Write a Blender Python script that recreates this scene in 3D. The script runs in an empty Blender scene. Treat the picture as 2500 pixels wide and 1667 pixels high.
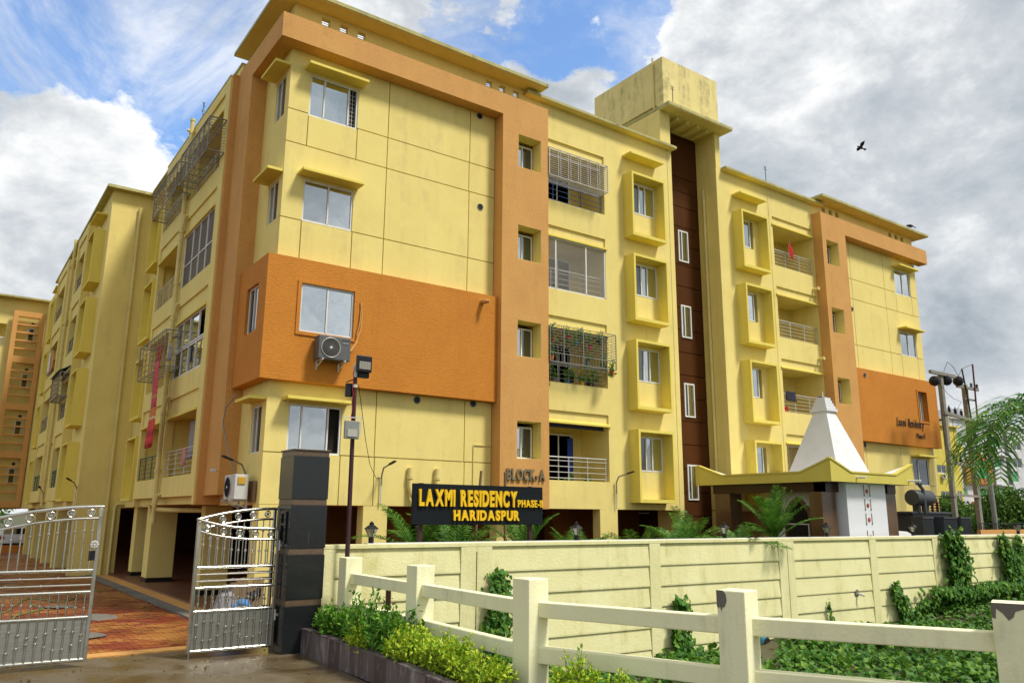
import bpy, bmesh, math, random
from mathutils import Vector, Matrix, Euler
import numpy as np
R = math.radians
rnd = random.Random(7)
SC = bpy.context.scene
COL = SC.collection

# ------------------------------------------------------------------ camera
cam_data = bpy.data.cameras.new("camera")
cam = bpy.data.objects.new("camera", cam_data)
COL.objects.link(cam)
yaw, pitch, roll = R(35.4395), R(12.3479), R(0.3935)
fwd = Vector((math.sin(yaw)*math.cos(pitch), math.cos(yaw)*math.cos(pitch), math.sin(pitch)))
rt = Vector((math.cos(yaw), -math.sin(yaw), 0))
up = rt.cross(fwd)
r2 = rt*math.cos(roll) + up*math.sin(roll)
u2 = -rt*math.sin(roll) + up*math.cos(roll)
mw = Matrix((r2, u2, -fwd)).transposed().to_4x4()
cam.matrix_world = mw
cam_data.sensor_width = 36.0
cam_data.lens = 1940.9/2500*36.0
cam_data.clip_start = 0.05
cam_data.clip_end = 6000
SC.camera = cam

# ------------------------------------------------------------------ light
SUN_EL, SUN_AZ = R(56), R(149)      # azimuth clockwise from +Y
sun_dir = Vector((math.sin(SUN_AZ)*math.cos(SUN_EL), math.cos(SUN_AZ)*math.cos(SUN_EL), math.sin(SUN_EL)))
sd = bpy.data.lights.new("sun", 'SUN')
sd.energy = 2.5
sd.angle = R(11)
sd.color = (1.0, 0.955, 0.87)
sun = bpy.data.objects.new("sun", sd)
COL.objects.link(sun)
sun.rotation_euler = sun_dir.to_track_quat('Z', 'Y').to_euler()
sun.location = (0, -10, 40)

SC.view_settings.view_transform = 'Standard'
SC.view_settings.look = 'None'
SC.view_settings.gamma = 1.0
SC.view_settings.exposure = 0.67
SC.view_settings.use_curve_mapping = False
SC.render.engine = 'CYCLES'
SC.cycles.use_denoising = True
SC.cycles.max_bounces = 6
SC.cycles.diffuse_bounces = 3
SC.cycles.glossy_bounces = 3
SC.cycles.transmission_bounces = 3
SC.cycles.transparent_max_bounces = 6
SC.cycles.caustics_reflective = False
SC.cycles.caustics_refractive = False
SC.cycles.sample_clamp_indirect = 6.0

# ------------------------------------------------------------------ world: Nishita sky under a broken cloud layer
W = bpy.data.worlds.new("World")
SC.world = W
W.use_nodes = True
nt = W.node_tree
nt.nodes.clear()
N, K = nt.nodes, nt.links
out = N.new('ShaderNodeOutputWorld')
bg = N.new('ShaderNodeBackground')
bg.inputs['Strength'].default_value = 0.1
K.new(bg.outputs[0], out.inputs[0])
sky = N.new('ShaderNodeTexSky')
sky.sky_type = 'NISHITA'
sky.sun_disc = False
sky.sun_elevation = SUN_EL
sky.sun_rotation = SUN_AZ
sky.air_density = 1.0
sky.dust_density = 0.4
sky.ozone_density = 2.5
tc = N.new('ShaderNodeTexCoord')

def wmath(op, a, b=None, c=None, clamp=False):
    n = N.new('ShaderNodeMath'); n.operation = op; n.use_clamp = clamp
    for i, v in enumerate((a, b, c)):
        if v is None: continue
        if isinstance(v, (int, float)): n.inputs[i].default_value = v
        else: K.new(v, n.inputs[i])
    return n.outputs[0]

def wsmooth(v, a, b, lo=0.0, hi=1.0):
    n = N.new('ShaderNodeMapRange'); n.interpolation_type = 'SMOOTHSTEP'
    K.new(v, n.inputs[0])
    n.inputs[1].default_value = a; n.inputs[2].default_value = b
    n.inputs[3].default_value = lo; n.inputs[4].default_value = hi
    return n.outputs[0]

def wblob(c, deg_in, deg_out):
    n = N.new('ShaderNodeVectorMath'); n.operation = 'DOT_PRODUCT'
    K.new(tc.outputs['Generated'], n.inputs[0]); n.inputs[1].default_value = c
    return wsmooth(n.outputs['Value'], math.cos(R(deg_out)), math.cos(R(deg_in)))

sep = N.new('ShaderNodeSeparateXYZ'); K.new(tc.outputs['Generated'], sep.inputs[0])
zc = wmath('MAXIMUM', sep.outputs[2], 0.0)
den = wmath('ADD', zc, 0.32)
px_ = wmath('DIVIDE', sep.outputs[0], den)
py_ = wmath('DIVIDE', sep.outputs[1], den)
comb = N.new('ShaderNodeCombineXYZ')
K.new(px_, comb.inputs[0]); K.new(py_, comb.inputs[1])

def wnoise(scale, detail, rough, off=(0, 0, 0), dist=0.0, sc=(1, 1, 1), flat=False):
    mp = N.new('ShaderNodeMapping'); mp.inputs['Location'].default_value = off; mp.inputs['Scale'].default_value = sc
    K.new(comb.outputs[0] if flat else tc.outputs['Generated'], mp.inputs[0])
    n = N.new('ShaderNodeTexNoise'); n.inputs['Scale'].default_value = scale
    n.inputs['Detail'].default_value = detail; n.inputs['Roughness'].default_value = rough
    n.inputs['Distortion'].default_value = dist
    K.new(mp.outputs[0], n.inputs['Vector'])
    return n.outputs['Fac']

big = wnoise(2.6, 12, 0.60, (1.3, 4.1, 0), 0.25, (1, 1, 1.5))
fine = wnoise(9.0, 10, 0.64, (7.7, 2.2, 0), 0.2, (1, 1, 1.5))
shade = wnoise(3.4, 12, 0.62, (3.4, 9.1, 2.0), 0.30, (1, 1, 1.7))
shade2 = wnoise(8.5, 10, 0.64, (5.4, 1.1, 3.0), 0.25, (1, 1, 1.6))
wisp = wnoise(3.2, 12, 0.66, (2.2, 6.3, 0), 0.9, (1.0, 0.6, 1), True)
# clear patches
blues = [((0.0436, 0.8911, 0.4517), 0, 15), ((0.155, 0.8599, 0.4863), 0, 13), ((-0.06, 0.86, 0.50), 0, 15),
         ((0.4521, 0.6974, 0.5561), 0, 8), ((0.566, 0.6105, 0.554), 0, 7)]
bl = None
for c, a, b in blues:
    n_ = wblob(Vector(c).normalized(), a, b)
    bl = n_ if bl is None else wmath('ADD', bl, n_)
bl = wmath('MINIMUM', bl, 1.15)
cum = wblob(Vector((0.128, 0.920, 0.365)).normalized(), 0.5, 8.5)
left = wblob(Vector((0.02, 0.95, 0.32)).normalized(), 2.0, 11.0)
cover = wmath('MULTIPLY', wmath('SUBTRACT', big, 0.5), 3.0)
cover = wmath('ADD', cover, wmath('MULTIPLY', wmath('SUBTRACT', fine, 0.5), 1.1))
cover = wmath('ADD', cover, 0.60)
cover = wmath('SUBTRACT', cover, wmath('MULTIPLY', bl, 0.86))
cover = wmath('ADD', cover, wmath('MULTIPLY', cum, 0.62))
cover = wmath('ADD', cover, wmath('MULTIPLY', left, 0.45))
right = wblob(Vector((0.85, 0.29, 0.44)).normalized(), 6.0, 22.0)
cover = wmath('ADD', cover, wmath('MULTIPLY', right, 0.45))
mask = wsmooth(cover, 0.0, 0.20)
wmask = wsmooth(wisp, 0.40, 0.72, 0.0, 0.80)
mask = wmath('MAXIMUM', mask, wmask)
# cloud brightness
sh = wmath('ADD', wmath('MULTIPLY', shade, 0.66), wmath('MULTIPLY', shade2, 0.34))
dk = wblob(Vector((0.8038, 0.4259, 0.4154)).normalized(), 4, 26)
sh = wmath('SUBTRACT', sh, wmath('MULTIPLY', dk, 0.012))
sh = wmath('ADD', sh, wmath('MULTIPLY', cum, 0.11))
sh = wmath('ADD', sh, wmath('MULTIPLY', wsmooth(zc, 0.05, 0.38, 1.0, 0.0), 0.055))
# thin cloud edges are bright
sh = wmath('ADD', sh, wmath('MULTIPLY', wsmooth(cover, 0.0, 0.55, 1.0, 0.0), 0.05))
ramp = N.new('ShaderNodeValToRGB')
K.new(sh, ramp.inputs[0])
e = ramp.color_ramp.elements
e[0].position = 0.36; e[0].color = (0.33, 0.38, 0.43, 1)
e[1].position = 0.625; e[1].color = (0.95, 0.955, 0.95, 1)
m_ = ramp.color_ramp.elements.new(0.50); m_.color = (0.56, 0.595, 0.63, 1)
cl = N.new('ShaderNodeVectorMath'); cl.operation = 'SCALE'
K.new(ramp.outputs[0], cl.inputs[0]); cl.inputs['Scale'].default_value = 7.25
skc = N.new('ShaderNodeVectorMath'); skc.operation = 'MULTIPLY'
K.new(sky.outputs[0], skc.inputs[0]); skc.inputs[1].default_value = (1.35, 1.50, 1.62)
mx = N.new('ShaderNodeMix'); mx.data_type = 'RGBA'
K.new(mask, mx.inputs[0]); K.new(skc.outputs[0], mx.inputs[6]); K.new(cl.outputs[0], mx.inputs[7])
K.new(mx.outputs[2], bg.inputs[0])

# ------------------------------------------------------------------ materials
MATS = {}
def newmat(name):
    m = bpy.data.materials.new(name); m.use_nodes = True
    m.node_tree.nodes.clear()
    o = m.node_tree.nodes.new('ShaderNodeOutputMaterial')
    b = m.node_tree.nodes.new('ShaderNodeBsdfPrincipled')
    m.node_tree.links.new(b.outputs[0], o.inputs[0])
    MATS[name] = m
    return m, m.node_tree.nodes, m.node_tree.links, b

def mapped(n, l, scale=(1, 1, 1), obj=False):
    if obj:
        t = n.new('ShaderNodeTexCoord'); src = t.outputs['Object']
    else:
        t = n.new('ShaderNodeNewGeometry'); src = t.outputs['Position']
    mp = n.new('ShaderNodeMapping'); mp.inputs['Scale'].default_value = scale
    l.new(src, mp.inputs[0])
    return mp.outputs[0]

def noise(n, l, vec, scale, detail=4, rough=0.55, dist=0):
    t = n.new('ShaderNodeTexNoise'); t.inputs['Scale'].default_value = scale
    t.inputs['Detail'].default_value = detail; t.inputs['Roughness'].default_value = rough
    t.inputs['Distortion'].default_value = dist
    l.new(vec, t.inputs['Vector'])
    return t.outputs['Fac']

def mrange(n, l, v, a, b, lo, hi):
    m = n.new('ShaderNodeMapRange'); l.new(v, m.inputs[0])
    for i, x in enumerate((a, b, lo, hi)): m.inputs[i+1].default_value = x
    return m.outputs[0]

def mixc(n, l, fac, a, b):
    m = n.new('ShaderNodeMix'); m.data_type = 'RGBA'
    if isinstance(fac, (int, float)): m.inputs[0].default_value = fac
    else: l.new(fac, m.inputs[0])
    for i, c in ((6, a), (7, b)):
        if isinstance(c, (tuple, list)): m.inputs[i].default_value = (*c[:3], 1)
        else: l.new(c, m.inputs[i])
    return m.outputs[2]

def paint(name, col, dark=None, var=1.0, rough=0.8, bump=0.25, bscale=(45, 45, 45), stain=0.35, stain_col=None, grain=0.0, dist=0.01, island=0.0, spec=0.3, metallic=0.0, obj=False):
    m, n, l, b = newmat(name)
    dark = dark or tuple(c*0.80 for c in col)
    stain_col = stain_col or tuple(c*0.45 for c in col)
    big = noise(n, l, mapped(n, l, (1, 1, 1), obj), 0.9, 6, 0.6)
    c1 = mixc(n, l, mrange(n, l, big, 0.3, 0.7, 0, var), col, dark)
    if stain > 0:
        s1 = noise(n, l, mapped(n, l, (2.6, 2.6, 0.28), obj), 1.0, 8, 0.68)
        s2 = noise(n, l, mapped(n, l, (1, 1, 1), obj), 2.7, 5, 0.6)
        mu = n.new('ShaderNodeMath'); mu.operation = 'MULTIPLY'
        l.new(mrange(n, l, s1, 0.49, 0.74, 0, 1), mu.inputs[0]); l.new(mrange(n, l, s2, 0.38, 0.66, 0, stain), mu.inputs[1])
        c1 = mixc(n, l, mu.outputs[0], c1, stain_col)
    if grain > 0:
        gn = noise(n, l, mapped(n, l, bscale, obj), 1.0, 5, 0.65)
        c1 = mixc(n, l, mrange(n, l, gn, 0.42, 0.72, 0, grain), c1, tuple(c*0.5 for c in col))
    if island > 0:
        g = n.new('ShaderNodeNewGeometry')
        c1 = mixc(n, l, mrange(n, l, g.outputs['Random Per Island'], 0, 1, 0, island), c1, dark)
    l.new(c1, b.inputs['Base Color'])
    b.inputs['Roughness'].default_value = rough
    b.inputs['Specular IOR Level'].default_value = spec
    b.inputs['Metallic'].default_value = metallic
    if bump > 0:
        bn = noise(n, l, mapped(n, l, bscale, obj), 1.0, 5, 0.6)
        bp = n.new('ShaderNodeBump'); bp.inputs['Strength'].default_value = bump; bp.inputs['Distance'].default_value = dist
        l.new(bn, bp.inputs['Height']); l.new(bp.outputs[0], b.inputs['Normal'])
    return m

YEL = (0.82, 0.68, 0.23)
paint('yellow_paint', YEL, (0.75, 0.605, 0.20), stain=0.48, stain_col=(0.45, 0.36, 0.16), bump=0.35, bscale=(22, 22, 22), dist=0.012, grain=0.06)
paint('golden_paint', (0.80, 0.66, 0.135), (0.74, 0.595, 0.115), stain=0.35, bump=0.2)
paint('weathered_yellow_paint', (0.82, 0.70, 0.30), (0.70, 0.58, 0.23), stain=1.0, stain_col=(0.10, 0.09, 0.05), bump=0.35)
paint('sandy_orange_paint', (0.68, 0.36, 0.105), (0.61, 0.31, 0.09), stain=0.45, bump=1.0, bscale=(14, 14, 60), dist=0.014, grain=0.42)
paint('deep_orange_paint', (0.62, 0.235, 0.026), (0.55, 0.20, 0.022), stain=0.45, bump=1.0, bscale=(13, 13, 60), dist=0.015, grain=0.42)
paint('brown_paint', (0.088, 0.029, 0.005), (0.066, 0.021, 0.004), stain=0.3, bump=0.3, rough=0.8, spec=0.12)
paint('mossy_slab_edge', (0.56, 0.50, 0.20), (0.34, 0.31, 0.13), stain=1.0, stain_col=(0.12, 0.11, 0.05))
paint('cream_fence_paint', (0.89, 0.87, 0.57), (0.85, 0.82, 0.51), stain=0.8, stain_col=(0.48, 0.45, 0.30), bump=0.45, bscale=(26, 26, 26), obj=False)
paint('cream_wall_paint', (0.82, 0.775, 0.43), (0.73, 0.68, 0.34), stain=1.0, stain_col=(0.46, 0.41, 0.12), bump=0.6, bscale=(18, 18, 18), dist=0.015)
paint('white_plaster', (0.74, 0.745, 0.75), (0.68, 0.68, 0.68), stain=0.4, bump=0.12)
paint('white_frame', (0.80, 0.80, 0.76), (0.66, 0.66, 0.62), stain=0.5, bump=0.0, rough=0.45)
paint('bare_concrete', (0.20, 0.18, 0.15), (0.13, 0.12, 0.10), stain=0.5, bump=0.8, rough=0.9)
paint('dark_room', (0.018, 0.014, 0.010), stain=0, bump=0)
paint('groove_shadow_gap', (0.30, 0.24, 0.09), stain=0, bump=0)
paint('pipe_paint', (0.74, 0.62, 0.24), (0.62, 0.51, 0.19), stain=0.5, bump=0, rough=0.45)
paint('grey_metal', (0.30, 0.29, 0.27), (0.22, 0.21, 0.20), stain=0.4, bump=0, rough=0.5, metallic=0.4)
paint('pale_metal', (0.62, 0.61, 0.58), (0.5, 0.49, 0.46), stain=0.3, bump=0, rough=0.4, metallic=0.3)
paint('blue_metal', (0.05, 0.10, 0.28), stain=0, bump=0, rough=0.5)
paint('green_metal', (0.03, 0.13, 0.12), stain=0, bump=0, rough=0.5)
paint('maroon_metal', (0.055, 0.022, 0.025), stain=0.2, bump=0, rough=0.55)
paint('black_plastic', (0.012, 0.012, 0.013), stain=0, bump=0, rough=0.45)
paint('grey_plastic', (0.25, 0.27, 0.25), stain=0.3, bump=0, rough=0.5)
paint('white_plastic', (0.66, 0.66, 0.62), (0.5, 0.5, 0.46), stain=0.6, bump=0, rough=0.5)
paint('ac_grey', (0.115, 0.118, 0.115), stain=0.2, bump=0, rough=0.5)
paint('transformer_grey', (0.062, 0.070, 0.076), (0.045, 0.05, 0.055), stain=0.4, bump=0, rough=0.5)
paint('weathered_concrete_pole', (0.30, 0.28, 0.235), (0.20, 0.19, 0.155), stain=0.8, bump=0.6)
paint('sign_black', (0.008, 0.011, 0.013), stain=0, bump=0, rough=0.6, spec=0.15)
paint('mustard_paint', (0.66, 0.555, 0.115), (0.60, 0.50, 0.10), stain=0.25, bump=0.1)
paint('stilt_orange_shaded', (0.40, 0.17, 0.035), (0.32, 0.13, 0.028), stain=0.3, bump=0.2)  # orange deepened: the shade under the slab is put into this colour
paint('red_oxide_floor', (0.20, 0.075, 0.035), (0.13, 0.06, 0.035), stain=0.7, bump=0.1, rough=0.45)
paint('sign_yellow', (0.90, 0.56, 0.015), stain=0, bump=0, rough=0.5)
paint('bronze_letter', (0.27, 0.225, 0.13), (0.17, 0.14, 0.085), stain=0.3, bump=0, rough=0.45, metallic=0.3)
paint('dark_letter', (0.06, 0.045, 0.03), stain=0, bump=0, rough=0.5)
paint('car_white', (0.72, 0.72, 0.70), stain=0.1, bump=0, rough=0.25)
paint('red_lamp', (0.35, 0.02, 0.015), stain=0, bump=0, rough=0.3)
paint('rubber', (0.012, 0.012, 0.012), stain=0, bump=0, rough=0.8)
paint('skin', (0.16, 0.075, 0.045), stain=0, bump=0, rough=0.55)
paint('hair', (0.008, 0.006, 0.006), stain=0, bump=0, rough=0.6)
paint('blue_cloth', (0.10, 0.30, 0.62), (0.07, 0.22, 0.5), stain=0, bump=0.3, bscale=(40, 40, 40))
paint('dark_cloth', (0.03, 0.03, 0.045), stain=0, bump=0.2)
paint('grey_cloth', (0.35, 0.34, 0.36), stain=0, bump=0.2)
paint('pink_cloth', (0.55, 0.24, 0.22), stain=0, bump=0.2)
paint('navy_cloth', (0.02, 0.035, 0.09), stain=0, bump=0.2)
paint('red_cloth', (0.55, 0.02, 0.015), stain=0, bump=0.2)
paint('royal_blue', (0.03, 0.07, 0.42), stain=0, bump=0)
paint('brown_wood', (0.30, 0.20, 0.10), (0.20, 0.13, 0.07), stain=0.4, bump=0.4)
paint('red_plastic', (0.50, 0.02, 0.02), stain=0, bump=0, rough=0.4)
paint('orange_plastic', (0.55, 0.16, 0.03), stain=0, bump=0, rough=0.4)
paint('teal_plastic', (0.05, 0.22, 0.35), stain=0, bump=0, rough=0.4)
paint('yellow_plastic', (0.62, 0.36, 0.03), stain=0, bump=0, rough=0.4)
paint('green_curtain', (0.08, 0.36, 0.14), (0.05, 0.28, 0.1), stain=0, bump=0.2)
paint('soil', (0.06, 0.045, 0.03), stain=0.3, bump=0.8)
paint('distant_yellow', (0.70, 0.58, 0.10), stain=0.4, bump=0)
paint('distant_white', (0.66, 0.66, 0.68), stain=0.5, bump=0)
paint('distant_orange', (0.52, 0.20, 0.07), stain=0.2, bump=0)
paint('cable_black', (0.015, 0.015, 0.015), stain=0, bump=0, rough=0.6)
paint('insulator_brown', (0.10, 0.02, 0.012), stain=0, bump=0, rough=0.25)
paint('hose_green', (0.16, 0.24, 0.07), stain=0, bump=0, rough=0.45)
paint('dirt_lump', (0.14, 0.09, 0.045), (0.07, 0.045, 0.025), stain=0.3, bump=0.5)
paint('brown_marble', (0.14, 0.075, 0.032), (0.075, 0.036, 0.014), stain=0.5, stain_col=(0.24, 0.15, 0.08), bump=0, rough=0.22, spec=0.5)
paint('dark_brown_beam', (0.045, 0.016, 0.010), stain=0.2, bump=0, rough=0.3)
paint('bird_feather', (0.02, 0.018, 0.016), stain=0, bump=0)
paint('sari_pink', (0.60, 0.02, 0.15), (0.42, 0.01, 0.10), stain=0, bump=0.3)

def sari_mat():
    m, n, l, b = newmat('sari_print')
    g = n.new('ShaderNodeNewGeometry'); s = n.new('ShaderNodeSeparateXYZ'); l.new(g.outputs['Position'], s.inputs[0])
    r = n.new('ShaderNodeValToRGB'); l.new(mrange(n, l, s.outputs[2], 1.9, 4.7, 0, 1), r.inputs[0])
    r.color_ramp.interpolation = 'CONSTANT'
    st = [(0, (0.40, 0.0, 0.02)), (0.07, (0.60, 0.02, 0.03)), (0.14, (0.35, 0.0, 0.03)), (0.2, (0.6, 0.02, 0.04)), (0.32, (0.62, 0.30, 0.03)), (0.335, (0.7, 0.6, 0.5)),
          (0.35, (0.55, 0.16, 0.03)), (0.45, (0.30, 0.02, 0.03)), (0.48, (0.50, 0.012, 0.075)), (0.56, (0.45, 0.2, 0.05)), (0.60, (0.52, 0.012, 0.09))]
    el = r.color_ramp.elements
    el[0].position = 0; el[0].color = (*st[0][1], 1); el[1].position = 0.07; el[1].color = (*st[1][1], 1)
    for p, c in st[2:]:
        q = el.new(p); q.color = (*c, 1)
    w = noise(n, l, mapped(n, l, (14, 14, 14)), 1.0, 3)
    l.new(mixc(n, l, mrange(n, l, w, 0.5, 0.62, 0, 0.35), r.outputs[0], (0.55, 0.3, 0.03)), b.inputs['Base Color'])
    b.inputs['Roughness'].default_value = 0.7
sari_mat()

def glass(name, tint=(0.80, 0.86, 0.88), dark=(0.02, 0.022, 0.02), refl=0.55, rough=0.015):
    m = bpy.data.materials.new(name); m.use_nodes = True; n, l = m.node_tree.nodes, m.node_tree.links
    n.clear()
    o = n.new('ShaderNodeOutputMaterial'); mxs = n.new('ShaderNodeMixShader')
    g = n.new('ShaderNodeBsdfGlossy'); g.inputs['Roughness'].default_value = rough; g.inputs['Color'].default_value = (*tint, 1)
    d = n.new('ShaderNodeBsdfDiffuse'); d.inputs['Color'].default_value = (*dark, 1)
    lw = n.new('ShaderNodeLayerWeight'); lw.inputs[0].default_value = 0.35
    oi = n.new('ShaderNodeObjectInfo')
    am = n.new('ShaderNodeMath'); am.operation = 'MULTIPLY'; l.new(mrange(n, l, oi.outputs['Random'], 0, 1, 0.72, 1.12), am.inputs[0]); l.new(mrange(n, l, lw.outputs['Fresnel'], 0, 1, refl, 1.0), am.inputs[1])
    l.new(am.outputs[0], mxs.inputs[0])
    l.new(d.outputs[0], mxs.inputs[1]); l.new(g.outputs[0], mxs.inputs[2]); l.new(mxs.outputs[0], o.inputs[0])
    v = noise(n, l, mapped(n, l, (1.3, 1.3, 1.3)), 1.0, 2)
    bp = n.new('ShaderNodeBump'); bp.inputs['Strength'].default_value = 0.07; bp.inputs['Distance'].default_value = 0.05
    l.new(v, bp.inputs['Height']); l.new(bp.outputs[0], g.inputs['Normal'])
    MATS[name] = m
glass('reflective_glass', refl=0.72)
glass('dark_glass', refl=0.16)
glass('lamp_glass', tint=(0.9, 0.9, 0.85), dark=(0.35, 0.33, 0.26), refl=0.15, rough=0.1)

def steel():
    m, n, l, b = newmat('polished_steel')
    b.inputs['Metallic'].default_value = 1.0
    s = noise(n, l, mapped(n, l, (5, 5, 5)), 1.0, 4)
    l.new(mixc(n, l, mrange(n, l, s, 0.4, 0.7, 0, 1), (0.60, 0.59, 0.53), (0.36, 0.35, 0.29)), b.inputs['Base Color'])
    l.new(mrange(n, l, s, 0.3, 0.7, 0.16, 0.30), b.inputs['Roughness'])
    m, n, l, b = newmat('brushed_steel_sheet')
    b.inputs['Metallic'].default_value = 0.85
    s = noise(n, l, mapped(n, l, (2, 2, 60)), 1.0, 4)
    l.new(mixc(n, l, mrange(n, l, s, 0.3, 0.7, 0, 1), (0.42, 0.42, 0.37), (0.31, 0.31, 0.27)), b.inputs['Base Color'])
    b.inputs['Roughness'].default_value = 0.42
steel()

def granite():
    m, n, l, b = newmat('black_granite')
    s = noise(n, l, mapped(n, l, (60, 60, 60)), 1.0, 3)
    st = noise(n, l, mapped(n, l, (9, 9, 0.5)), 1.0, 7, 0.7)
    c = mixc(n, l, mrange(n, l, s, 0.5, 0.8, 0, 0.6), (0.012, 0.014, 0.015), (0.05, 0.05, 0.05))
    c = mixc(n, l, mrange(n, l, st, 0.62, 0.75, 0, 0.25), c, (0.22, 0.22, 0.21))
    l.new(c, b.inputs['Base Color'])
    l.new(mrange(n, l, s, 0.3, 0.8, 0.12, 0.30), b.inputs['Roughness']); b.inputs['Specular IOR Level'].default_value = 0.40
    m, n, l, b = newmat('brown_granite')
    s = noise(n, l, mapped(n, l, (30, 30, 30)), 1.0, 4, 0.7)
    l.new(mixc(n, l, mrange(n, l, s, 0.35, 0.7, 0, 1), (0.075, 0.045, 0.025), (0.16, 0.11, 0.07)), b.inputs['Base Color'])
    b.inputs['Roughness'].default_value = 0.35
    m, n, l, b = newmat('planter_stone')
    g = n.new('ShaderNodeObjectInfo')
    s = noise(n, l, mapped(n, l, (3, 3, 1.2)), 1.0, 8, 0.75, 0.4)
    base = mixc(n, l, g.outputs['Random'], (0.055, 0.032, 0.030), (0.13, 0.10, 0.105))
    lime = noise(n, l, mapped(n, l, (5, 5, 1.5)), 1.0, 8, 0.75, 0.6)
    l.new(mixc(n, l, mrange(n, l, lime, 0.50, 0.72, 0, 0.75), base, (0.42, 0.40, 0.41)), b.inputs['Base Color'])
    b.inputs['Roughness'].default_value = 0.45
granite()

def road_mat():
    m, n, l, b = newmat('wet_concrete')
    a = noise(n, l, mapped(n, l, (1, 1, 1)), 0.75, 9, 0.62, 0.5)
    f = noise(n, l, mapped(n, l, (9, 9, 9)), 1.0, 8, 0.7)
    c = mixc(n, l, mrange(n, l, a, 0.36, 0.66, 0, 1), (0.090, 0.055, 0.020), (0.145, 0.115, 0.068))
    c = mixc(n, l, mrange(n, l, f, 0.5, 0.75, 0, 0.6), c, (0.05, 0.033, 0.014))
    l.new(c, b.inputs['Base Color'])
    l.new(mrange(n, l, a, 0.38, 0.62, 0.07, 0.6), b.inputs['Roughness'])
    bp = n.new('ShaderNodeBump'); bp.inputs['Strength'].default_value = 0.35; bp.inputs['Distance'].default_value = 0.02
    l.new(f, bp.inputs['Height']); l.new(bp.outputs[0], b.inputs['Normal'])
road_mat()

def paver_mat(name, island=True):
    m, n, l, b = newmat(name)
    if island: g = n.new('ShaderNodeNewGeometry'); rv = g.outputs['Random Per Island']
    else: g = n.new('ShaderNodeObjectInfo'); rv = g.outputs['Random']
    big = noise(n, l, mapped(n, l, (0.35, 0.9, 1)), 1.0, 5, 0.6)
    ad = n.new('ShaderNodeMath'); ad.operation = 'ADD'
    l.new(mrange(n, l, rv, 0, 1, -0.25, 0.25), ad.inputs[0]); l.new(mrange(n, l, big, 0.35, 0.65, 0, 1), ad.inputs[1])
    r = n.new('ShaderNodeValToRGB'); l.new(ad.outputs[0], r.inputs[0])
    el = r.color_ramp.elements
    el[0].position = 0.25; el[0].color = (0.23, 0.040, 0.016, 1)
    el[1].position = 0.75; el[1].color = (0.42, 0.185, 0.045, 1)
    q = el.new(0.5); q.color = (0.36, 0.115, 0.026, 1)
    d = noise(n, l, mapped(n, l, (1, 1, 1)), 0.55, 7, 0.68, 0.4)
    c = mixc(n, l, mrange(n, l, d, 0.52, 0.68, 0, 0.8), r.outputs[0], (0.10, 0.055, 0.03))
    l.new(c, b.inputs['Base Color'])
    l.new(mrange(n, l, d, 0.35, 0.6, 0.55, 0.3), b.inputs['Roughness'])
paver_mat('paver_block', False)
paver_mat('paver_field', True)

def leaf_mat(name, c1, c2, c3=None, rough=0.55, trans=0.25):
    m, n, l, b = newmat(name)
    g = n.new('ShaderNodeNewGeometry')
    r = n.new('ShaderNodeValToRGB'); l.new(g.outputs['Random Per Island'], r.inputs[0])
    el = r.color_ramp.elements
    el[0].position = 0.0; el[0].color = (*c1, 1); el[1].position = 1.0; el[1].color = (*(c3 or c2), 1)
    q = el.new(0.55); q.color = (*c2, 1)
    l.new(r.outputs[0], b.inputs['Base Color'])
    b.inputs['Roughness'].default_value = rough; b.inputs['Specular IOR Level'].default_value = 0.3
    o = [x for x in n if x.type == 'OUTPUT_MATERIAL'][0]
    tr = n.new('ShaderNodeBsdfTranslucent'); l.new(r.outputs[0], tr.inputs[0])
    ms = n.new('ShaderNodeMixShader'); ms.inputs[0].default_value = trans
    l.new(b.outputs[0], ms.inputs[1]); l.new(tr.outputs[0], ms.inputs[2]); l.new(ms.outputs[0], o.inputs[0])
leaf_mat('golden_leaf', (0.20, 0.38, 0.015), (0.38, 0.54, 0.025), (0.62, 0.68, 0.06))
leaf_mat('green_leaf', (0.04, 0.15, 0.012), (0.10, 0.27, 0.02), (0.24, 0.42, 0.04))
leaf_mat('vine_leaf', (0.030, 0.11, 0.010), (0.065, 0.19, 0.018), (0.17, 0.31, 0.03))
leaf_mat('palm_leaf', (0.03, 0.12, 0.012), (0.08, 0.22, 0.02), (0.20, 0.36, 0.05))
leaf_mat('tree_leaf', (0.045, 0.11, 0.015), (0.09, 0.19, 0.025), (0.15, 0.26, 0.04))
paint('stem_green', (0.10, 0.14, 0.04), stain=0, bump=0)
paint('bark', (0.12, 0.085, 0.055), (0.07, 0.05, 0.035), stain=0.3, bump=0.5)
def ground_mat():
    m, n, l, b = newmat('scrub_ground')
    a = noise(n, l, mapped(n, l, (1, 1, 1)), 0.4, 8, 0.65)
    l.new(mixc(n, l, mrange(n, l, a, 0.35, 0.65, 0, 1), (0.045, 0.07, 0.02), (0.11, 0.085, 0.045)), b.inputs['Base Color'])
    b.inputs['Roughness'].default_value = 0.95
ground_mat()
M = MATS
def wave_tile():
    m, n, l, b = newmat('wavy_white_tile')
    wv = n.new('ShaderNodeTexWave'); wv.inputs['Scale'].default_value = 9.0; wv.inputs['Distortion'].default_value = 9.0
    wv.bands_direction = 'Z'; wv.inputs['Detail Scale'].default_value = 2.5
    l.new(mapped(n, l, (1, 1, 1)), wv.inputs['Vector'])
    b.inputs['Base Color'].default_value = (0.76, 0.77, 0.80, 1); b.inputs['Roughness'].default_value = 0.3
    bp = n.new('ShaderNodeBump'); bp.inputs['Strength'].default_value = 0.35; bp.inputs['Distance'].default_value = 0.012
    l.new(wv.outputs['Fac'], bp.inputs['Height']); l.new(bp.outputs[0], b.inputs['Normal'])
wave_tile()

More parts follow.
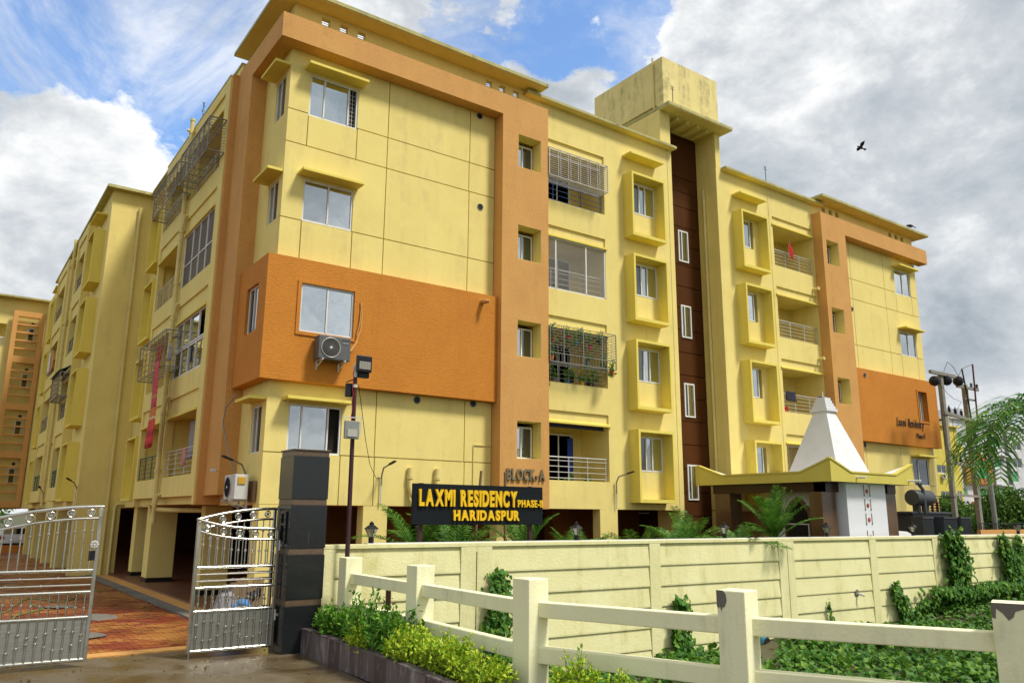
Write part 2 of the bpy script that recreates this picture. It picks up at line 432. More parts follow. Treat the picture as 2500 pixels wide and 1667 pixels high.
# ------------------------------------------------------------------ mesh helpers
class MB:
    """collects geometry for ONE mesh object"""
    def __init__(s): s.v = []; s.f = []
    def add(s, vs, fs):
        o = len(s.v); s.v.extend(vs); s.f.extend([tuple(i+o for i in f) for f in fs]); return s
    def box(s, x0, x1, y0, y1, z0, z1):
        return s.add([(x0, y0, z0), (x1, y0, z0), (x1, y1, z0), (x0, y1, z0), (x0, y0, z1), (x1, y0, z1), (x1, y1, z1), (x0, y1, z1)],
                     [(0, 3, 2, 1), (4, 5, 6, 7), (0, 1, 5, 4), (1, 2, 6, 5), (2, 3, 7, 6), (3, 0, 4, 7)])
    def bar(s, p, q, w=0.01, h=None, up=(0, 0, 1)):
        h = w if h is None else h
        p, q = Vector(p), Vector(q); d = (q-p).normalized(); u = Vector(up)
        if abs(d.dot(u)) > 0.95: u = Vector((0, 1, 0)) if abs(d.y) < 0.9 else Vector((1, 0, 0))
        a = d.cross(u).normalized()*w/2; b = a.cross(d).normalized()*h/2
        vs = [p-a-b, p+a-b, p+a+b, p-a+b, q-a-b, q+a-b, q+a+b, q-a+b]
        return s.add([tuple(x) for x in vs], [(0, 3, 2, 1), (4, 5, 6, 7), (0, 1, 5, 4), (1, 2, 6, 5), (2, 3, 7, 6), (3, 0, 4, 7)])
    def tube(s, pts, r, n=8, rs=None, cap=True):
        pts = [Vector(p) for p in pts]; k = len(pts); base = len(s.v)
        prev = None
        for i, p in enumerate(pts):
            d = (pts[min(i+1, k-1)] - pts[max(i-1, 0)]).normalized()
            if prev is None:
                u = Vector((0, 0, 1)) if abs(d.z) < 0.9 else Vector((1, 0, 0))
                a = d.cross(u).normalized()
            else:
                a = (prev - d*prev.dot(d)).normalized()
            prev = a; b = d.cross(a)
            rr = rs[i] if rs else r
            for j in range(n):
                t = 2*math.pi*j/n
                s.v.append(tuple(p + a*math.cos(t)*rr + b*math.sin(t)*rr))
        for i in range(k-1):
            for j in range(n):
                s.f.append((base+i*n+j, base+i*n+(j+1) % n, base+(i+1)*n+(j+1) % n, base+(i+1)*n+j))
        if cap:
            s.f.append(tuple(base+j for j in reversed(range(n)))); s.f.append(tuple(base+(k-1)*n+j for j in range(n)))
        return s
    def lathe(s, prof, n=12, c=(0, 0, 0), axis='Z'):
        base = len(s.v)
        for r, z in prof:
            for j in range(n):
                t = 2*math.pi*j/n
                if axis == 'Z': p = (c[0]+r*math.cos(t), c[1]+r*math.sin(t), c[2]+z)
                elif axis == 'Y': p = (c[0]+r*math.cos(t), c[1]+z, c[2]+r*math.sin(t))
                else: p = (c[0]+z, c[1]+r*math.cos(t), c[2]+r*math.sin(t))
                s.v.append(p)
        for i in range(len(prof)-1):
            for j in range(n):
                s.f.append((base+i*n+j, base+i*n+(j+1) % n, base+(i+1)*n+(j+1) % n, base+(i+1)*n+j))
        s.f.append(tuple(base+j for j in reversed(range(n)))); s.f.append(tuple(base+(len(prof)-1)*n+j for j in range(n)))
        return s
    def prism(s, poly, a, b, axis='Y'):
        """poly: list of (u, z); extruded from a to b along axis"""
        n = len(poly)
        if axis == 'Y': vs = [(u, a, z) for u, z in poly] + [(u, b, z) for u, z in poly]
        elif axis == 'X': vs = [(a, u, z) for u, z in poly] + [(b, u, z) for u, z in poly]
        else: vs = [(u, z, a) for u, z in poly] + [(u, z, b) for u, z in poly]
        fs = [tuple(range(n)), tuple(reversed(range(n, 2*n)))] + [(i, (i+1) % n, (i+1) % n+n, i+n) for i in range(n)]
        return s.add(vs, fs)
    def wall(s, axis, u0, u1, z0, z1, w0, w1, holes=()):
        us = sorted({u0, u1, *[min(max(h[k], u0), u1) for h in holes for k in (0, 1)]})
        zs = sorted({z0, z1, *[min(max(h[k], z0), z1) for h in holes for k in (2, 3)]})
        nu, nz = len(us)-1, len(zs)-1
        fill = [[True]*nz for _ in range(nu)]
        for i in range(nu):
            for j in range(nz):
                cu, cz = (us[i]+us[i+1])/2, (zs[j]+zs[j+1])/2
                if any(h[0] < cu < h[1] and h[2] < cz < h[3] for h in holes): fill[i][j] = False
        base = len(s.v)
        P = (lambda u, w, z: (u, w, z)) if axis == 'Y' else (lambda u, w, z: (w, u, z))
        for w in (w0, w1):
            for i in range(nu+1):
                for j in range(nz+1): s.v.append(P(us[i], w, zs[j]))
        idx = lambda k, i, j: base + k*(nu+1)*(nz+1) + i*(nz+1) + j
        ok = lambda i, j: 0 <= i < nu and 0 <= j < nz and fill[i][j]
        for i in range(nu):
            for j in range(nz):
                if not fill[i][j]: continue
                s.f.append((idx(0, i, j), idx(0, i+1, j), idx(0, i+1, j+1), idx(0, i, j+1)))
                s.f.append((idx(1, i, j), idx(1, i, j+1), idx(1, i+1, j+1), idx(1, i+1, j)))
                if not ok(i-1, j): s.f.append((idx(0, i, j), idx(0, i, j+1), idx(1, i, j+1), idx(1, i, j)))
                if not ok(i+1, j): s.f.append((idx(0, i+1, j), idx(1, i+1, j), idx(1, i+1, j+1), idx(0, i+1, j+1)))
                if not ok(i, j-1): s.f.append((idx(0, i, j), idx(1, i, j), idx(1, i+1, j), idx(0, i+1, j)))
                if not ok(i, j+1): s.f.append((idx(0, i, j+1), idx(0, i+1, j+1), idx(1, i+1, j+1), idx(1, i, j+1)))
        return s
    def build(s, name, mat, parent=None, bevel=0, smooth=False, local=False, kind=None, clean=True):
        me = bpy.data.meshes.new(name)
        if parent is not None and not local:
            o = parent.get('_o'); ox, oy, oz = o[0], o[1], o[2]
            vs = [(x-ox, y-oy, z-oz) for x, y, z in s.v]
        else: vs = s.v
        me.from_pydata(vs, [], s.f)
        if clean:
            bm = bmesh.new(); bm.from_mesh(me)
            if bevel > 0:
                bmesh.ops.remove_doubles(bm, verts=bm.verts, dist=1e-5)
                bmesh.ops.recalc_face_normals(bm, faces=bm.faces)
                bmesh.ops.bevel(bm, geom=[e for e in bm.edges if len(e.link_faces) == 2 and e.calc_face_angle(0) > 0.5], offset=bevel, segments=2, profile=0.5, affect='EDGES')
            else:
                bmesh.ops.recalc_face_normals(bm, faces=bm.faces)
            bm.to_mesh(me); bm.free()
        if smooth:
            me.polygons.foreach_set('use_smooth', [True]*len(me.polygons))
            me.set_sharp_from_angle(angle=R(38))
        me.materials.append(M[mat] if isinstance(mat, str) else mat)
        ob = bpy.data.objects.new(name, me); COL.objects.link(ob)
        if parent is not None: ob.parent = parent
        if kind: ob['kind'] = kind
        return ob

ALL_ROOTS = []
def thing(name, label, cat, loc=(0, 0, 0), rz=0.0, group=None):
    o = bpy.data.objects.new(name, None); COL.objects.link(o)
    o.location = loc; o.rotation_euler = (0, 0, rz); o.empty_display_size = 0.2
    o['label'] = label; o['category'] = cat; o['_o'] = tuple(loc)
    if group: o['group'] = group
    ALL_ROOTS.append(o)
    return o
def tagt(o, label, cat, group=None):
    o['label'] = label; o['category'] = cat
    if group: o['group'] = group
    return o
def sub(ob):            # lets a part take sub-parts given in world coordinates
    ob['_o'] = ob.parent['_o']
    ALL_ROOTS.append(ob)
    return ob
KIDS = {}
def dup(root, loc=None, rz=None, label=None, group=None):
    r = root.copy(); COL.objects.link(r)
    if loc is not None: r.location = loc
    if rz is not None: r.rotation_euler = (0, 0, rz)
    if label: r['label'] = label
    if group: r['group'] = group
    for ch in [c for c in root.children]:
        c = ch.copy(); COL.objects.link(c); c.parent = r
        for g in [q for q in ch.children]:
            d = g.copy(); COL.objects.link(d); d.parent = c
    return r
def inst(me_ob, parent, loc, rot=(0, 0, 0), name=None):
    c = me_ob.copy(); COL.objects.link(c); c.parent = parent; c.location = loc; c.rotation_euler = rot
    return c

G0 = -2.38       # compound and road level (the camera is the origin, 2.38 m above)
LOW = -3.32      # the low strip outside the compound wall

# ================================================================== SETTING
g = MB(); g.add([(-2500, -2500, LOW-0.25), (2500, -2500, LOW-0.25), (2500, 2500, LOW-0.25), (-2500, 2500, LOW-0.25)], [(0, 1, 2, 3)])
g.build('ground', 'scrub_ground', kind='structure')
g = MB(); g.prism([(-40, -25), (5.2, -25), (5.2, 6), (5.62, 14.05), (5.62, 15.58), (-40, 15.58)], LOW-0.2, G0, 'Z')
g.build('road', 'wet_concrete', kind='structure')
g = MB(); g.box(-40, 5.62, 15.58, 15.92, LOW-0.2, G0+0.03)
g.build('gate_threshold', 'sandy_orange_paint', kind='structure', bevel=0.01)
pav = MB(); pav.box(-40, 5.5, 15.92, 110, LOW-0.2, G0-0.035); pav.box(5.5, 110, 14.6, 110, LOW-0.2, G0-0.035)
pavement = pav.build('pavement', 'soil', kind='structure')
pavement['_o'] = (0, 0, 0)
# interlocking pavers: the nearest ones singly, the rest as one field
pb = MB(); L_, Wd, ch = 0.235, 0.115, 0.012
pb.prism([(-L_/2+ch, -Wd/2), (-0.03, -Wd/2+0.014), (0.03, -Wd/2), (L_/2-ch, -Wd/2), (L_/2, -Wd/2+ch), (L_/2, Wd/2-ch), (L_/2-ch, Wd/2), (0.03, Wd/2), (-0.03, Wd/2-0.014), (-L_/2+ch, Wd/2), (-L_/2, Wd/2-ch), (-L_/2, -Wd/2+ch)], -0.04, 0, 'Z')
pr = random.Random(3)
first = None; cnt = 0
field = MB()
row = 0; y = 16.0
while y < 60:
    x = -1.5 + (row % 2)*0.12
    xmax = 5.15
    while x < xmax:
        near = y < 18.7 and 2.3 < x < 5.3 and cnt < 290
        dz = pr.uniform(-0.004, 0.006)
        if near:
            if first is None:
                first = pb.build('paver', 'paver_block', pavement, local=True)
                c = first
            else:
                c = first.copy(); COL.objects.link(c)
            c.location = (x, y, G0+dz); c.rotation_euler = (pr.uniform(-.012, .012), pr.uniform(-.012, .012), pr.uniform(-.03, .03)); cnt += 1
        elif y < 40:
            field.add([(x-L_/2, y-Wd/2, G0+dz), (x+L_/2, y-Wd/2, G0+dz), (x+L_/2, y+Wd/2, G0+dz), (x-L_/2, y+Wd/2, G0+dz)], [(0, 1, 2, 3)])
        else:
            field.add([(x-L_/2, y-Wd/2, G0), (x+L_/2, y-Wd/2, G0), (x+L_/2, y+Wd*3, G0), (x-L_/2, y+Wd*3, G0)], [(0, 1, 2, 3)])
        x += L_+0.012
    y += (Wd+0.010) if y < 40 else Wd*3.6
    row += 1
fo = field.build('paver_field', 'paver_field', pavement, local=True, clean=False); fo['kind'] = 'stuff'
kb = MB(); kb.box(5.2, 5.52, 15.92, 58, G0-0.03, G0+0.02)
kb.build('edge_strip', 'bare_concrete', pavement, local=True)
kb = MB(); kb.box(5.525, 5.95, 15.92, 58, G0-0.03, G0+0.012)
kb.build('edge_strip', 'sandy_orange_paint', pavement, local=True)
kb = MB(); kb.box(5.955, 38, 19.0, 58, G0-0.03, G0+0.06)
kb.build('stilt_floor', 'red_oxide_floor', pavement, local=True)
kb = MB(); kb.box(-3, 38, 58.2, 58.5, G0-0.03, G0+0.42)
kb.build('kerb_wall', 'deep_orange_paint', pavement, local=True)

# ================================================================== APARTMENT BLOCK A
YW, YP, YB_ = 19.39, 18.94, 19.12
FH = 3.05
mir = lambda x: 44.90 - x
A = thing('apartment_building', 'large yellow and orange apartment block marked BLOCK-A, with brown stairwell strip and rooftop tank', 'apartment building', (6.38, 19.39, G0))

def mx2(a, b, flip):
    return (a, b) if not flip else (mir(b), mir(a))

def window(par, axis, w, u0, u1, z0, z1, panes, depth=0.05, fr=0.05, mat='white_frame', sashes=None, grille=None, inward=1, room=True):
    """frame in plane w; panes: list of (u_from, u_to, glass material or None) as fractions"""
    m = MB()
    P = lambda a, b, c, d, e, f: (m.box(a, b, min(c, d), max(c, d), e, f) if axis == 'Y' else m.box(min(c, d), max(c, d), a, b, e, f))
    s = inward
    P(u0, u1, w, w+depth*s, z0, z0+fr); P(u0, u1, w, w+depth*s, z1-fr, z1)
    P(u0, u0+fr, w, w+depth*s, z0+fr, z1-fr); P(u1-fr, u1, w, w+depth*s, z0+fr, z1-fr)
    W_ = u1-u0
    for a, b, gm in panes:
        for e in (a, b):
            if 0.02 < e < 0.98:
                c = u0+W_*e
                P(c-fr*0.42, c+fr*0.42, w-0.012*s, w+depth*s*0.8, z0+fr, z1-fr)
    f_ = sub(m.build('window', mat, par, bevel=0.004))
    for k, (a, b, gm) in enumerate(panes):
        if gm is None: continue
        q = MB(); off = w + (0.02 + 0.012*(k % 2))*s
        a_, b_ = u0+W_*a+fr*0.3, u0+W_*b-fr*0.3
        if axis == 'Y': q.box(a_, b_, off, off+0.006*s if s > 0 else off, z0+fr*0.6, z1-fr*0.6)
        else: q.box(min(off, off+0.006*s), max(off, off+0.006*s), a_, b_, z0+fr*0.6, z1-fr*0.6)
        q.build('pane', gm, f_)
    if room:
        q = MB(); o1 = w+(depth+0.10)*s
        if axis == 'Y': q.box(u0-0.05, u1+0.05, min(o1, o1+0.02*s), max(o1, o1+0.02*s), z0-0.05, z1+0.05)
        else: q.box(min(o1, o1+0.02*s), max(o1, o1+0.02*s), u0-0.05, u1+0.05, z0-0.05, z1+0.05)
        q.build('room_dark_sheet', 'dark_room', f_)  # near-black sheet close behind the panes, its colour standing in for an unlit room
    if grille:
        q = MB(); gw = w+(depth+0.05)*s
        ga, gb = u0+W_*grille[0], u0+W_*grille[1]
        nz = 9
        for i in range(nz+1):
            z = z0+0.05+(z1-z0-0.1)*i/nz
            p, r_ = ((ga, gw, z), (gb, gw, z)) if axis == 'Y' else ((gw, ga, z), (gw, gb, z))
            q.bar(p, r_, 0.012)
        for i in range(4):
            u = ga+(gb-ga)*(i+0.5)/4
            za, zb = z0+0.05, z1-0.05
            p, r_ = ((u, gw, za), (u, gw, zb)) if axis == 'Y' else ((gw, u, za), (gw, u, zb))
            q.bar(p, r_, 0.012)
        q.build('grille', 'pale_metal', f_)
    return f_

RG, DG = 'reflective_glass', 'dark_glass'

def hood(par, axis, u0, u1, w, z, proj, thick=0.13, mat='golden_paint'):
    m = MB()
    if axis == 'Y': m.box(u0, u1, w-proj, w+0.02, z-thick*0.6, z)
    else: m.box(w-proj, w+0.02, u0, u1, z-thick*0.6, z)
    return m.build('window_hood', mat, par, bevel=0.008)

def shadow_box(par, axis, u0, u1, w, z0, z1, proj=0.46, t=0.085):
    m = MB()
    if axis == 'Y':
        m.box(u0, u1, w-proj, w+0.01, z0, z0+0.11); m.box(u0, u1, w-proj, w+0.01, z1-t, z1)
        m.box(u0, u0+t, w-proj, w+0.01, z0+0.11, z1-t); m.box(u1-t, u1, w-proj, w+0.01, z0+0.11, z1-t)
        m.box(u0+t, u1-t, w-0.012, w+0.008, z0+0.11, z1-t) if False else None
    else:
        m.box(w-proj, w+0.01, u0, u1, z0, z0+0.11); m.box(w-proj, w+0.01, u0, u1, z1-t, z1)
        m.box(w-proj, w+0.01, u0, u0+t, z0+0.11, z1-t); m.box(w-proj, w+0.01, u1-t, u1, z0+0.11, z1-t)
    return m.build('window_surround', 'golden_paint', par)

def railing(par, axis, u0, u1, w, z0, z1, nb=4, posts=(0.02, 0.36, 0.70, 0.985), mat='pale_metal', r=0.011, top=0.022):
    m = MB()
    P = (lambda u, z: (u, w, z)) if axis == 'Y' else (lambda u, z: (w, u, z))
    m.tube([P(u0, z1), P(u1, z1)], top, 8)
    for i in range(nb):
        z = z0+(z1-z0)*(i+0.45)/nb*0.98
        if z < z1-0.06: m.tube([P(u0, z), P(u1, z)], r, 6)
    for p in posts:
        u = u0+(u1-u0)*p
        m.tube([P(u, z0), P(u, z1)], r*1.5, 6)
    return m.build('railing', mat, par)

GROOVES = []
def panel_wall(par, rects, holes, w0, w1, name='wall_panel', mat='yellow_paint', gap=0.014, axis='Y'):
    for (a, b, c, d) in rects:
        ga = 0 if abs(a-6.38) < .01 else gap; gb = 0 if abs(b-38.52) < .01 else gap
        m = MB(); m.wall(axis, a+ga, b-gb, c+gap, d-gap, w0, w1, [h for h in holes if h[0] < b and h[1] > a and h[2] < d and h[3] > c])
        m.build(name, mat, par)

def storeys():
    return range(4)

TOPZ = 13.62
for flip in (False, True):
    X = lambda a, b: mx2(a, b, flip)
    # --- core wall with every opening
    holes = []
    for z0_, z1_ in ((10.60, 11.83), (7.58, 8.75), (1.48, 2.72)):
        holes.append((*X(6.95, 8.38), z0_, z1_))
    if not flip: holes.append((*X(6.97, 8.44), 4.53, 5.80))
    else: holes.append((*X(7.05, 7.85), 4.45, 5.85))
    for k in storeys():
        z = FH*k
        holes.append((*X(13.68, 14.59), 1.63+z, 2.74+z))
        holes.append((*X(14.90, 17.72), 1.08+z, 2.84+z))
        holes.append((*X(19.05, 20.17), 1.47+z, 2.63+z))
    a, b = X(6.381, 14.8)
    m = MB(); m.wall('Y', a, b, 0.22, 12.99, YW+0.061, YW+0.24, holes); m.build('wall', 'yellow_paint', A)
    a, b = X(14.801, 21.17)
    m = MB(); m.wall('Y', a, b, 0.22, TOPZ, YW+0.061, YW+0.24, holes); m.build('wall', 'yellow_paint', A)
    # --- plaster skin right of the pier, with the long niches over the balconies
    hs = []
    for k in storeys():
        z = FH*k
        hs.append((*X(14.90, 17.72), 1.08+z, 3.24+z)); hs.append((*X(19.05, 20.17), 1.47+z, 2.63+z))
    m = MB(); a, b = X(14.80, 20.935)
    m.wall('Y', a, b, 0.22, TOPZ, YW, YW+0.058, hs); m.build('wall_skin', 'yellow_paint', A)
    m = MB(); a, b = X(20.955, 21.17)
    m.box(a, b, YW-0.004, YW+0.058, G0, TOPZ); m.build('joint_strip', 'yellow_paint', A)
    for k in storeys():
        m = MB(); a, b = X(14.88, 17.78)
        m.prism([(YW-0.055, 2.84+FH*k), (YW+0.06, 2.84+FH*k), (YW+0.06, 2.955+FH*k), (YW-0.055, 2.90+FH*k)], a, b, 'X')
        m.build('lintel_ledge', 'golden_paint', A)
    # --- scored panels of the corner part
    base_h = [(*X(6.95, 8.38), 10.60, 11.83), (*X(6.95, 8.38), 7.58, 8.75), (*X(6.95, 8.38), 1.48, 2.72)]
    R_ = []
    for u in ((6.38, 9.345), (9.345, 12.145), (12.145, 13.08)):
        R_ += [(*X(*u), 10.65, 12.42), (*X(*u), 7.57, 9.70), (*X(*u), 1.49, 3.26)]
    for u in ((6.38, 6.95), (6.95, 8.39), (8.39, 9.345), (9.345, 12.13), (12.13, 13.08)):
        R_ += [(*X(*u), 9.70, 10.65), (*X(*u), 6.44, 7.57)]
    for u in ((6.38, 6.95), (6.95, 8.39), (8.39, 9.36), (9.36, 12.16), (12.16, 13.08)):
        R_ += [(*X(*u), 0.22, 1.49)]
    panel_wall(A, R_, base_h, YW, YW+0.06)
    # --- frieze above the beam with the little openings
    ho = []
    for c in (7.16, 7.70, 8.25, 12.71, 13.23, 13.78):
        ho.append((*X(c, c+0.25), 13.44, 13.68))
    a, b = X(6.38, 14.88)
    m = MB(); m.wall('Y', a, b, 12.995, 13.814, YW+0.001, YW+0.17, ho); m.build('frieze_wall', 'yellow_paint', A)
    for h in ho:
        m = MB()
        for q in (0.25, 0.5, 0.75):
            zz = h[2]+(h[3]-h[2])*q
            m.bar((h[0], YW+0.08, zz), (h[1], YW+0.08, zz), 0.012)
        m.build('vent_bars', 'grey_metal', A)
    # orange frame: beam, pier, side return
    a, b = X(5.93, 13.08)
    m = MB(); m.box(a, b, YP, YW-0.001, 12.41, 13.12); m.build('orange_beam', 'sandy_orange_paint', A)
    hp = [(*X(13.68, 14.59), 1.63+FH*k, 2.74+FH*k) for k in storeys()]
    a, b = X(13.08, 14.88)
    m = MB(); m.wall('Y', a, b, 0.20, 13.12, YP, YW+0.055, hp); m.build('orange_pier', 'sandy_orange_paint', A)
    for h in hp:
        m = MB(); m.wall('Y', h[0]-0.001, h[1]+0.001, h[2]-0.001, h[3]+0.001, YP+0.005, YW-0.022, [(h[0]+0.008, h[1]-0.008, h[2]+0.008, h[3]-0.008)]); m.build('window_reveal', 'yellow_paint', A)
    a, b = X(5.80, 14.80)
    m = MB()
    if flip: m.box(a, b, 18.80, 23.1, 13.83, 13.94)
    else: m.prism([(5.80, 18.80), (14.80, 18.80), (14.80, 19.62), (6.62, 19.62), (6.62, 23.1), (5.80, 23.1)], 13.83, 13.94, 'Z')
    m.build('roof_slab', 'mossy_slab_edge', A)
    a, b = X(5.82, 14.78)
    m = MB()
    if flip: m.box(a, b, 18.82, 23.05, 13.815, 13.829)
    else: m.prism([(5.82, 18.82), (14.78, 18.82), (14.78, 19.60), (6.60, 19.60), (6.60, 23.05), (5.82, 23.05)], 13.815, 13.829, 'Z')
    m.build('soffit', 'yellow_paint', A)
    # regular cornice
    a, b = X(14.2, 21.22) if not flip else (24.045, 30.7)
    m = MB(); m.box(a, b, YW-0.27, YW+0.24, TOPZ, TOPZ+0.09); m.build('cornice', 'mossy_slab_edge', A)
    m = MB(); m.box(a+0.01, b-0.01, YW-0.255, YW+0.2, TOPZ-0.014, TOPZ-0.001); m.build('soffit', 'yellow_paint', A)
    # deep orange band
    hw = [(*X(6.97, 8.44), 4.53, 5.80)] if not flip else [(*X(7.05, 7.85), 4.45, 5.85)]
    a, b = X(6.07, 13.075)
    m = MB(); m.wall('Y', a, b, 3.25, 6.44, YB_, YW-0.002, hw); m.build('orange_band', 'deep_orange_paint', A)
    h = hw[0]
    m = MB(); m.wall('Y', h[0]-0.09, h[1]+0.05, h[2]-0.09, h[3]+0.07, YB_-0.03, YB_+0.01, [h]); m.build('window_trim', 'deep_orange_paint', A)
    # pier windows
    for k in storeys():
        z = FH*k
        a, b = X(13.72, 14.56)
        if not flip: window(A, 'Y', YW-0.02, a, b, 1.66+z, 2.62+z, [(0, 0.5, RG), (0.5, 1, DG)], grille=(0, .5) if k == 1 else None)
        else: window(A, 'Y', YW-0.02, a, b, 1.66+z, 2.62+z, [(0, 0.33, RG), (0.62, 1, DG)])
    # surrounds and their windows
    for k in storeys():
        z = FH*k
        a, b = X(18.62, 20.30)
        shadow_box(A, 'Y', a, b, YW, 0.44+z, 2.82+z)
        a, b = X(19.05, 20.17)
        if not flip: window(A, 'Y', YW-0.01, a, b, 1.47+z, 2.63+z, [(0, 0.30, DG), (0.30, 0.56, RG), (0.56, 1, RG)])
        else: window(A, 'Y', YW-0.01, a+0.05, b-0.2, 1.47+z, 2.63+z, [(0, 0.12, DG), (0.12, 1, RG)], grille=(0.1, 0.9) if k == 0 else None)
    a, b = X(18.62, 20.28)
    hood(A, 'Y', a, b, YW, 12.73, 0.46)
    # corner windows and hoods
    a, b = X(6.95, 8.38)
    window(A, 'Y', YW+0.03, a, b, 10.60, 11.83, [(0, 0.30, RG), (0.30, 0.80, RG), (0.80, 1, None)] if not flip else [(0, .5, RG), (.5, 1, RG)], grille=(0.78, 0.99) if not flip else None)
    window(A, 'Y', YW+0.03, a, b, 7.58, 8.75, [(0, 0.5, RG), (0.5, 1, RG)])
    window(A, 'Y', YW+0.03, a, b, 1.48, 2.72, [(0, 0.25, RG), (0.25, 0.74, RG), (0.74, 1, None)] if not flip else [(0, .35, DG), (.35, 1, DG)])
    a, b = X(6.97, 8.44)
    if not flip: window(A, 'Y', YB_+0.03, a, b, 4.53, 5.80, [(0, 0.5, RG), (0.5, 1, RG)])
    else: window(A, 'Y', YB_+0.22, *X(7.05, 7.85), 4.45, 5.85, [(0.0, 0.72, DG), (0.72, 1, None)])
    a, b = X(6.76, 8.50)
    for zt in (11.99, 8.90, 2.86): hood(A, 'Y', a, b, YW, zt, 0.42)
    # balconies: slabs, back wall, reveals
    a, b = X(14.90, 17.72)
    for k in storeys():
        z = FH*k
        m = MB(); m.box(a-0.02 if flip else a-0.2, b+0.45, YW+0.24, 21.0, 0.60+z, 0.74+z); m.build('balcony_floor', 'yellow_paint', A)
        m = MB(); m.box(a-0.2, b+0.3, YW+0.245, 20.8, 2.90+z, 3.02+z); m.build('balcony_ceiling', 'yellow_paint', A)
        m = MB()
        m.box(a-0.25, a-0.002, YW+0.242, 20.8, 0.74+z, 2.90+z); m.box(b+0.002, b+0.25, YW+0.242, 20.8, 0.74+z, 2.90+z)
        m.box(a-0.25, b+0.25, 20.8, 20.95, 0.74+z, 2.95+z)
        m.build('balcony_walls', 'yellow_paint', A)
m = MB(); m.box(6.6, 21.0, 21.0, 30.8, 0.25, 12.9); m.box(23.9, 38.3, 21.0, 33, 0.25, 12.9); m.box(21.0, 23.9, 20.62, 33, 0.25, 12.9)
m.build('inner_block', 'yellow_paint', A)
m = MB(); m.box(6.6, 20.6, YW+0.242, 34.5, 12.92, 12.98); m.box(24.05, 38.4, YW+0.242, 34.5, 12.92, 12.98); m.build('roof_terrace', 'bare_concrete', A)
# underside of the stilt storey
m = MB(); m.box(6.40, 21.15, YW+0.001, 58, 0.225, 0.26); m.box(21.15, 23.75, 20.6, 58, 0.225, 0.26); m.box(23.75, 38.5, YW+0.001, 58, 0.225, 0.26)
m.build('stilt_ceiling', 'stilt_orange_shaded', A)

# balcony doors
for k in storeys():
    z = FH*k
    window(A, 'Y', 20.76, 15.55, 17.80-0.55, 0.76+z, 2.68+z, [(0, 0.36, DG), (0.36, 0.66, DG), (0.66, 1.0, DG)], fr=0.06, inward=-1, room=False)
    window(A, 'Y', 20.76, mir(17.55), mir(16.75), 0.76+z, 2.55+z, [(0, 1, DG)], fr=0.07, inward=-1, room=False)
# railings
railing(A, 'Y', 14.92, 17.70, YW+0.10, 1.08, 1.80, 4, posts=(0.42, 0.70, 0.98))
railing(A, 'Y', 14.92, 17.70, YW+0.14, 10.23, 10.98, 4, mat='blue_metal', posts=(0.14, 0.22, 0.66, 0.98))
railing(A, 'Y', 14.92, 17.70, YW+0.20, 7.18, 7.93, 4, posts=(0.2, 0.66, 0.98))
for k in (1, 2, 3):
    railing(A, 'Y', mir(17.70), mir(14.95), YW+0.12, 1.08+FH*k, 1.83+FH*k, 5, posts=(0.02, 0.32, 0.67, 0.985))

def cage(par, axis, u0, u1, w0, w1, z0, z1, nh=12, nvg=6, dense_bottom=True, mat='pale_metal', r=0.010, pair=True):
    """box cage hung in front of an opening: w0 outer face, w1 wall"""
    m = MB()
    P = (lambda u, w, z: (u, w, z)) if axis == 'Y' else (lambda u, w, z: (w, u, z))
    B = lambda p, q, t: m.bar(P(*p), P(*q), t)
    for z in (z0, z1):
        B((u0, w0, z), (u1, w0, z), r*2.4)
        for u in (u0, u1): B((u, w0, z), (u, w1, z), r*2.4)
        B((u0, w1, z), (u1, w1, z), r*2)
    for u in (u0, u1): B((u, w0, z0), (u, w0, z1), r*2.4)
    for i in range(1, nh):
        z = z0+(z1-z0)*i/nh
        B((u0, w0, z), (u1, w0, z), r)
        B((u0, w0, z), (u0, w1, z), r); B((u1, w0, z), (u1, w1, z), r)
    for i in range(1, nvg):
        u = u0+(u1-u0)*i/nvg
        for d in ((-0.05, 0.05) if pair else (0,)):
            B((u+d, w0, z0), (u+d, w0, z1), r*1.3); B((u+d, w0, z0), (u+d, w1, z0), r); B((u+d, w0, z1), (u+d, w1, z1), r)
    for i in range(1, 6):
        w = w0+(w1-w0)*i/6
        B((u0, w, z0), (u1, w, z0), r)
        if i % 2: B((u0, w, z1), (u1, w, z1), r)
    return m.build('balcony_cage', mat, par)

cage(A, 'Y', 14.90, 17.45, 18.90, YW-0.01, 10.83, 11.79, nh=13, nvg=6)
# cage with plants, second floor, brick-pattern bars
c2 = MB()
u0, u1, w0, z0, z1 = 14.90, 17.66, 18.90, 4.67, 5.84
for z in (z0, z1, z0+0.28):
    c2.bar((u0, w0, z), (u1, w0, z), 0.022)
for z in (z0, z1):
    c2.bar((u1, w0, z), (u1, YW, z), 0.02); c2.bar((u0, YW-0.02, z), (u1, YW-0.02, z), 0.016)
for u in (u0, u1, 15.45, 16.25, 17.05): c2.bar((u, w0, z0), (u, w0, z1), 0.024)
for i in range(1, 10):
    z = z0+0.28+(z1-z0-0.28)*i/10
    c2.bar((u0, w0, z), (u1, w0, z), 0.010); c2.bar((u1, w0, z), (u1, YW, z), 0.010)
    for j in range(9):
        u = u0+0.3*j+(0.15 if i % 2 else 0)
        if u < u1: c2.bar((u, w0, z), (u, w0, z+(z1-z0-0.28)/10), 0.010)
for j in range(24):
    u = u0+0.118*j
    if u < u1: c2.bar((u, w0, z0), (u, w0, z0+0.28), 0.009); c2.bar((u, w0, z0), (u, YW, z0), 0.009) if j % 2 else None
for w in (19.0, 19.1, 19.2, 19.3): c2.bar((u0, w, z0), (u1, w, z0), 0.010)
for j in range(1, 7):
    u = u0+0.42*j; c2.bar((u, w0, z1), (u, YW, z1), 0.010)
for i in range(5):
    z = 4.15+i*0.14
    c2.bar((14.92, YW+0.1, z), (17.70, YW+0.1, z), 0.010)
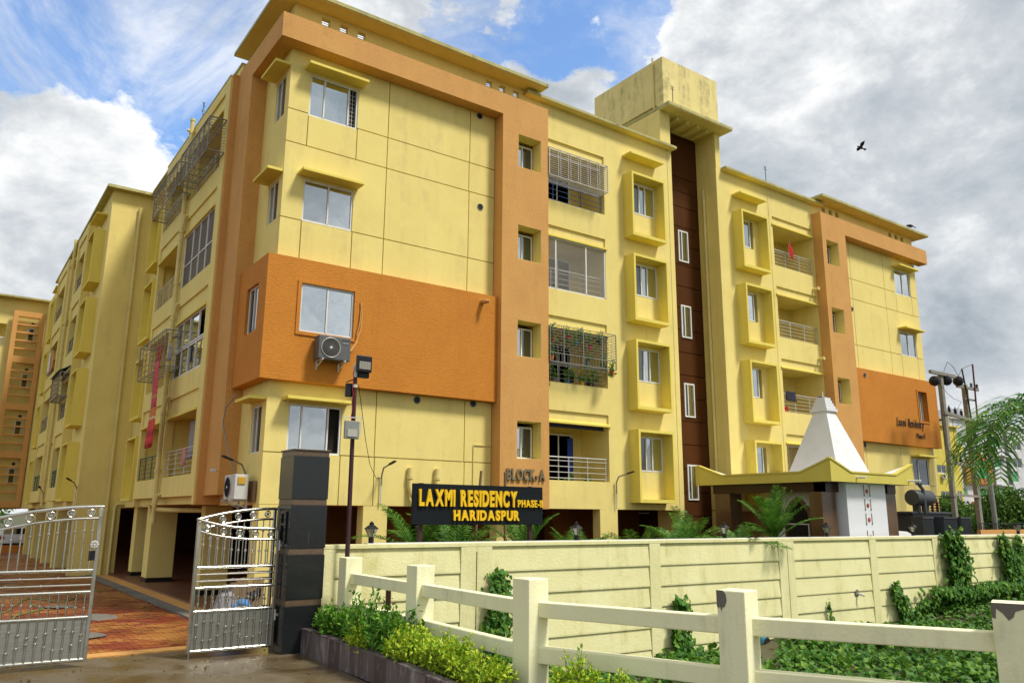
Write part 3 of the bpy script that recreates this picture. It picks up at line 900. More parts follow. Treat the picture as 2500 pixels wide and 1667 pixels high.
for j in range(8): c2.bar((15.0+j*0.37, YW+0.1, 4.13), (15.0+j*0.37, YW+0.1, 4.70), 0.012)
c2.build('balcony_cage', 'grey_metal', A)
# mesh screen, third floor: frame + woven diagonal wires
ms = MB()
for u in (14.92, 15.55, 16.85, 17.69): ms.bar((u, YW+0.03, 7.19), (u, YW+0.03, 8.93), 0.045, 0.03)
for z in (7.20, 8.92): ms.bar((14.90, YW+0.03, z), (17.71, YW+0.03, z), 0.03, 0.045)
def wires(mb, axis, u0, u1, w, z0, z1, step, r):
    H = z1-z0; n = int((u1-u0+H)/step)
    for i in range(n+1):
        for sg in (1, -1):
            c = u0-H+i*step if sg > 0 else u0+i*step
            pa, pb_ = (c, z0), (c+sg*H, z1)
            (xa, za), (xb, zb) = sorted((pa, pb_))
            if xb <= u0 or xa >= u1: continue
            t = (zb-za)/(xb-xa)
            if xa < u0: za += (u0-xa)*t; xa = u0
            if xb > u1: zb += (u1-xb)*t; xb = u1
            p, q = ((xa, w, za), (xb, w, zb)) if axis == 'Y' else ((w, xa, za), (w, xb, zb))
            mb.bar(p, q, r)
screen = sub(ms.build('screen_frame', 'white_frame', A))
wm = MB(); wires(wm, 'Y', 14.92, 17.69, YW+0.035, 7.2, 8.92, 0.08, 0.006); wm.build('wire_mesh', 'pale_metal', screen)
# ground: blocked grille of the right wing's lowest balcony
cage(A, 'Y', mir(17.72), mir(15.2), YW-0.05, YW+0.05, 1.1, 2.75, nh=6, nvg=16, pair=False, mat='grey_metal')

# --- stair recess
stp = [G0+0.05, -0.9, 0.02, 0.87, 1.72, 2.62, 3.5, 4.37, 5.25, 6.13, 7.0, 7.87, 8.75, 9.62, 10.42, 11.2, 12.05, 12.7, 13.3, 15.1]
wh = []
for k in storeys(): wh.append((22.50, 23.02, 0.62+FH*k, 1.87+FH*k))
for z0, z1 in zip(stp[:-1], stp[1:]):
    m = MB(); m.wall('Y', 21.17, 23.75, z0+0.014, z1-0.014, 20.40, 20.45, [h for h in wh if h[2] < z1 and h[3] > z0])
    m.build('cladding_panel', 'brown_paint', A)
m = MB(); m.wall('Y', 21.17, 23.75, G0, 15.15, 20.46, 20.60, wh); m.build('stair_wall', 'brown_paint', A)
for h in wh: window(A, 'Y', 20.36, h[0]-0.02, h[1]+0.02, h[2]-0.02, h[3]+0.02, [(0, 0.32, DG), (0.32, 1, RG)], fr=0.055)
m = MB(); m.box(21.10, 21.168, YW+0.06, 20.6, G0, 15.17); m.box(20.62, 21.168, YW-0.002, YW+0.3, TOPZ+0.09, 15.17); m.box(20.62, 20.76, YW+0.3, 23.3, 12.95, 15.17)
m.build('stair_fin', 'yellow_paint', A)
m = MB(); m.box(23.752, 24.04, YW-0.002, 20.62, G0, 15.17); m.box(23.9, 24.04, 20.62, 23.3, 12.95, 15.17); m.build('stair_fin', 'yellow_paint', A)
m = MB(); m.box(20.62, 24.28, 18.88, 21.9, 15.20, 15.33); m.build('stair_roof_slab', 'mossy_slab_edge', A, bevel=0.01)
m = MB(); m.box(20.64, 24.26, 18.9, 21.8, 15.172, 15.199); m.build('soffit', 'yellow_paint', A)
for xx in (21.55, 22.1, 22.7, 23.25):
    m = MB(); m.box(xx, xx+0.12, 19.35, 20.2, 15.02, 15.17); m.build('soffit_rib', 'yellow_paint', A)
m = MB(); m.box(20.88, 24.05, YW, 23.35, 15.60, 17.52); m.box(20.88, 21.12, YW, 19.75, 15.331, 15.598); m.box(23.80, 24.05, YW, 19.75, 15.331, 15.598); m.box(21.1, 23.85, 19.6, 23.3, 15.331, 15.598)
m.build('rooftop_tank', 'weathered_yellow_paint', A)
m = MB(); m.tube([(20.83, 19.85, TOPZ), (20.83, 19.85, 17.65)], 0.035, 8); m.build('drain_pipe', 'pipe_paint', A)
m = MB(); m.tube([(23.68, 20.03, G0), (23.68, 20.03, 12.85)], 0.06, 10)
for z in np.arange(-1, 12.8, 1.5): m.lathe([(0.075, 0), (0.075, 0.1)], 10, (23.68, 20.03, z))
m.build('drain_pipe', 'pipe_paint', A, smooth=True)
# joint drip pipe on the right wing
m = MB(); m.box(26.96, 26.985, YW-0.012, YW+0.02, 0.3, TOPZ-0.02); m.build('thin_conduit', 'pipe_paint', A)

# --- left face of block A
XL, XP, XF = 6.38, 5.93, 5.714
hl = [(19.72, 20.48, 10.60, 11.82), (19.72, 20.48, 7.60, 8.72), (19.72, 20.46, 1.48, 2.68), (19.74, 20.67, 4.55, 5.80)]
m = MB(); m.wall('X', YW+0.0605, 22.7, 0.22, 12.99, XL, XL+0.2, hl); m.box(XL, XL+0.17, YW+0.1705, 22.95, 12.991, 13.813); m.build('side_wall', 'yellow_paint', A)
m = MB(); m.wall('X', YW-0.002, 21.4, 3.25, 6.44, 6.07, XL-0.002, [hl[3]]); m.build('orange_band', 'deep_orange_paint', A)
m = MB(); m.box(XP, XL-0.001, YW, 21.4, 12.41, 13.12); m.build('orange_beam', 'sandy_orange_paint', A)
m = MB(); m.box(XP, XL-0.001, 21.4, 22.72, 0.48, 13.12); m.build('orange_pier', 'sandy_orange_paint', A)
m = MB(); m.box(XF+0.03, 7.1, 22.722, 22.86, 0.24, 13.03); m.build('orange_end_wall', 'sandy_orange_paint', A)
for (a, b, c, d) in hl[:3]:
    window(A, 'X', XL+0.03, a, b, c, d, [(0, 0.5, DG), (0.5, 1, RG)], fr=0.04)
    hood(A, 'X', 19.42, 20.62, XL, d+0.17, 0.42)
window(A, 'X', 6.14, 19.76, 20.65, 4.55, 5.80, [(0, 0.5, RG), (0.5, 1, DG)], fr=0.045)
# balcony bays
bays = [(23.35, 26.82), (27.85, 30.75)]
hh, hn = [], []
for k in storeys():
    for a, b in bays:
        hh.append((a, b, 1.08+FH*k, 2.87+FH*k)); hn.append((a, b, 1.08+FH*k, min(3.50, 12.72-FH*k) + FH*k))
m = MB(); m.wall('X', 22.862, 31.0, 0.48, 13.03, XF, XF+0.055, hn); m.build('bay_skin', 'yellow_paint', A)
m = MB(); m.wall('X', 22.862, 31.0, 0.48, 13.03, XF+0.056, XF+0.2, hh); m.build('bay_wall', 'yellow_paint', A)
m = MB(); m.box(XF+0.002, XF+0.25, 22.862, 23.05, 0.24, 0.479); m.box(XF+0.002, XF+0.25, 30.85, 31.0, 0.24, 0.479); m.box(XF+0.2, 8.0, 22.862, 31.0, 0.262, 0.479)
m.build('bay_beam', 'yellow_paint', A)
m = MB(); m.box(XF+0.2, 7.6, 30.86, 31.0, 0.48, 13.0); m.box(XF+0.202, 7.0, 26.95, 27.72, 0.48, 13.0)
for k in storeys():
    m.box(XF+0.202, 7.1, 22.88, 30.85, 0.60+FH*k, 0.74+FH*k); m.box(XF+0.202, 7.1, 22.88, 30.85, 2.95+FH*k, 3.05+FH*k)
m.box(7.05, 7.2, 22.88, 30.9, 0.48, 13.0)
m.build('bay_interior', 'yellow_paint', A)
for k in storeys():
    for a, b in bays:
        q = MB(); q.prism([(XF-0.05, 2.87+FH*k), (XF+0.056, 2.87+FH*k), (XF+0.056, 2.99+FH*k), (XF-0.05, 2.93+FH*k)], a-0.03, b+0.03, 'Y'); q.build('lintel_ledge', 'golden_paint', A)
        window(A, 'X', 7.02, a+0.5, a+2.0, 0.8+FH*k, 2.6+FH*k, [(0, 0.5, DG), (0.5, 1, DG)], inward=-1, room=False)
# bay fittings
railing(A, 'X', 23.37, 26.80, XF+0.06, 1.10, 1.85, 5, posts=(0.02, 0.3, 0.62, 0.9))
railing(A, 'X', 23.37, 26.80, XF+0.12, 10.25, 11.0, 5, posts=(0.02, 0.28, 0.55, 0.9))
railing(A, 'X', 27.87, 30.73, XF+0.06, 1.10, 1.85, 5, mat='green_metal', posts=(0.02, 0.33, 0.66, 0.98))
railing(A, 'X', 27.87, 30.73, XF+0.06, 7.20, 7.95, 5, posts=(0.02, 0.33, 0.66, 0.98))
railing(A, 'X', 27.87, 30.73, XF+0.06, 10.25, 11.0, 5, posts=(0.02, 0.33, 0.66, 0.98))
cage(A, 'X', 22.9, 26.25, 5.22, XF-0.01, 10.50, 11.55, nh=11, nvg=6, mat='grey_metal', r=0.013)
cage(A, 'X', 26.75, 30.2, 5.22, XF-0.01, 10.50, 11.55, nh=8, nvg=7, mat='grey_metal', r=0.013, pair=False)
cage(A, 'X', 25.9, 29.7, 5.22, XF-0.01, 4.45, 5.60, nh=6, nvg=7, mat='grey_metal', r=0.013, pair=False)
sf = MB()
for u in (23.37, 24.1, 24.95, 25.8, 26.80): sf.bar((XF+0.03, u, 7.15), (XF+0.03, u, 8.96), 0.04)
for z in (7.15, 8.95, 7.9): sf.bar((XF+0.03, 23.36, z), (XF+0.03, 26.81, z), 0.035)
screen = sub(sf.build('screen_frame', 'white_frame', A))
wm = MB(); wires(wm, 'X', 23.37, 26.8, XF+0.04, 7.15, 8.95, 0.10, 0.011); wm.build('wire_mesh', 'grey_metal', screen)
# glazed bay, second floor
window(A, 'X', XF+0.02, 23.37, 26.80, 5.05, 5.93, [(0, 0.2, None), (0.2, 0.5, RG), (0.5, 0.75, RG), (0.75, 1, RG)], fr=0.05, room=False)
window(A, 'X', XF+0.02, 23.37, 26.80, 4.14, 5.02, [(0, 0.25, RG), (0.25, 0.5, RG), (0.5, 0.75, RG), (0.75, 1, DG)], fr=0.05)
# set back part with shadow boxes, up to block B
m = MB(); m.box(6.30, 6.5, 31.0, 35.88, 0.22, 13.55); m.build('side_wall', 'yellow_paint', A)
for k in storeys():
    shadow_box(A, 'X', 32.35, 34.12, 6.30, 0.44+FH*k, 2.82+FH*k)
    window(A, 'X', 6.27, 32.6, 33.8, 1.47+FH*k, 2.63+FH*k, [(0, 0.5, DG), (0.5, 1, RG)], room=False)
hood(A, 'X', 32.35, 34.12, 6.30, 12.70, 0.44)
m = MB(); m.box(6.05, 6.6, 23.1, 35.6, TOPZ, TOPZ+0.09); m.build('cornice', 'mossy_slab_edge', A)
m = MB(); m.box(6.08, 6.3, 23.0, 31.0, 13.031, TOPZ-0.002); m.build('parapet_wall', 'yellow_paint', A)
m = MB(); m.box(5.70, 6.1, 22.9, 31.02, 13.031, 13.07); m.build('parapet_coping', 'mossy_slab_edge', A)
# down pipes on the left face
def pipe(par, pts, r=0.055, clamps=(), ax=None, mat='pipe_paint'):
    m = MB(); m.tube(pts, r, 10)
    for c in clamps: m.lathe([(r*1.3, -0.05), (r*1.3, 0.05)], 10, c)
    return m.build('drain_pipe', mat, par, smooth=True)
px0, py0 = 5.60, 26.98
pts = [(px0, py0, 12.4), (px0, py0, 0.45), (px0-0.02, py0, 0.25), (px0+0.05, py0, 0.12), (px0+0.3, py0-0.2, 0.10), (6.9, 25.2, 0.10), (6.95, 25.1, 0.0), (6.95, 25.1, G0)]
pipe(A, pts, 0.075, [(px0, py0, z) for z in (12.0, 10.4, 9.2, 7.4, 6.2, 4.3, 3.1, 1.3)])
for k in storeys():
    m = MB(); m.tube([(5.78, py0-0.25, 3.55+FH*k-3.05+0.1), (5.62, py0-0.22, 3.6+FH*k-3.05), (px0, py0-0.05, 3.2+FH*k-3.05), (px0, py0, 2.9+FH*k-3.05)], 0.055, 8); m.lathe([(0.085, 0), (0.085, 0.22)], 10, (px0, py0, 2.75+FH*k-3.05)); m.build('pipe_branch', 'pipe_paint', A, smooth=True)
# stilt columns (tagged as parts of the block)
def column(x0, x1, y0, y1, mat='yellow_paint', name='stilt_column'):
    m = MB(); m.box(x0, x1, y0, y1, G0+0.2, 0.224); c = sub(m.build(name, mat, A, bevel=0.01))
    q = MB(); q.box(x0-0.012, x1+0.012, y0-0.012, y1+0.012, G0, G0+0.2); q.build('skirting', 'black_granite', c)
column(6.381, 7.15, YW+0.002, 19.9)
column(6.6, 7.4, 24.9, 25.3)
column(6.30, 7.15, 30.5, 31.3)
column(6.45, 7.25, 33.9, 34.5)
for x0, x1 in ((9.1, 9.8), (13.30, 14.1), (17.28, 18.04), (20.93, 21.09), (26.8, 27.5), (30.6, 31.3), (35.0, 35.7)):
    column(x0, x1, YW+0.002, 19.75)
for x0 in (8.8, 12.0, 15.4, 18.6, 24.5, 28.5, 33.0):
    column(x0, x0+0.75, 23.5, 24.0, 'stilt_orange_shaded'); column(x0+0.6, x0+1.2, 28.5, 29.0, 'stilt_orange_shaded')
for q in ((19.0, 23.7, 24.2, 24.4), (10.2, 12.4, 26, 26.2), (30.0, 38.4, 21.6, 21.8), (38.2, 38.4, 21.81, 57.0), (36.9, 38.5, YW+0.02, YW+0.2), (24.05, 26.4, 19.5, 19.7)):
    m = MB(); m.box(*q, G0, 0.222); m.build('stilt_partition', 'stilt_orange_shaded', A)
m = MB(); m.box(6.9, 75.0, 57.9, 58.1, G0, 0.224); m.build('far_partition', 'brown_paint', A)
column(7.05+0.35, 7.9, 22.0, 22.4)
# drain pipes at the front foot of the corner part, vent holes
for x in (10.40, 11.24):
    m = MB(); m.tube([(x, YW-0.07, 1.25), (x, YW-0.07, 0.75), (x+0.03, YW-0.12, 0.55), (x+0.15, YW-0.15, 0.40), (x+0.6, YW-0.1, 0.3)], 0.075, 10); m.lathe([(0.095, 0), (0.095, 0.09)], 10, (x, YW-0.07, 0.95)); m.build('drain_pipe', 'pipe_paint', A, smooth=True)
m = MB(); m.bar((12.45, YW-0.02, 0.3), (12.45, YW-0.02, 1.98), 0.02); m.bar((12.45, YW-0.02, 1.98), (13.1, YW-0.02, 1.98), 0.02); m.build('thin_conduit', 'pipe_paint', A)
for x, z, w in ((12.48, 12.32, YW), (12.56, 9.29, YW), (10.57, 3.12, YW), (12.42, 3.18, YW), (mir(12.48), 12.32, YW), (mir(12.3), 9.2, YW), (mir(12.2), 6.15, YB_), (mir(12.2), 3.12, YW)):
    m = MB(); m.lathe([(0.085, 0), (0.085, 0.02)], 16, (x, w-0.012, z), 'Y'); vh = sub(m.build('vent_hole', 'black_plastic', A))
    q = MB(); q.tube([(x+0.1*math.cos(t), w-0.01, z+0.1*math.sin(t)) for t in np.linspace(0, 2*math.pi, 17)], 0.012, 5); q.build('rim', 'grey_plastic', vh)
m = MB(); m.tube([(12.50, YB_+0.05, 6.2), (12.50, YB_-0.22, 6.17)], 0.075, 12); m.tube([(12.50, YB_-0.22, 6.17), (12.56, YB_-0.34, 6.14)], 0.055, 12); m.build('vent_pipe', 'sandy_orange_paint', A, smooth=True)
for k in (0, 1, 2):     # rain spouts of the right wing balconies
    m = MB(); m.tube([(29.72, YW+0.05, 3.52+FH*k), (29.72, YW-0.25, 3.50+FH*k)], 0.05, 10); m.lathe([(0.075, 0), (0.075, 0.06)], 10, (29.72, YW-0.3, 3.50+FH*k), 'Y'); m.build('rain_spout', 'pipe_paint', A, smooth=True)

# ---------------------------------------------------------------- lettering
def letters(par, text, origin, height, total, depth, mat, axis_u=(1, 0, 0), bold=0.0, shear=0.0, name='letter', widths=None):
    """each character a part; baseline starts at origin and runs along axis_u, standing up z, facing -Y"""
    x = 0.0; items = []
    for chx in text:
        if chx == ' ':
            items.append((None, 0.34)); continue
        cu = bpy.data.curves.new('t', 'FONT'); cu.body = chx; cu.size = 1.0; cu.extrude = 0.5; cu.offset = bold; cu.shear = shear
        ob = bpy.data.objects.new('t', cu); COL.objects.link(ob)
        dg = bpy.context.evaluated_depsgraph_get(); me = bpy.data.meshes.new_from_object(ob.evaluated_get(dg))
        bpy.data.objects.remove(ob)
        xs = [v.co.x for v in me.vertices]
        items.append((me, max(xs)-min(xs), min(xs)))
    gap = 0.12
    W_ = sum(i[1]+gap for i in items)-gap
    sx = total/W_; sz = height/0.72
    ux, uy, uz = axis_u
    for it in items:
        if it[0] is not None:
            me, w_, mn = it
            for v in me.vertices:
                a, b, c = v.co
                a = (x+a-mn)*sx; b = b*sz; c = -c*depth
                v.co = (a*ux, a*uy+c, a*uz+b)
            me.materials.append(M[mat]); me.name = name
            o = bpy.data.objects.new(name, me); COL.objects.link(o); o.parent = par
            ro = par['_o']; o.location = (origin[0]-ro[0], origin[1]-ro[1], origin[2]-ro[2])
        x += it[1]+gap
letters(A, 'BLOCK-A', (13.30, YP-0.035, 1.02), 0.32, 1.38, 0.06, 'bronze_letter', bold=0.03)
letters(A, 'Laxmi Residency', (34.95, YB_-0.03, 4.10), 0.40, 2.35, 0.025, 'dark_letter', shear=0.25)
letters(A, 'Phase-II', (36.55, YB_-0.03, 3.62), 0.24, 0.75, 0.02, 'dark_letter', shear=0.2)
# the grey panel of peeling spots on the stair fin is left to the paint

# ================================================================== BLOCK B (wing beyond, juts out to the left)
B = thing('apartment_building', 'mustard apartment block farther along the drive, with a tall drain pipe and box window surrounds', 'apartment building', (4.57, 35.9, G0))
m = MB(); m.box(4.57, 6.2, 35.9, 36.1, G0, 13.5); m.box(6.2, 30, 35.9, 36.1, 0.2, 13.5); m.build('end_wall', 'yellow_paint', B)
m = MB(); m.box(4.30, 30, 35.55, 36.4, 13.5, 13.62); m.box(4.30, 6, 36.4, 53.6, 13.5, 13.62); m.build('cornice', 'mossy_slab_edge', B)
hb = [(37.1, 38.3, 1.4+FH*k, 2.6+FH*k) for k in storeys()] + [(e_, f_, 0.75+FH*k, 2.95+FH*k) for k in storeys() for e_, f_ in ((39.9, 42.9), (46.6, 50.7))] + [(44.0, 45.4, 1.4+FH*k, 2.7+FH*k) for k in storeys()]
m = MB(); m.wall('X', 36.1, 60, 0.22, 13.5, 4.57, 4.75, hb); m.build('side_wall', 'yellow_paint', B)
bb = [(40.1, 42.6), (46.9, 50.6)]
m1, m2, m3 = MB(), MB(), MB()
for (a, b), (e, f) in zip(bb, ((39.7, 43.1), (46.4, 50.9))):
    m1.wall('X', e+0.002, f-0.002, 0.502, 13.098, 4.22, 4.28, [(a, b, 1.08+FH*k, 3.45+FH*k if k < 3 else 12.7) for k in storeys()])
    m2.wall('X', e, f, 0.5, 13.1, 4.281, 4.56, [(a, b, 1.08+FH*k, 2.87+FH*k) for k in storeys()])
    m3.box(4.562, 5.49, e+0.003, e+0.15, 0.5, 13.1); m3.box(4.562, 5.49, f-0.15, f-0.003, 0.5, 13.1)
    for k in storeys(): m3.box(4.565, 5.495, e+0.01, f-0.01, 0.62+FH*k, 0.74+FH*k)
    m3.box(5.5, 5.6, e+0.02, f-0.02, 0.5, 13.1)
m1.build('bay_skin', 'yellow_paint', B); m2.build('bay_wall', 'yellow_paint', B); m3.build('bay_interior', 'yellow_paint', B)
for k in storeys():
    shadow_box(B, 'X', 36.85, 38.66, 4.57, 0.44+FH*k, 2.82+FH*k, 0.43)
    shadow_box(B, 'X', 50.95, 52.75, 4.57, 0.44+FH*k, 2.82+FH*k, 0.43)
    window(B, 'X', 4.56, 37.1, 38.3, 1.4+FH*k, 2.6+FH*k, [(0, .5, DG), (.5, 1, RG)], room=False)
    for (a, b) in bb:
        railing(B, 'X', a, b, 4.32, 1.1+FH*k, 1.85+FH*k, 5, mat='grey_metal' if k else 'green_metal', posts=(0.02, 0.3, 0.6, 0.95), r=0.016, top=0.03)
    hood(B, 'X', 43.9, 45.6, 4.57, 3.3+FH*k, 0.4) if k != 1 else None
    window(B, 'X', 4.55, 44.0, 45.4, 1.4+FH*k, 2.7+FH*k, [(0, .5, DG), (.5, 1, RG)], room=False)
hood(B, 'X', 36.85, 38.66, 4.57, 12.73, 0.43); hood(B, 'X', 50.95, 52.75, 4.57, 12.73, 0.43)
cage(B, 'X', 39.9, 42.8, 3.85, 4.21, 5.05, 6.10, nh=5, nvg=5, mat='grey_metal', r=0.02, pair=False)
m = MB(); m.prism([(3.75, 6.10), (4.21, 6.38), (4.21, 6.42), (3.75, 6.14)], 39.85, 42.85, 'Y'); m.build('cage_canopy', 'navy_cloth', B)
pipe(B, [(5.68, 35.80, 12.9), (5.68, 35.80, G0)], 0.065, [(5.68, 35.8, z) for z in (11.2, 9.3, 7.6, 5.9, 3.6, 1.9, 0.1)])
pipe(B, [(6.4, 35.75, 0.35), (6.02, 35.75, 0.35), (5.96, 35.75, 0.25), (5.96, 35.75, G0)], 0.06)
pipe(B, [(4.12, 43.4, 13.3), (4.12, 43.4, 0.3)], 0.07, [(4.12, 43.4, z) for z in (12, 9, 7.5, 6, 3, 1.5)])
for yy in (41.4, 45.5, 50.5, 55):
    m = MB(); m.box(4.6, 5.4, yy, yy+0.5, G0, 0.5); m.build('stilt_column', 'yellow_paint', B)
m = MB(); m.box(4.6, 12, 36.2, 59.9, 0.22, 0.45); m.build('stilt_ceiling', 'sandy_orange_paint', B)
m = MB(); m.box(5.62, 8, 36.2, 59.5, 0.46, 13.3); m.build('inner_block', 'yellow_paint', B)

# ================================================================== BLOCK C (across the end of the drive)
Cb = thing('apartment_building', 'farthest yellow apartment block, with an orange ladder-like frame over its windows', 'apartment building', (-14, 60, G0))
hc = [(-13.5, 2.42, 1.35+FH*k, 2.86+FH*k) for k in storeys()] + [(2.95, 4.20, 0.9+FH*k, 3.3+FH*k) for k in storeys()]
m = MB(); m.wall('Y', -14, 5.6, 0.25, 13.70, 60.3, 60.5, [h for h in hc if h[0] < 0]); m.build('wall', 'yellow_paint', Cb)
m = MB(); m.box(-14.5, 5.6, 59.6, 61.5, 13.70, 13.82); m.build('cornice', 'mossy_slab_edge', Cb)
m = MB(); m.wall('Y', 2.70, 4.48, 0.30, 12.87, 59.7, 59.98, [(2.97, 4.20, 0.72+FH*k, 3.36+FH*k) for k in storeys()]); m.build('ladder_frame', 'sandy_orange_paint', Cb)
for k in storeys():
    for j in range(4):
        z = 0.72+FH*k+0.53*(j+1)
        m = MB(); m.box(2.97, 4.20, 59.72, 59.96, z-0.05, z+0.05); m.build('ladder_slat', 'sandy_orange_paint', Cb)
    window(Cb, 'Y', 60.24, 3.62, 4.02, 1.75+FH*k, 2.75+FH*k, [(0, 1, DG)], room=False, fr=0.06)
    m = MB(); m.lathe([(0.10, 0), (0.10, 0.03)], 14, (3.86, 60.27, 3.02+FH*k), 'Y'); m.build('vent_hole', 'black_plastic', Cb)
    railing(Cb, 'Y', -13.4, 2.42, 60.38, 1.38+FH*k, 1.95+FH*k, 4, posts=(0.2, 0.4, 0.6, 0.8, 0.95), r=0.018, top=0.03)
    m = MB(); m.box(-13.6, 2.6, 60.5, 61.8, 0.95+FH*k, 1.1+FH*k); m.box(-13.6, 2.6, 61.8, 62, 1.0+FH*k, 3.2+FH*k); m.build('balcony_interior', 'yellow_paint', Cb)
m = MB(); m.box(-14, 2.6, 62.0, 62.2, 0.3, 13.4); m.box(-14, 4.6, 60.5, 70, 0.22, 0.29); m.build('inner_block', 'yellow_paint', Cb)
for x in (-6, -2, 0.9, 5.4):
    m = MB(); m.box(x, x+0.6, 60.6, 61.2, G0, 0.22); m.build('stilt_column', 'brown_paint' if x > 0 else 'yellow_paint', Cb)

# ================================================================== GATE PILLAR
GP = thing('gate_pillar', 'tall square gate pillar clad in black granite with brown stone bands', 'gate pillar', (5.25, 14.22, G0))
px, py, pw, pl = 5.262, 14.22, 0.69, 0.70
m = MB(); m.box(px+0.02, px+pw-0.02, py+0.02, py+pl-0.02, G0, 1.13); m.build('core', 'bare_concrete', GP)
zb = [(G0, -1.59, 'black_granite'), (-1.59, -1.48, 'brown_granite'), (-1.48, -0.71, 'black_granite'), (-0.71, -0.60, 'brown_granite'),
      (-0.60, 0.16, 'black_granite'), (0.16, 0.27, 'brown_granite'), (0.27, 1.05, 'black_granite'), (1.05, 1.15, 'brown_granite')]
for z0, z1, mt in zb:
    e = 0.0 if mt == 'black_granite' else 0.012
    nm = 'granite_slab' if mt == 'black_granite' else 'stone_band'
    for f in range(4):
        m = MB()
        if f == 0: m.box(px+e, px+pw-e, py+e, py+e+0.018, z0+0.003, z1-0.003)
        if f == 1: m.box(px+e, px+e+0.018, py+0.02+e, py+pl-0.02-e, z0+0.003, z1-0.003)
        if f == 2: m.box(px+pw-e-0.018, px+pw-e, py+0.02+e, py+pl-0.02-e, z0+0.003, z1-0.003)
        if f == 3: m.box(px+e, px+pw-e, py+pl-e-0.018, py+pl-e, z0+0.003, z1-0.003)
        m.build(nm, mt, GP, bevel=0.003)
m = MB(); m.box(px-0.01, px+pw+0.01, py-0.01, py+pl+0.01, 1.15, 1.175); m.build('cap', 'brown_granite', GP, bevel=0.004)
for z in (-0.55, -1.75):
    m = MB(); m.tube([(px-0.04, py+0.36, z-0.09), (px-0.04, py+0.36, z+0.09)], 0.022, 8); m.box(px-0.03, px, py+0.33, py+0.39, z-0.02, z+0.02); m.build('gate_hinge', 'pale_metal', GP)
mb_ = MB(); mb_.wall('X', py+0.16, py+0.44, -0.52, 0.05, px-0.028, px-0.003, [(py+0.20, py+0.40, -0.48, -0.20), (py+0.20, py+0.40, -0.16, 0.01)]); mb_.build('letter_panel_frame', 'black_granite', GP)

# ================================================================== GATES (local frame: x along the leaf, z from the ground)
def arc_tube(mb, fn, u0, u1, r, n=16, y=0.0):
    mb.tube([(u0+(u1-u0)*i/n, y, fn(u0+(u1-u0)*i/n)) for i in range(n+1)], r, 10)
def make_gate(name_label, top, Wd=1.45, beads=None, side=1):
    """leaf stands in x 0..Wd, heights above ground"""
    t = thing('gate_leaf', name_label, 'gate', (0, 0, 0))
    h = lambda z: z-G0
    m = MB()
    for u in (0.0, Wd-0.055):
        m = MB(); m.box(u, u+0.055, -0.0275, 0.0275, h(-2.29), top(u+0.03)-0.02); m.build('stile', 'polished_steel', t, bevel=0.006)
    m = MB(); arc_tube(m, top, -0.01, Wd+0.01, 0.028); m.build('top_rail', 'polished_steel', t, smooth=True)
    low = lambda u: top(u)-0.185
    m = MB(); arc_tube(m, low, 0.05, Wd-0.05, 0.021); m.build('arched_rail', 'polished_steel', t, smooth=True)
    for z, r in ((-0.905, 0.026), (-1.24, 0.026), (-1.625, 0.026), (-2.262, 0.03)):
        m = MB(); m.tube([(0.05, 0, h(z)), (Wd-0.05, 0, h(z))], r, 10); m.build('rail', 'polished_steel', t, smooth=True)
    for z, us in ((-1.018, (0.43, 0.95)), (-1.128, (0.25, 0.72))):
        m = MB(); m.tube([(0.05, 0, h(z)), (Wd-0.05, 0, h(z))], 0.013, 8)
        for u in us: m.lathe([(0.013, -0.02), (0.024, -0.01), (0.024, 0.01), (0.013, 0.02)], 8, (u, 0, h(z)), 'X')
        m.build('rail', 'polished_steel', t, smooth=True)
    m = MB(); m.box(0.055, Wd-0.055, -0.004, 0.004, h(-2.25), h(-1.63)); m.build('sheet_panel', 'brushed_steel_sheet', t)
    prof = lambda r: [(r, -0.022), (r*1.9, -0.010), (r*1.9, 0.010), (r, 0.022)]
    nb = 11
    for i in range(nb):
        u = 0.10 + (Wd-0.20)*(i+0.15)/(nb-0.7)
        zt = low(u)
        m = MB(); m.tube([(u, 0, h(-0.905)), (u, 0, zt)], 0.0115, 8); m.lathe(prof(0.0135), 10, (u, 0, zt-0.20)); m.build('baluster', 'polished_steel', t, smooth=True)
        m = MB(); m.tube([(u, 0, h(-1.625)), (u, 0, h(-1.24))], 0.0115, 8); m.lathe(prof(0.0135), 10, (u, 0, h(-1.50)+0.011*(i if side > 0 else nb-i))); m.build('baluster', 'polished_steel', t, smooth=True)
        a = abs(((i+1) % 6)-2.5)
        m = MB(); m.tube([(u, -0.016, h(-2.25)), (u, -0.016, h(-1.63))], 0.0135, 8)
        m.lathe(prof(0.0145), 10, (u, -0.016, h(-1.94)+0.045+0.055*(2.5-a)/1.0*0.9)); m.lathe(prof(0.0145), 10, (u, -0.016, h(-1.94)-0.045-0.055*(2.5-a)))
        m.build('panel_baluster', 'polished_steel', t, smooth=True)
    for i in range(5):
        u = 0.17+i*(Wd-0.34)/4
        z = top(u)-0.094
        m = MB(); m.tube([(u+0.054*math.cos(a), 0, z+0.054*math.sin(a)) for a in np.linspace(0, 2*math.pi, 21)], 0.012, 6, cap=False)
        st = []
        for q in range(10):
            a = math.pi/2+q*math.pi/5; r = 0.048 if q % 2 == 0 else 0.019
            st.append((u+r*math.cos(a), z+r*math.sin(a)))
        m.prism(st, -0.008, 0.008, 'Y')
        m.build('star_medallion', 'polished_steel', t)
    m = MB(); m.tube([(0.03, -0.02, 0.0), (0.03, -0.02, 0.22)], 0.008, 6); m.build('drop_bolt', 'grey_metal', t)
    return t
hG = lambda z: z-G0
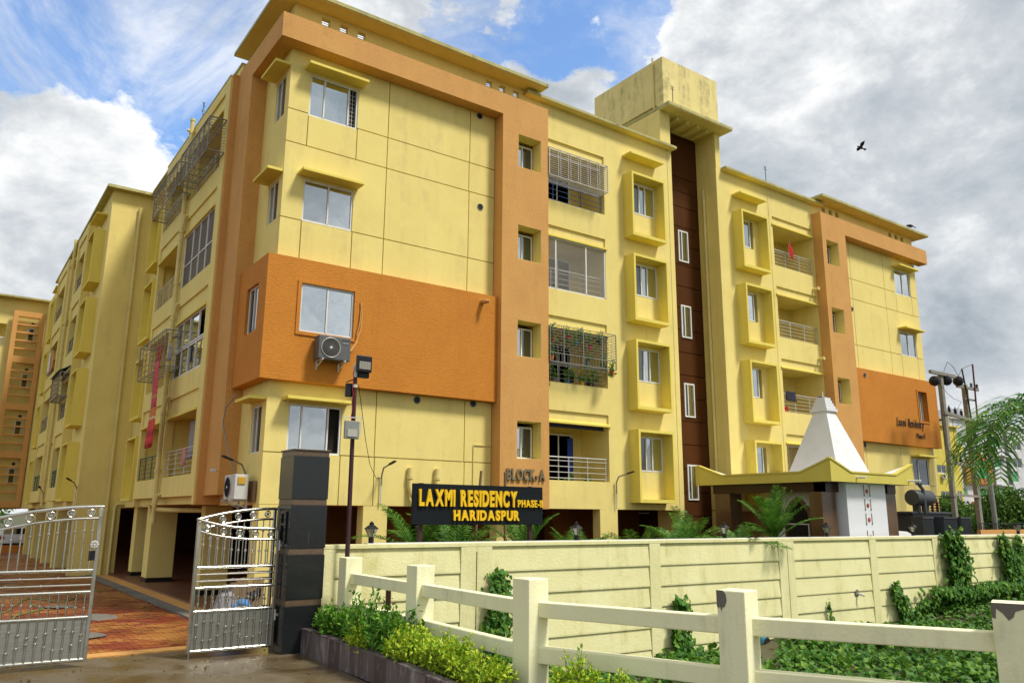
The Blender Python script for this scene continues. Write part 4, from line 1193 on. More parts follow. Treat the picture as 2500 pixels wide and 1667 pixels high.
# right near leaf: free end at x 3.76, hinged on the pillar at 5.22
t1 = make_gate('right steel gate leaf hinged on the black pillar, its top rail sagging towards the hinge', lambda u: hG(-0.262+0.165*(1-min(u, 1.46)/1.46)**3), 1.46)
t1.location = (3.765, 14.6, G0)
high = lambda u: hG(0.098-0.20*(1-min(max(u, 0), 1.48)/1.48)**2)
t2 = make_gate('second steel gate leaf folded back behind the right gate leaf, top rail arching up', high, 1.47, side=-1)
t2.location = (3.775, 14.66, G0); t2.rotation_euler = (0, 0, R(8.5))
t3 = make_gate('left steel gate leaf with star medallions, standing alone across the drive', high, 1.48, side=-1)
t3.location = (0.82, 14.85, G0); t3.rotation_euler = (0, 0, R(-1.5))
hd = MB()
for k in range(8):
    a = k*math.pi/4; hd.lathe([(0.004, -0.02), (0.022, -0.01), (0.022, 0.01), (0.004, 0.02)], 8, (1.40+0.045*math.cos(a), -0.05, hG(-0.50)+0.045*math.sin(a)))
hd.lathe([(0.02, -0.02), (0.02, 0.02)], 8, (1.40, -0.06, hG(-0.50)), 'Y')
hd.build('flower_handle', 'white_plastic', t3, local=True)
hd = MB(); hd.box(1.34, 1.42, -0.05, 0.02, hG(-0.75), hG(-0.60)); hd.build('lock_box', 'black_plastic', t3, local=True)
t4 = make_gate('outer left steel gate leaf cut off by the left edge of the photo', lambda u: hG(-0.262+0.165*(min(u, 1.46)/1.46)**3), 1.46)
t4.location = (-0.66, 14.89, G0); t4.rotation_euler = (0, 0, R(-1.5))

# ================================================================== COMPOUND WALL
ang = math.atan(-0.03)
CW = thing('compound_wall', 'long cream precast compound wall of planks between posts behind the fence', 'wall', (6.0, 14.4, LOW), ang)
def wloc(X0):     # X measured on plane y=14.4 -> distance along the wall
    t = 14.58/(14.4+0.03*X0)
    return (X0*t-6.0)/math.cos(ang)
h = lambda z: z-LOW
segs = [(6.241, 9.002), (9.776, 14.427), (14.792, 19.484), (20.185, 24.049), (24.437, 27.893), (28.316, 33.938), (34.70, 39.6), (40.0, 46.0)]
slits = [9.385, 19.86, 34.31]
zj = [-0.70, -1.165, -1.64, -2.11, -2.58, -3.06]
edges = [wloc(5.96)]
prev = wloc(5.97)
allp = []
for a, b in segs:
    allp.append((prev, wloc(a))); prev = wloc(b)
allp.append((prev, prev+0.5))
bands = []
for a, b in allp:
    sl = [wloc(s_) for s_ in slits if a < wloc(s_) < b]
    cuts = [a] + sum([[q-0.012, q+0.012] for q in sl], []) + [b]
    for i in range(0, len(cuts), 2):
        m = MB(); m.box(cuts[i], cuts[i+1], 0.0, 0.20, 0, h(-0.635)); m.build('post', 'cream_wall_paint', CW, local=True, bevel=0.006)
    for q_ in sl:
        m = MB(); m.box(q_-0.0118, q_+0.0118, 0.03, 0.05, h(-2.66), h(-0.74)); m.build('expansion_joint', 'dark_room', CW, local=True)
        m = MB(); m.box(q_-0.0118, q_+0.0118, 0.0005, 0.05, 0, h(-2.661)); m.box(q_-0.0118, q_+0.0118, 0.0005, 0.05, h(-0.739), h(-0.635)); m.build('joint_filler', 'cream_wall_paint', CW, local=True)
W_end = allp[-1][1]
m = MB(); m.box(prev*0+wloc(5.97), W_end, 0.06, 0.14, 0, h(-0.63)); m.build('backing', 'cream_wall_paint', CW, local=True)
m = MB(); m.box(wloc(5.97), W_end, -0.004, 0.204, h(-0.633), h(-0.552)); m.build('coping', 'cream_wall_paint', CW, local=True, bevel=0.008)
m = MB(); m.box(wloc(6.9), W_end, 0.03, 0.215, h(-0.551), h(-0.535)); m.build('coping_slab', 'white_plaster', CW, local=True)
pr2 = random.Random(5)
for a, b in segs:
    a_, b_ = wloc(a)+0.006, wloc(b)-0.006
    zs_ = zj + [LOW+0.02]
    for i in range(len(zs_)-1):
        zt, zb_ = zs_[i]-0.012, zs_[i+1]+0.014
        zt += 0 if i else 0.012
        d = pr2.uniform(-0.003, 0.004)
        k = 0.985 if a < 12 else (1.0 if a < 22 else (0.975 if a < 30 else 0.955))
        m = MB(); m.prism([(0.040+d, h(zt)), (0.012+d, h(zb_)+0.03), (0.014+d, h(zb_)), (0.0595, h(zb_)), (0.0595, h(zt))], a_, b_, 'X')
        m.v = [(x, y, z) for x, y, z in m.v]
        m.build('plank', 'cream_wall_paint', CW, local=True)
wx = wloc(23.2)
m = MB(); m.tube([(wx, 0.05, h(-2.16)), (wx, -0.12, h(-2.18)), (wx+0.05, -0.17, h(-2.20))], 0.035, 8); m.build('weep_pipe', 'white_plastic', CW, local=True)
m = MB(); m.lathe([(0.005, 0.02), (0.11, 0.021), (0.10, 0.0)], 7, (wx-0.02, 0.0, h(-2.14)), 'Y'); m.build('broken_hole', 'bare_concrete', CW, local=True)
wx = wloc(18.6)
m = MB(); m.tube([(wx, 0.12, h(-3.16)), (wx, -0.10, h(-3.17))], 0.13, 18, cap=False); m.tube([(wx, 0.12, h(-3.16)), (wx, -0.10, h(-3.17))], 0.118, 18); m.build('drain_outlet', 'teal_plastic', CW, local=True, smooth=True)
m = MB(); m.lathe([(0.11, 0), (0.11, 0.012)], 16, (wx, -0.116, h(-3.17)), 'Y'); m.build('outlet_mouth', 'dark_room', CW, local=True)

# ================================================================== POST AND RAIL FENCE
FE = thing('post_and_rail_fence', 'pale cream concrete post and rail fence in the foreground', 'fence', (6.0, 8.2, LOW))
posts = [(6.27, 13.78, 0.0), (6.235, 11.14, 1.0), (6.135, 8.19, 3.0), (7.06, 5.775, 13.0), (8.27, 3.60, 22.0), (9.45, 1.35, 25.0)]
hw_ = 0.158
for i, (x, y, a) in enumerate(posts):
    m = MB(); c, s_ = math.cos(R(a)), math.sin(R(a))
    pts_ = [(-hw_, -hw_), (hw_, -hw_), (hw_, hw_), (-hw_, hw_)]
    m.prism([(x+u*c-v*s_, y+u*s_+v*c) for u, v in pts_], LOW, -0.75, 'Z')
    po = sub(m.build('post', 'cream_fence_paint', FE, bevel=0.012))
    if i in (3, 4):     # broken corner showing bare mortar
        q = MB(); rr = random.Random(i)
        if i == 3: prof = [(0, 0), (0, -0.16), (0.02, -0.185), (0.035, -0.16), (0.05, -0.21), (0.065, -0.17), (0.09, -0.165), (0.115, -0.10), (0.105, -0.03), (0.075, 0)]
        else: prof = [(0, 0), (0, -0.13), (0.03, -0.14), (0.04, -0.05), (0.09, -0.09), (0.13, -0.15), (0.17, -0.12), (0.19, -0.07), (0.26, -0.045), (0.31, -0.06), (0.312, 0)]
        u0_, v0_ = -hw_, hw_     # left far corner of the left face
        vs = []
        for off in (0.0035, -0.02):
            for d_, z_ in prof:
                lx, ly = -hw_-off, hw_-d_
                vs.append((x+lx*c-ly*s_, y+lx*s_+ly*c, -0.752+z_))
        n_ = len(prof)
        q.add(vs, [tuple(range(n_)), tuple(reversed(range(n_, 2*n_)))]+[(k, (k+1) % n_, (k+1) % n_+n_, k+n_) for k in range(n_)])
        q.build('broken_corner', 'bare_concrete', po)
for i in range(len(posts)-1):
    (xa, ya, _), (xb, yb, _) = posts[i], posts[i+1]
    d = Vector((xb-xa, yb-ya, 0)); L = d.length; d.normalize()
    nrm = Vector((d.y, -d.x, 0))      # towards the street
    if nrm.x > 0: nrm = -nrm
    for zt, zb_ in ((-1.02, -1.20), (-1.535, -1.725)):
        p = Vector((xa, ya, 0))+d*0.10; q = Vector((xb, yb, 0))-d*0.10
        m = MB(); off = nrm*(-0.02)
        zc = (zt+zb_)/2
        m.bar((p.x+off.x, p.y+off.y, zc), (q.x+off.x, q.y+off.y, zc), 0.15, zt-zb_)
        m.build('rail', 'cream_fence_paint', FE, bevel=0.012)

# ================================================================== PLANTER
PL = thing('planter', 'low planter bed edged with brown granite tiles beside the black pillar', 'planter', (5.55, 14.2, G0))
pe = [(5.60, 14.20), (5.53, 11.2), (5.33, 8.9), (5.15, 7.0), (5.35, 5.0)]
pts_ = []
def along(t):
    L = 0
    for (xa, ya), (xb, yb) in zip(pe[:-1], pe[1:]):
        s_ = math.hypot(xb-xa, yb-ya)
        if t <= L+s_: f = (t-L)/s_; return (xa+(xb-xa)*f, ya+(yb-ya)*f, math.atan2(yb-ya, xb-xa))
        L += s_
    return (*pe[-1], -1.5)
t = 0.0; tl = 0.44
k = 0
while t < 9.0:
    xa, ya, a = along(t+0.004); xb, yb, a2 = along(t+tl-0.004)
    m = MB(); m.bar((xa, ya, (G0-1.99)/2), (xb, yb, (G0-1.99)/2), 0.03, abs(G0+1.99)); m.build('stone_tile', 'planter_stone', PL)
    m = MB(); m.bar((xa+0.05, ya, -1.975), (xb+0.05, yb, -1.975), 0.15, 0.022); m.build('coping_stone', 'planter_stone', PL)
    t += tl; k += 1
m = MB(); m.prism([(5.62, 14.19), (5.56, 11.2), (5.36, 8.9), (5.19, 7.0), (5.38, 5.05), (6.6, 5.5), (6.2, 8.2), (6.3, 14.19)], LOW, -2.06, 'Z'); m.build('soil_bed', 'soil', PL)

# ================================================================== SIGN BOARD
SG = thing('sign_board', 'black name board with yellow raised letters on two dark posts behind the wall', 'sign', (8.05, 14.85, G0))
m = MB(); m.box(8.06, 11.43, 14.80, 14.88, -0.195, 0.645); m.build('board', 'sign_black', SG, bevel=0.004)
for x in (8.30, 11.15):
    m = MB(); m.box(x-0.04, x+0.04, 14.885, 14.965, G0, 0.66); m.build('leg', 'maroon_metal', SG)
letters(SG, 'LAXMI RESIDENCY', (8.18, 14.77, 0.205), 0.325, 2.50, 0.045, 'sign_yellow', bold=0.045)
letters(SG, 'PHASE-II', (10.70, 14.77, 0.195), 0.155, 0.70, 0.04, 'sign_yellow', bold=0.028)
letters(SG, 'HARIDASPUR', (9.02, 14.77, -0.095), 0.205, 1.72, 0.045, 'sign_yellow', bold=0.045)

# ================================================================== LIGHT POLE
LP = thing('light_pole', 'thin maroon steel pole carrying three floodlights beside the black pillar', 'light pole', (6.39, 14.18, LOW))
m = MB(); m.tube([(6.39, 14.18, LOW), (6.36, 14.18, 2.62)], 0.042, 10, rs=[0.046, 0.040]); m.build('shaft', 'maroon_metal', LP, smooth=True)
m = MB(); m.tube([(6.36, 14.18, 2.60), (6.36, 14.18, 2.85)], 0.044, 10); m.tube([(6.36, 14.18, 2.40), (6.36, 14.18, 2.46)], 0.048, 10); m.build('white_sleeve', 'white_plastic', LP)
m = MB(); m.box(6.32, 6.63, 14.02, 14.10, 2.70, 3.02); m.box(6.40, 6.62, 14.10, 14.2, 2.60, 2.9); fl = sub(m.build('floodlight', 'black_plastic', LP, bevel=0.012))
for r_ in range(4):
    for c_ in range(7):
        q = MB(); q.box(6.362+c_*0.034, 6.39+c_*0.034, 14.010, 14.022, 2.755+r_*0.038, 2.785+r_*0.038); q.build('led_lens', 'lamp_glass', fl)
m = MB(); m.box(6.20, 6.34, 14.20, 14.28, 2.22, 2.48); m.bar((6.2, 14.24, 2.5), (6.34, 14.2, 2.56), 0.02); m.build('floodlight', 'black_plastic', LP, bevel=0.012)
m = MB(); m.box(6.14, 6.44, 14.04, 14.10, 1.40, 1.74); fl = sub(m.build('floodlight', 'grey_plastic', LP, bevel=0.012))
q = MB(); q.box(6.19, 6.39, 14.025, 14.042, 1.44, 1.58); q.build('lens', 'lamp_glass', fl)
m = MB(); m.bar((6.12, 14.1, 1.80), (6.50, 14.1, 1.82), 0.018); m.bar((6.50, 14.1, 1.82), (6.48, 14.1, 1.5), 0.014); m.build('bracket', 'white_plastic', LP)
m = MB(); m.tube([(6.31, 14.17, z)if i % 2 else (6.325, 14.16, z) for i, z in enumerate(np.linspace(1.7, 2.8, 9))], 0.007, 5); m.build('cable', 'red_plastic', LP)
cab = MB(); cab.tube([(6.41, 14.12, 2.45), (6.85, 14.85, 2.02), (7.35, 15.7, 1.55), (8.0, 16.8, 1.12), (8.8, 18.1, 0.88), (9.55, 19.3, 0.95)], 0.007, 5)
tagt(cab.build('power_cable', 'cable_black'), 'thin black cable sagging from the maroon pole to the wall lamp', 'cable')

# ================================================================== LAMPS ON THE WALL
def make_wall_lamp(label):
    t = thing('wall_lamp', label, 'lamp', (0, 0, 0), group='lantern lamps along the compound wall')
    m = MB(); m.lathe([(0.055, 0), (0.055, 0.11), (0.035, 0.115)], 8); m.build('base', 'black_plastic', t)
    m = MB(); m.lathe([(0.045, 0.115), (0.075, 0.17), (0.10, 0.22), (0.135, 0.268)], 8); m.build('glass', 'lamp_glass', t)
    for k_ in range(8):
        a = k_*math.pi/4
        if k_ % 2 == 0:
            q = MB(); q.bar((0.045*math.cos(a), 0.045*math.sin(a), 0.115), (0.137*math.cos(a), 0.137*math.sin(a), 0.27), 0.008); q.build('rib', 'black_plastic', t)
    m = MB(); m.lathe([(0.15, 0.265), (0.145, 0.275), (0.07, 0.335), (0.048, 0.34), (0.045, 0.385), (0.02, 0.395), (0.012, 0.415)], 8); m.build('cap', 'black_plastic', t)
    return t
spots = [(6.98, 'lantern lamp at the left end of the wall, beside the maroon pole'), (12.166, 'lantern lamp on the wall just right of the name board'),
         (17.32, 'lantern lamp on the wall in front of the brown stairwell strip'), (21.958, 'lantern lamp on the wall in front of the shrine arch'),
         (26.86, 'lantern lamp on the wall in front of the transformer'), (34.66, 'lantern lamp nearest the right edge of the photo')]
lamp0 = None
for X0, lb in spots:
    t_ = 14.58/(14.4+0.03*X0)
    p = (X0*t_+0.02, 14.4*t_+0.10, -0.535)
    if lamp0 is None: lamp0 = make_wall_lamp(lb); lamp0.location = p
    else: dup(lamp0, p, rnd.uniform(0, .4), lb)

# arm lamps fixed on the walls
def arm_lamp(label, base, head, pipe_bottom, axis_dir, group='arm lamps on the block walls'):
    t = thing('arm_lamp', label, 'lamp', base, group=group)
    b, hd_ = Vector(base), Vector(head)
    mid = Vector((b.x, b.y, hd_.z-0.16))+axis_dir*0.10
    m = MB(); m.tube([tuple(b), tuple(b+Vector((0, 0, 0.12))), (b.x, b.y, hd_.z-0.35), tuple(mid), tuple(mid*0.55+hd_*0.45)], 0.022, 8); m.build('bent_arm', 'grey_metal', t, smooth=True)
    q = MB(); q.bar(tuple(mid*0.5+hd_*0.5), tuple(hd_), 0.09, 0.045); q.build('lamp_head', 'black_plastic', t, bevel=0.012)
    if pipe_bottom is not None:
        q = MB(); q.tube([(b.x, b.y, pipe_bottom), tuple(b)], 0.018, 6); q.build('conduit', 'white_plastic', t)
    return t
arm_lamp('arm lamp on the yellow front wall just left of the name board', (9.56, 19.33, 0.75), (9.66, 18.78, 1.37), 0.25, Vector((0.0, -1, 0)))
arm_lamp('arm lamp on the yellow front wall below the lowest box surround', (17.95, 19.33, 0.72), (18.25, 18.80, 1.42), 0.25, Vector((0.2, -1, 0)))
arm_lamp('arm lamp over the white air conditioner on the side wall', (6.34, 20.55, 0.92), (5.60, 20.0, 1.38), None, Vector((-1, -0.2, 0)))
arm_lamp('arm lamp on the corner of the mustard block, farther along the drive', (4.52, 35.84, 0.9), (4.07, 35.2, 1.30), G0, Vector((-1, -0.3, 0)))
arm_lamp('farthest arm lamp, leaning over the drive near the ladder frame block', (4.0, 42.0, 0.6), (3.75, 41.6, 1.15), None, Vector((-1, -0.3, 0)))
arm_lamp('arm lamp poking up behind the transformer at right', (33.9, 19.30, 1.0), (34.3, 18.7, 2.0), None, Vector((0.3, -1, 0)))

# security camera
t = thing('security_camera', 'small white security camera on a bracket on the orange pier side', 'camera', (5.93, 21.0, 0.95))
m = MB(); m.box(5.60, 5.74, 20.95, 21.02, 1.04, 1.11); m.build('housing', 'white_plastic', t, bevel=0.01)
m = MB(); m.tube([(5.74, 20.98, 1.07), (5.95, 21.0, 1.03), (6.05, 21.0, 0.98), (6.37, 21.0, 1.0)], 0.012, 6); m.build('bracket', 'sandy_orange_paint', t)

# ================================================================== AIR CONDITIONERS
def ac(label, loc, rz, body='ac_grey', brand=True):
    t = thing('air_conditioner', label, 'air conditioner', loc, rz, group='outdoor air conditioner units')
    m = MB(); m.box(0, 0.86, -0.33, 0, 0, 0.60); m.build('casing', body, t, bevel=0.015, local=True)
    m = MB()
    for r_ in np.linspace(0.05, 0.235, 8): m.tube([(0.32+r_*math.cos(a), -0.345, 0.30+r_*math.sin(a)) for a in np.linspace(0, 2*math.pi, 25)], 0.0035, 4, cap=False)
    for k_ in range(22):
        a = k_*2*math.pi/22
        m.tube([(0.32+r_*math.cos(a+r_*2.2), -0.347, 0.30+r_*math.sin(a+r_*2.2)) for r_ in np.linspace(0.04, 0.24, 6)], 0.004, 4, cap=False)
    m.build('fan_grille', 'black_plastic' if body != 'ac_grey' else 'grey_metal', t, local=True)
    m = MB(); m.lathe([(0.245, 0), (0.245, 0.004)], 28, (0.32, -0.336, 0.30), 'Y'); m.build('fan_opening', 'dark_room', t, local=True)
    m = MB(); m.tube([(0.32+0.25*math.cos(a), -0.342, 0.30+0.25*math.sin(a)) for a in np.linspace(0, 2*math.pi, 29)], 0.009, 6, cap=False); m.build('fan_ring', 'pale_metal', t, local=True)
    m = MB(); m.lathe([(0.035, 0), (0.035, 0.015)], 14, (0.32, -0.362, 0.30), 'Y'); m.build('fan_hub', 'white_plastic', t, local=True)
    for x in (0.10, 0.70):
        m = MB(); m.bar((x, 0.02, -0.02), (x, -0.40, -0.02), 0.04); m.bar((x, -0.38, -0.03), (x, 0.03, -0.20), 0.03); m.bar((x, 0.03, 0.05), (x, 0.03, -0.24), 0.04); m.build('bracket', 'pale_metal', t, local=True)
    return t
a1 = ac('grey air conditioner outdoor unit under the orange band window', (7.38, YB_-0.05, 3.83), R(0))
a1['_o'] = (7.38, YB_-0.05, 3.83)
letters(a1, 'Panasonic', (7.38+0.62, YB_-0.05-0.345, 4.34), 0.03, 0.19, 0.004, 'black_plastic')
letters(a1, 'INVERTER', (7.38+0.64, YB_-0.05-0.345, 4.27), 0.032, 0.15, 0.004, 'white_plastic')
a2 = ac('old white air conditioner unit with a yellow cover on the side wall by the gate', (6.20, 20.62, 0.34), R(-90), body='white_plastic')
m = MB(); m.box(0.862, 0.885, -0.26, -0.08, 0.36, 0.54); m.build('valve_cover', 'yellow_plastic', a2, local=True, bevel=0.01)
m = MB(); m.box(0.5, 1.0, 0.12, 0.15, -0.05, 0.45); m.build('back_plate', 'brown_wood', a2, local=True)
hs_ = MB(); hs_.tube([(8.62, YB_-0.02, 5.55), (8.66, YB_-0.05, 5.2), (8.64, YB_-0.06, 4.8), (8.5, YB_-0.08, 4.4), (8.30, YB_-0.15, 4.12), (8.2, YB_-0.2, 4.1)], 0.02, 6)
hs_.tube([(8.64, YB_-0.02, 5.5), (8.61, YB_-0.05, 5.0), (8.56, YB_-0.06, 4.7), (8.55, YB_-0.08, 4.45), (8.40, YB_-0.12, 4.2), (8.22, YB_-0.2, 4.05)], 0.014, 6)
tagt(hs_.build('insulated_pipe', 'sandy_orange_paint', smooth=True), 'orange wrapped refrigerant pipe looping down beside the band window', 'pipe')
hs_ = MB(); hs_.tube([(6.0, 20.6, 3.0), (5.86, 21.0, 2.7), (5.84, 21.1, 2.3), (5.9, 20.8, 1.7), (5.98, 20.5, 1.2), (6.05, 20.35, 0.95)], 0.018, 6)
tagt(hs_.build('insulated_pipe', 'grey_metal', smooth=True), 'grey pipe hanging in a loop above the old white air conditioner', 'pipe')

# ================================================================== SHRINE
k_ = 0.90
def S(x, y, z): return (x*k_, y*k_, z*k_)
SH = thing('shrine', 'white spired shrine with flared yellow roof fascia behind the compound wall', 'shrine', (21.66, 13.95, G0))
X0, Y0, X1, Y1 = 21.66, 14.0, 26.30, 19.15
zb0, zl, zp, z_pk = 1.07, 1.365, 1.735, 1.75
def fascia(pts, a, b, axis, name='fascia'):
    m = MB(); m.prism(pts, a, b, axis); m.build(name, 'mustard_paint', SH)
def fprof(u0, u1):     # height outline of one side
    L = u1-u0
    return [(u0, zb0), (u1, zb0), (u1, zp), (u1-1.05, zl), (u0+1.05, zl), (u0, z_pk)]
fascia(fprof(Y0+0.121, Y1), X0, X0+0.12, 'X'); fascia(fprof(X0, X1), Y0, Y0+0.12, 'Y')
fascia(fprof(Y0+0.121, Y1), X1-0.12, X1, 'X'); fascia(fprof(X0, X1), Y1+0.001, Y1+0.12, 'Y')
def rim(u0, u1, a, axis):
    L = [(u0, z_pk), (u0+1.05, zl), (u1-1.05, zl), (u1, zp)]
    m = MB()
    for (p, q) in zip(L[:-1], L[1:]):
        if axis == 'X': m.bar((a+0.06, p[0], p[1]+0.012), (a+0.06, q[0], q[1]+0.012), 0.17, 0.05)
        else: m.bar((p[0], a+0.06, p[1]+0.012), (q[0], a+0.06, q[1]+0.012), 0.17, 0.05)
    m.build('fascia_rim', 'mustard_paint', SH)
rim(Y0, Y1, X0, 'X'); rim(X0, X1, Y0, 'Y')
m = MB(); m.box(X0+0.12, X1-0.12, Y0+0.12, Y1, zb0+0.02, zb0+0.14); m.build('roof_slab', 'white_plaster', SH)
for (cx, cy, dx, dy) in ((X0, Y1, 1, -1), (X1, Y0, -1, 1), (X1, Y1, -1, -1), (X0, Y0, 1, 1)):
    m = MB(); a_ = 1.05
    m.add([(cx+dx*.12, cy+dy*.12, zp-0.02), (cx+dx*a_, cy+dy*.12, zl), (cx+dx*.12, cy+dy*a_, zl), (cx+dx*a_, cy+dy*a_, zl-0.1), (cx+dx*.12, cy+dy*.12, zb0+.1), (cx+dx*a_, cy+dy*.12, zb0+.1), (cx+dx*.12, cy+dy*a_, zb0+.1), (cx+dx*a_, cy+dy*a_, zb0+.1)],
          [(0, 1, 3, 2), (4, 6, 7, 5), (0, 2, 6, 4), (0, 4, 5, 1), (1, 5, 7, 3), (2, 3, 7, 6)])
    m.build('roof_corner', 'white_plaster', SH)
cx, cy, b_, t_ = 24.2, 15.72, 0.86, 0.34
zbase, ztop = 1.20, 3.50
def frus(z0, z1, a, c, name, mat='white_plaster'):
    m = MB(); m.add([(cx-a, cy-a, z0), (cx+a, cy-a, z0), (cx+a, cy+a, z0), (cx-a, cy+a, z0), (cx-c, cy-c, z1), (cx+c, cy-c, z1), (cx+c, cy+c, z1), (cx-c, cy+c, z1)],
                    [(0, 3, 2, 1), (4, 5, 6, 7), (0, 1, 5, 4), (1, 2, 6, 5), (2, 3, 7, 6), (3, 0, 4, 7)]); return m.build(name, mat, SH)
frus(zbase, ztop, 1.0, 0.235, 'spire')
zz = ztop
for a in (0.315, 0.27, 0.235, 0.20, 0.17):
    frus(zz+0.001, zz+0.095, a, a, 'spire_tier'); zz += 0.096
m = MB(); m.tube([(cx, cy, zz), (cx, cy, zz+0.22)], 0.015, 6); m.build('finial', 'white_plaster', SH)
m = MB(); m.tube([(23.0, 14.0, 1.22), (23.0, 13.70, 1.21)], 0.03, 8); m.tube([(26.0, 14.0, 1.20), (26.05, 13.62, 1.20)], 0.03, 8); m.build('roof_spout', 'white_plaster', SH)
# beams and columns
m = MB(); m.box(X0+0.28, X0+0.5, Y0+0.55, Y1-0.4, 0.785, zb0); m.box(X0+0.28, 25.8, Y0+0.55, Y0+0.8, 0.785, zb0); m.box(25.3, 25.8, Y0+0.36, Y0+0.549, 0.785, zb0-0.001); m.build('beam', 'dark_brown_beam', SH)
for (a, b, c, d) in ((X0+0.29, X0+1.02, Y0+0.56, Y0+1.0), (25.10, 25.78, Y0+0.37, Y0+1.0), (X0+0.29, X0+0.9, Y1-1.1, Y1-0.45), (25.1, 25.7, Y1-1.1, Y1-0.45)):
    m = MB(); m.box(a, b, c, d, G0, 0.784); m.build('column', 'brown_marble', SH, bevel=0.008)
# shrine room
wh_ = [(23.3, 24.7, G0+0.3, 0.2)]
m = MB(); m.box(22.86, 25.05, 14.30, 16.9, G0, zb0); m.build('shrine_room', 'wavy_white_tile', SH)
for z in (-0.55, -0.02, 0.42, 0.86):
    for dx in (-0.16, 0.16):
        q = MB(); q.box(23.98+dx-0.012, 23.98+dx+0.012, 14.285, 14.30, z-0.17, z+0.17); q.lathe([(0.03, 0), (0.03, 0.014)], 6, (23.98+dx, 14.283, z-0.16), 'Y'); q.build('wall_ornament', 'bronze_letter', SH)
    q = MB(); q.lathe([(0.07, 0), (0.07, 0.012)], 8, (23.98, 14.286, z-0.03), 'Y'); q.build('wall_ornament', 'red_lamp', SH)
    q = MB(); q.lathe([(0.025, 0), (0.025, 0.016)], 8, (23.98, 14.282, z-0.03), 'Y'); q.build('wall_ornament', 'orange_plastic', SH)
for z in (-0.30, 0.40):
    q = MB(); q.lathe([(0.09, 0), (0.09, 0.012)], 8, (22.845, 15.0, z), 'X'); q.build('wall_ornament', 'red_lamp', SH)
# arched doorway on the left face
ar = [(15.55, -1.9), (15.55, 0.05), (15.62, 0.30), (15.80, 0.50), (16.05, 0.66), (16.30, 0.50), (16.48, 0.30), (16.55, 0.05), (16.55, -1.9)]
m = MB(); m.prism([(y-0.0, z) for y, z in ar], 22.80, 22.858, 'X'); m.build('arch_surround', 'brown_marble', SH)
m = MB(); m.prism([(16.05+(y-16.05)*0.78, z-0.12 if z > -1 else z) for y, z in ar], 22.78, 22.80, 'X'); m.build('arch_opening', 'dark_room', SH)
m = MB(); m.box(22.765, 22.79, 15.62, 16.5, -0.22, -0.18); m.box(22.765, 22.79, 15.62, 15.66, G0, -0.22); m.build('door_frame', 'white_frame', SH)

# ================================================================== FOLIAGE HELPERS
def leaf_geo(mb, p, d, nrm, L, Wd, fold=0.18):
    """one folded leaf: base p, direction d, normal nrm"""
    d = d.normalized(); s_ = d.cross(nrm)
    if s_.length < 1e-4: s_ = d.orthogonal()
    s_.normalize(); n_ = s_.cross(d)
    a = p; t = p+d*L-n_*L*0.10
    m1 = p+d*L*0.42+n_*L*0.05
    l = m1+s_*Wd/2+n_*Wd*fold; r = m1-s_*Wd/2+n_*Wd*fold
    o = len(mb.v); mb.v += [tuple(a), tuple(l), tuple(t), tuple(r), tuple(m1)]
    mb.f += [(o, o+4, o+1), (o+1, o+4, o+2), (o, o+3, o+4), (o+4, o+3, o+2)]
def rv(r, up=0.0):
    v = Vector((r.gauss(0, 1), r.gauss(0, 1), r.gauss(0, 1)+up)); return v.normalized()

def shrub(label, cx, cy, z, rx, ry, h, n, L, mat, seed, group=None, tall=0):
    r = random.Random(seed)
    t = thing('shrub', label, 'shrub', (cx, cy, z), group=group)
    st, lf = MB(), MB()
    nb = max(14, n//20)
    for i in range(nb):
        a = r.uniform(0, 2*math.pi); q = math.sqrt(r.random())
        tip = Vector((cx+rx*q*math.cos(a), cy+ry*q*math.sin(a), z+h*(1-0.45*q*q)*r.uniform(0.55, 1.12)+(r.random() < 0.12)*tall*r.random()))
        base = Vector((cx+(tip.x-cx)*0.25, cy+(tip.y-cy)*0.25, z))
        mid = base.lerp(tip, 0.5)+Vector((r.uniform(-.05, .05), r.uniform(-.05, .05), 0.05*h))
        st.tube([base, mid, tip], 0.006, 4, rs=[0.010, 0.006, 0.003], cap=False)
        for j in range(28):
            f = 0.25+0.75*(j/27)
            p = base.lerp(mid, min(1, f*2)) if f < 0.5 else mid.lerp(tip, (f-0.5)*2)
            d = (tip-base).normalized()*0.7+rv(r, 0.35)
            LL = L*r.uniform(0.75, 1.45)
            leaf_geo(lf, p+rv(r)*L*0.8, d, rv(r, 1.4), LL, LL*0.50)
    st.build('stems', 'stem_green', t, clean=False)
    lf.build('foliage', mat, t, clean=False, kind='stuff')
    return t
# --- planter shrubs from the black pillar towards the camera
shrub('dark green straggly shrub sprawling in front of the black pillar base', 5.85, 13.35, -2.08, 0.32, 0.80, 0.50, 1100, 0.085, 'green_leaf', 11, 'planter shrubs', 0.25)
shrub('lime and green shrub second from the black pillar, with tall thin shoots', 5.86, 12.2, -2.08, 0.35, 0.75, 0.62, 1400, 0.085, 'green_leaf', 12, 'planter shrubs', 0.45)
shrub('green leafy shrub around the second fence post, glossy upright leaves', 5.82, 11.2, -2.08, 0.34, 0.70, 0.60, 1300, 0.095, 'green_leaf', 13, 'planter shrubs', 0.35)
shrub('small golden shrub low on the planter rim before the second post', 5.66, 12.0, -2.08, 0.16, 0.55, 0.36, 700, 0.060, 'golden_leaf', 14, 'planter shrubs')
shrub('round golden-leaved shrub between the second and third fence posts', 5.72, 10.35, -2.08, 0.30, 0.62, 0.55, 2000, 0.062, 'golden_leaf', 15, 'planter shrubs', 0.1)
shrub('widest golden-leaved shrub just before the third fence post', 5.70, 9.35, -2.08, 0.32, 0.68, 0.56, 2400, 0.060, 'golden_leaf', 16, 'planter shrubs', 0.15)
shrub('golden shrub hugging the foot of the third fence post', 5.62, 8.45, -2.08, 0.28, 0.55, 0.46, 1500, 0.056, 'golden_leaf', 17, 'planter shrubs', 0.1)
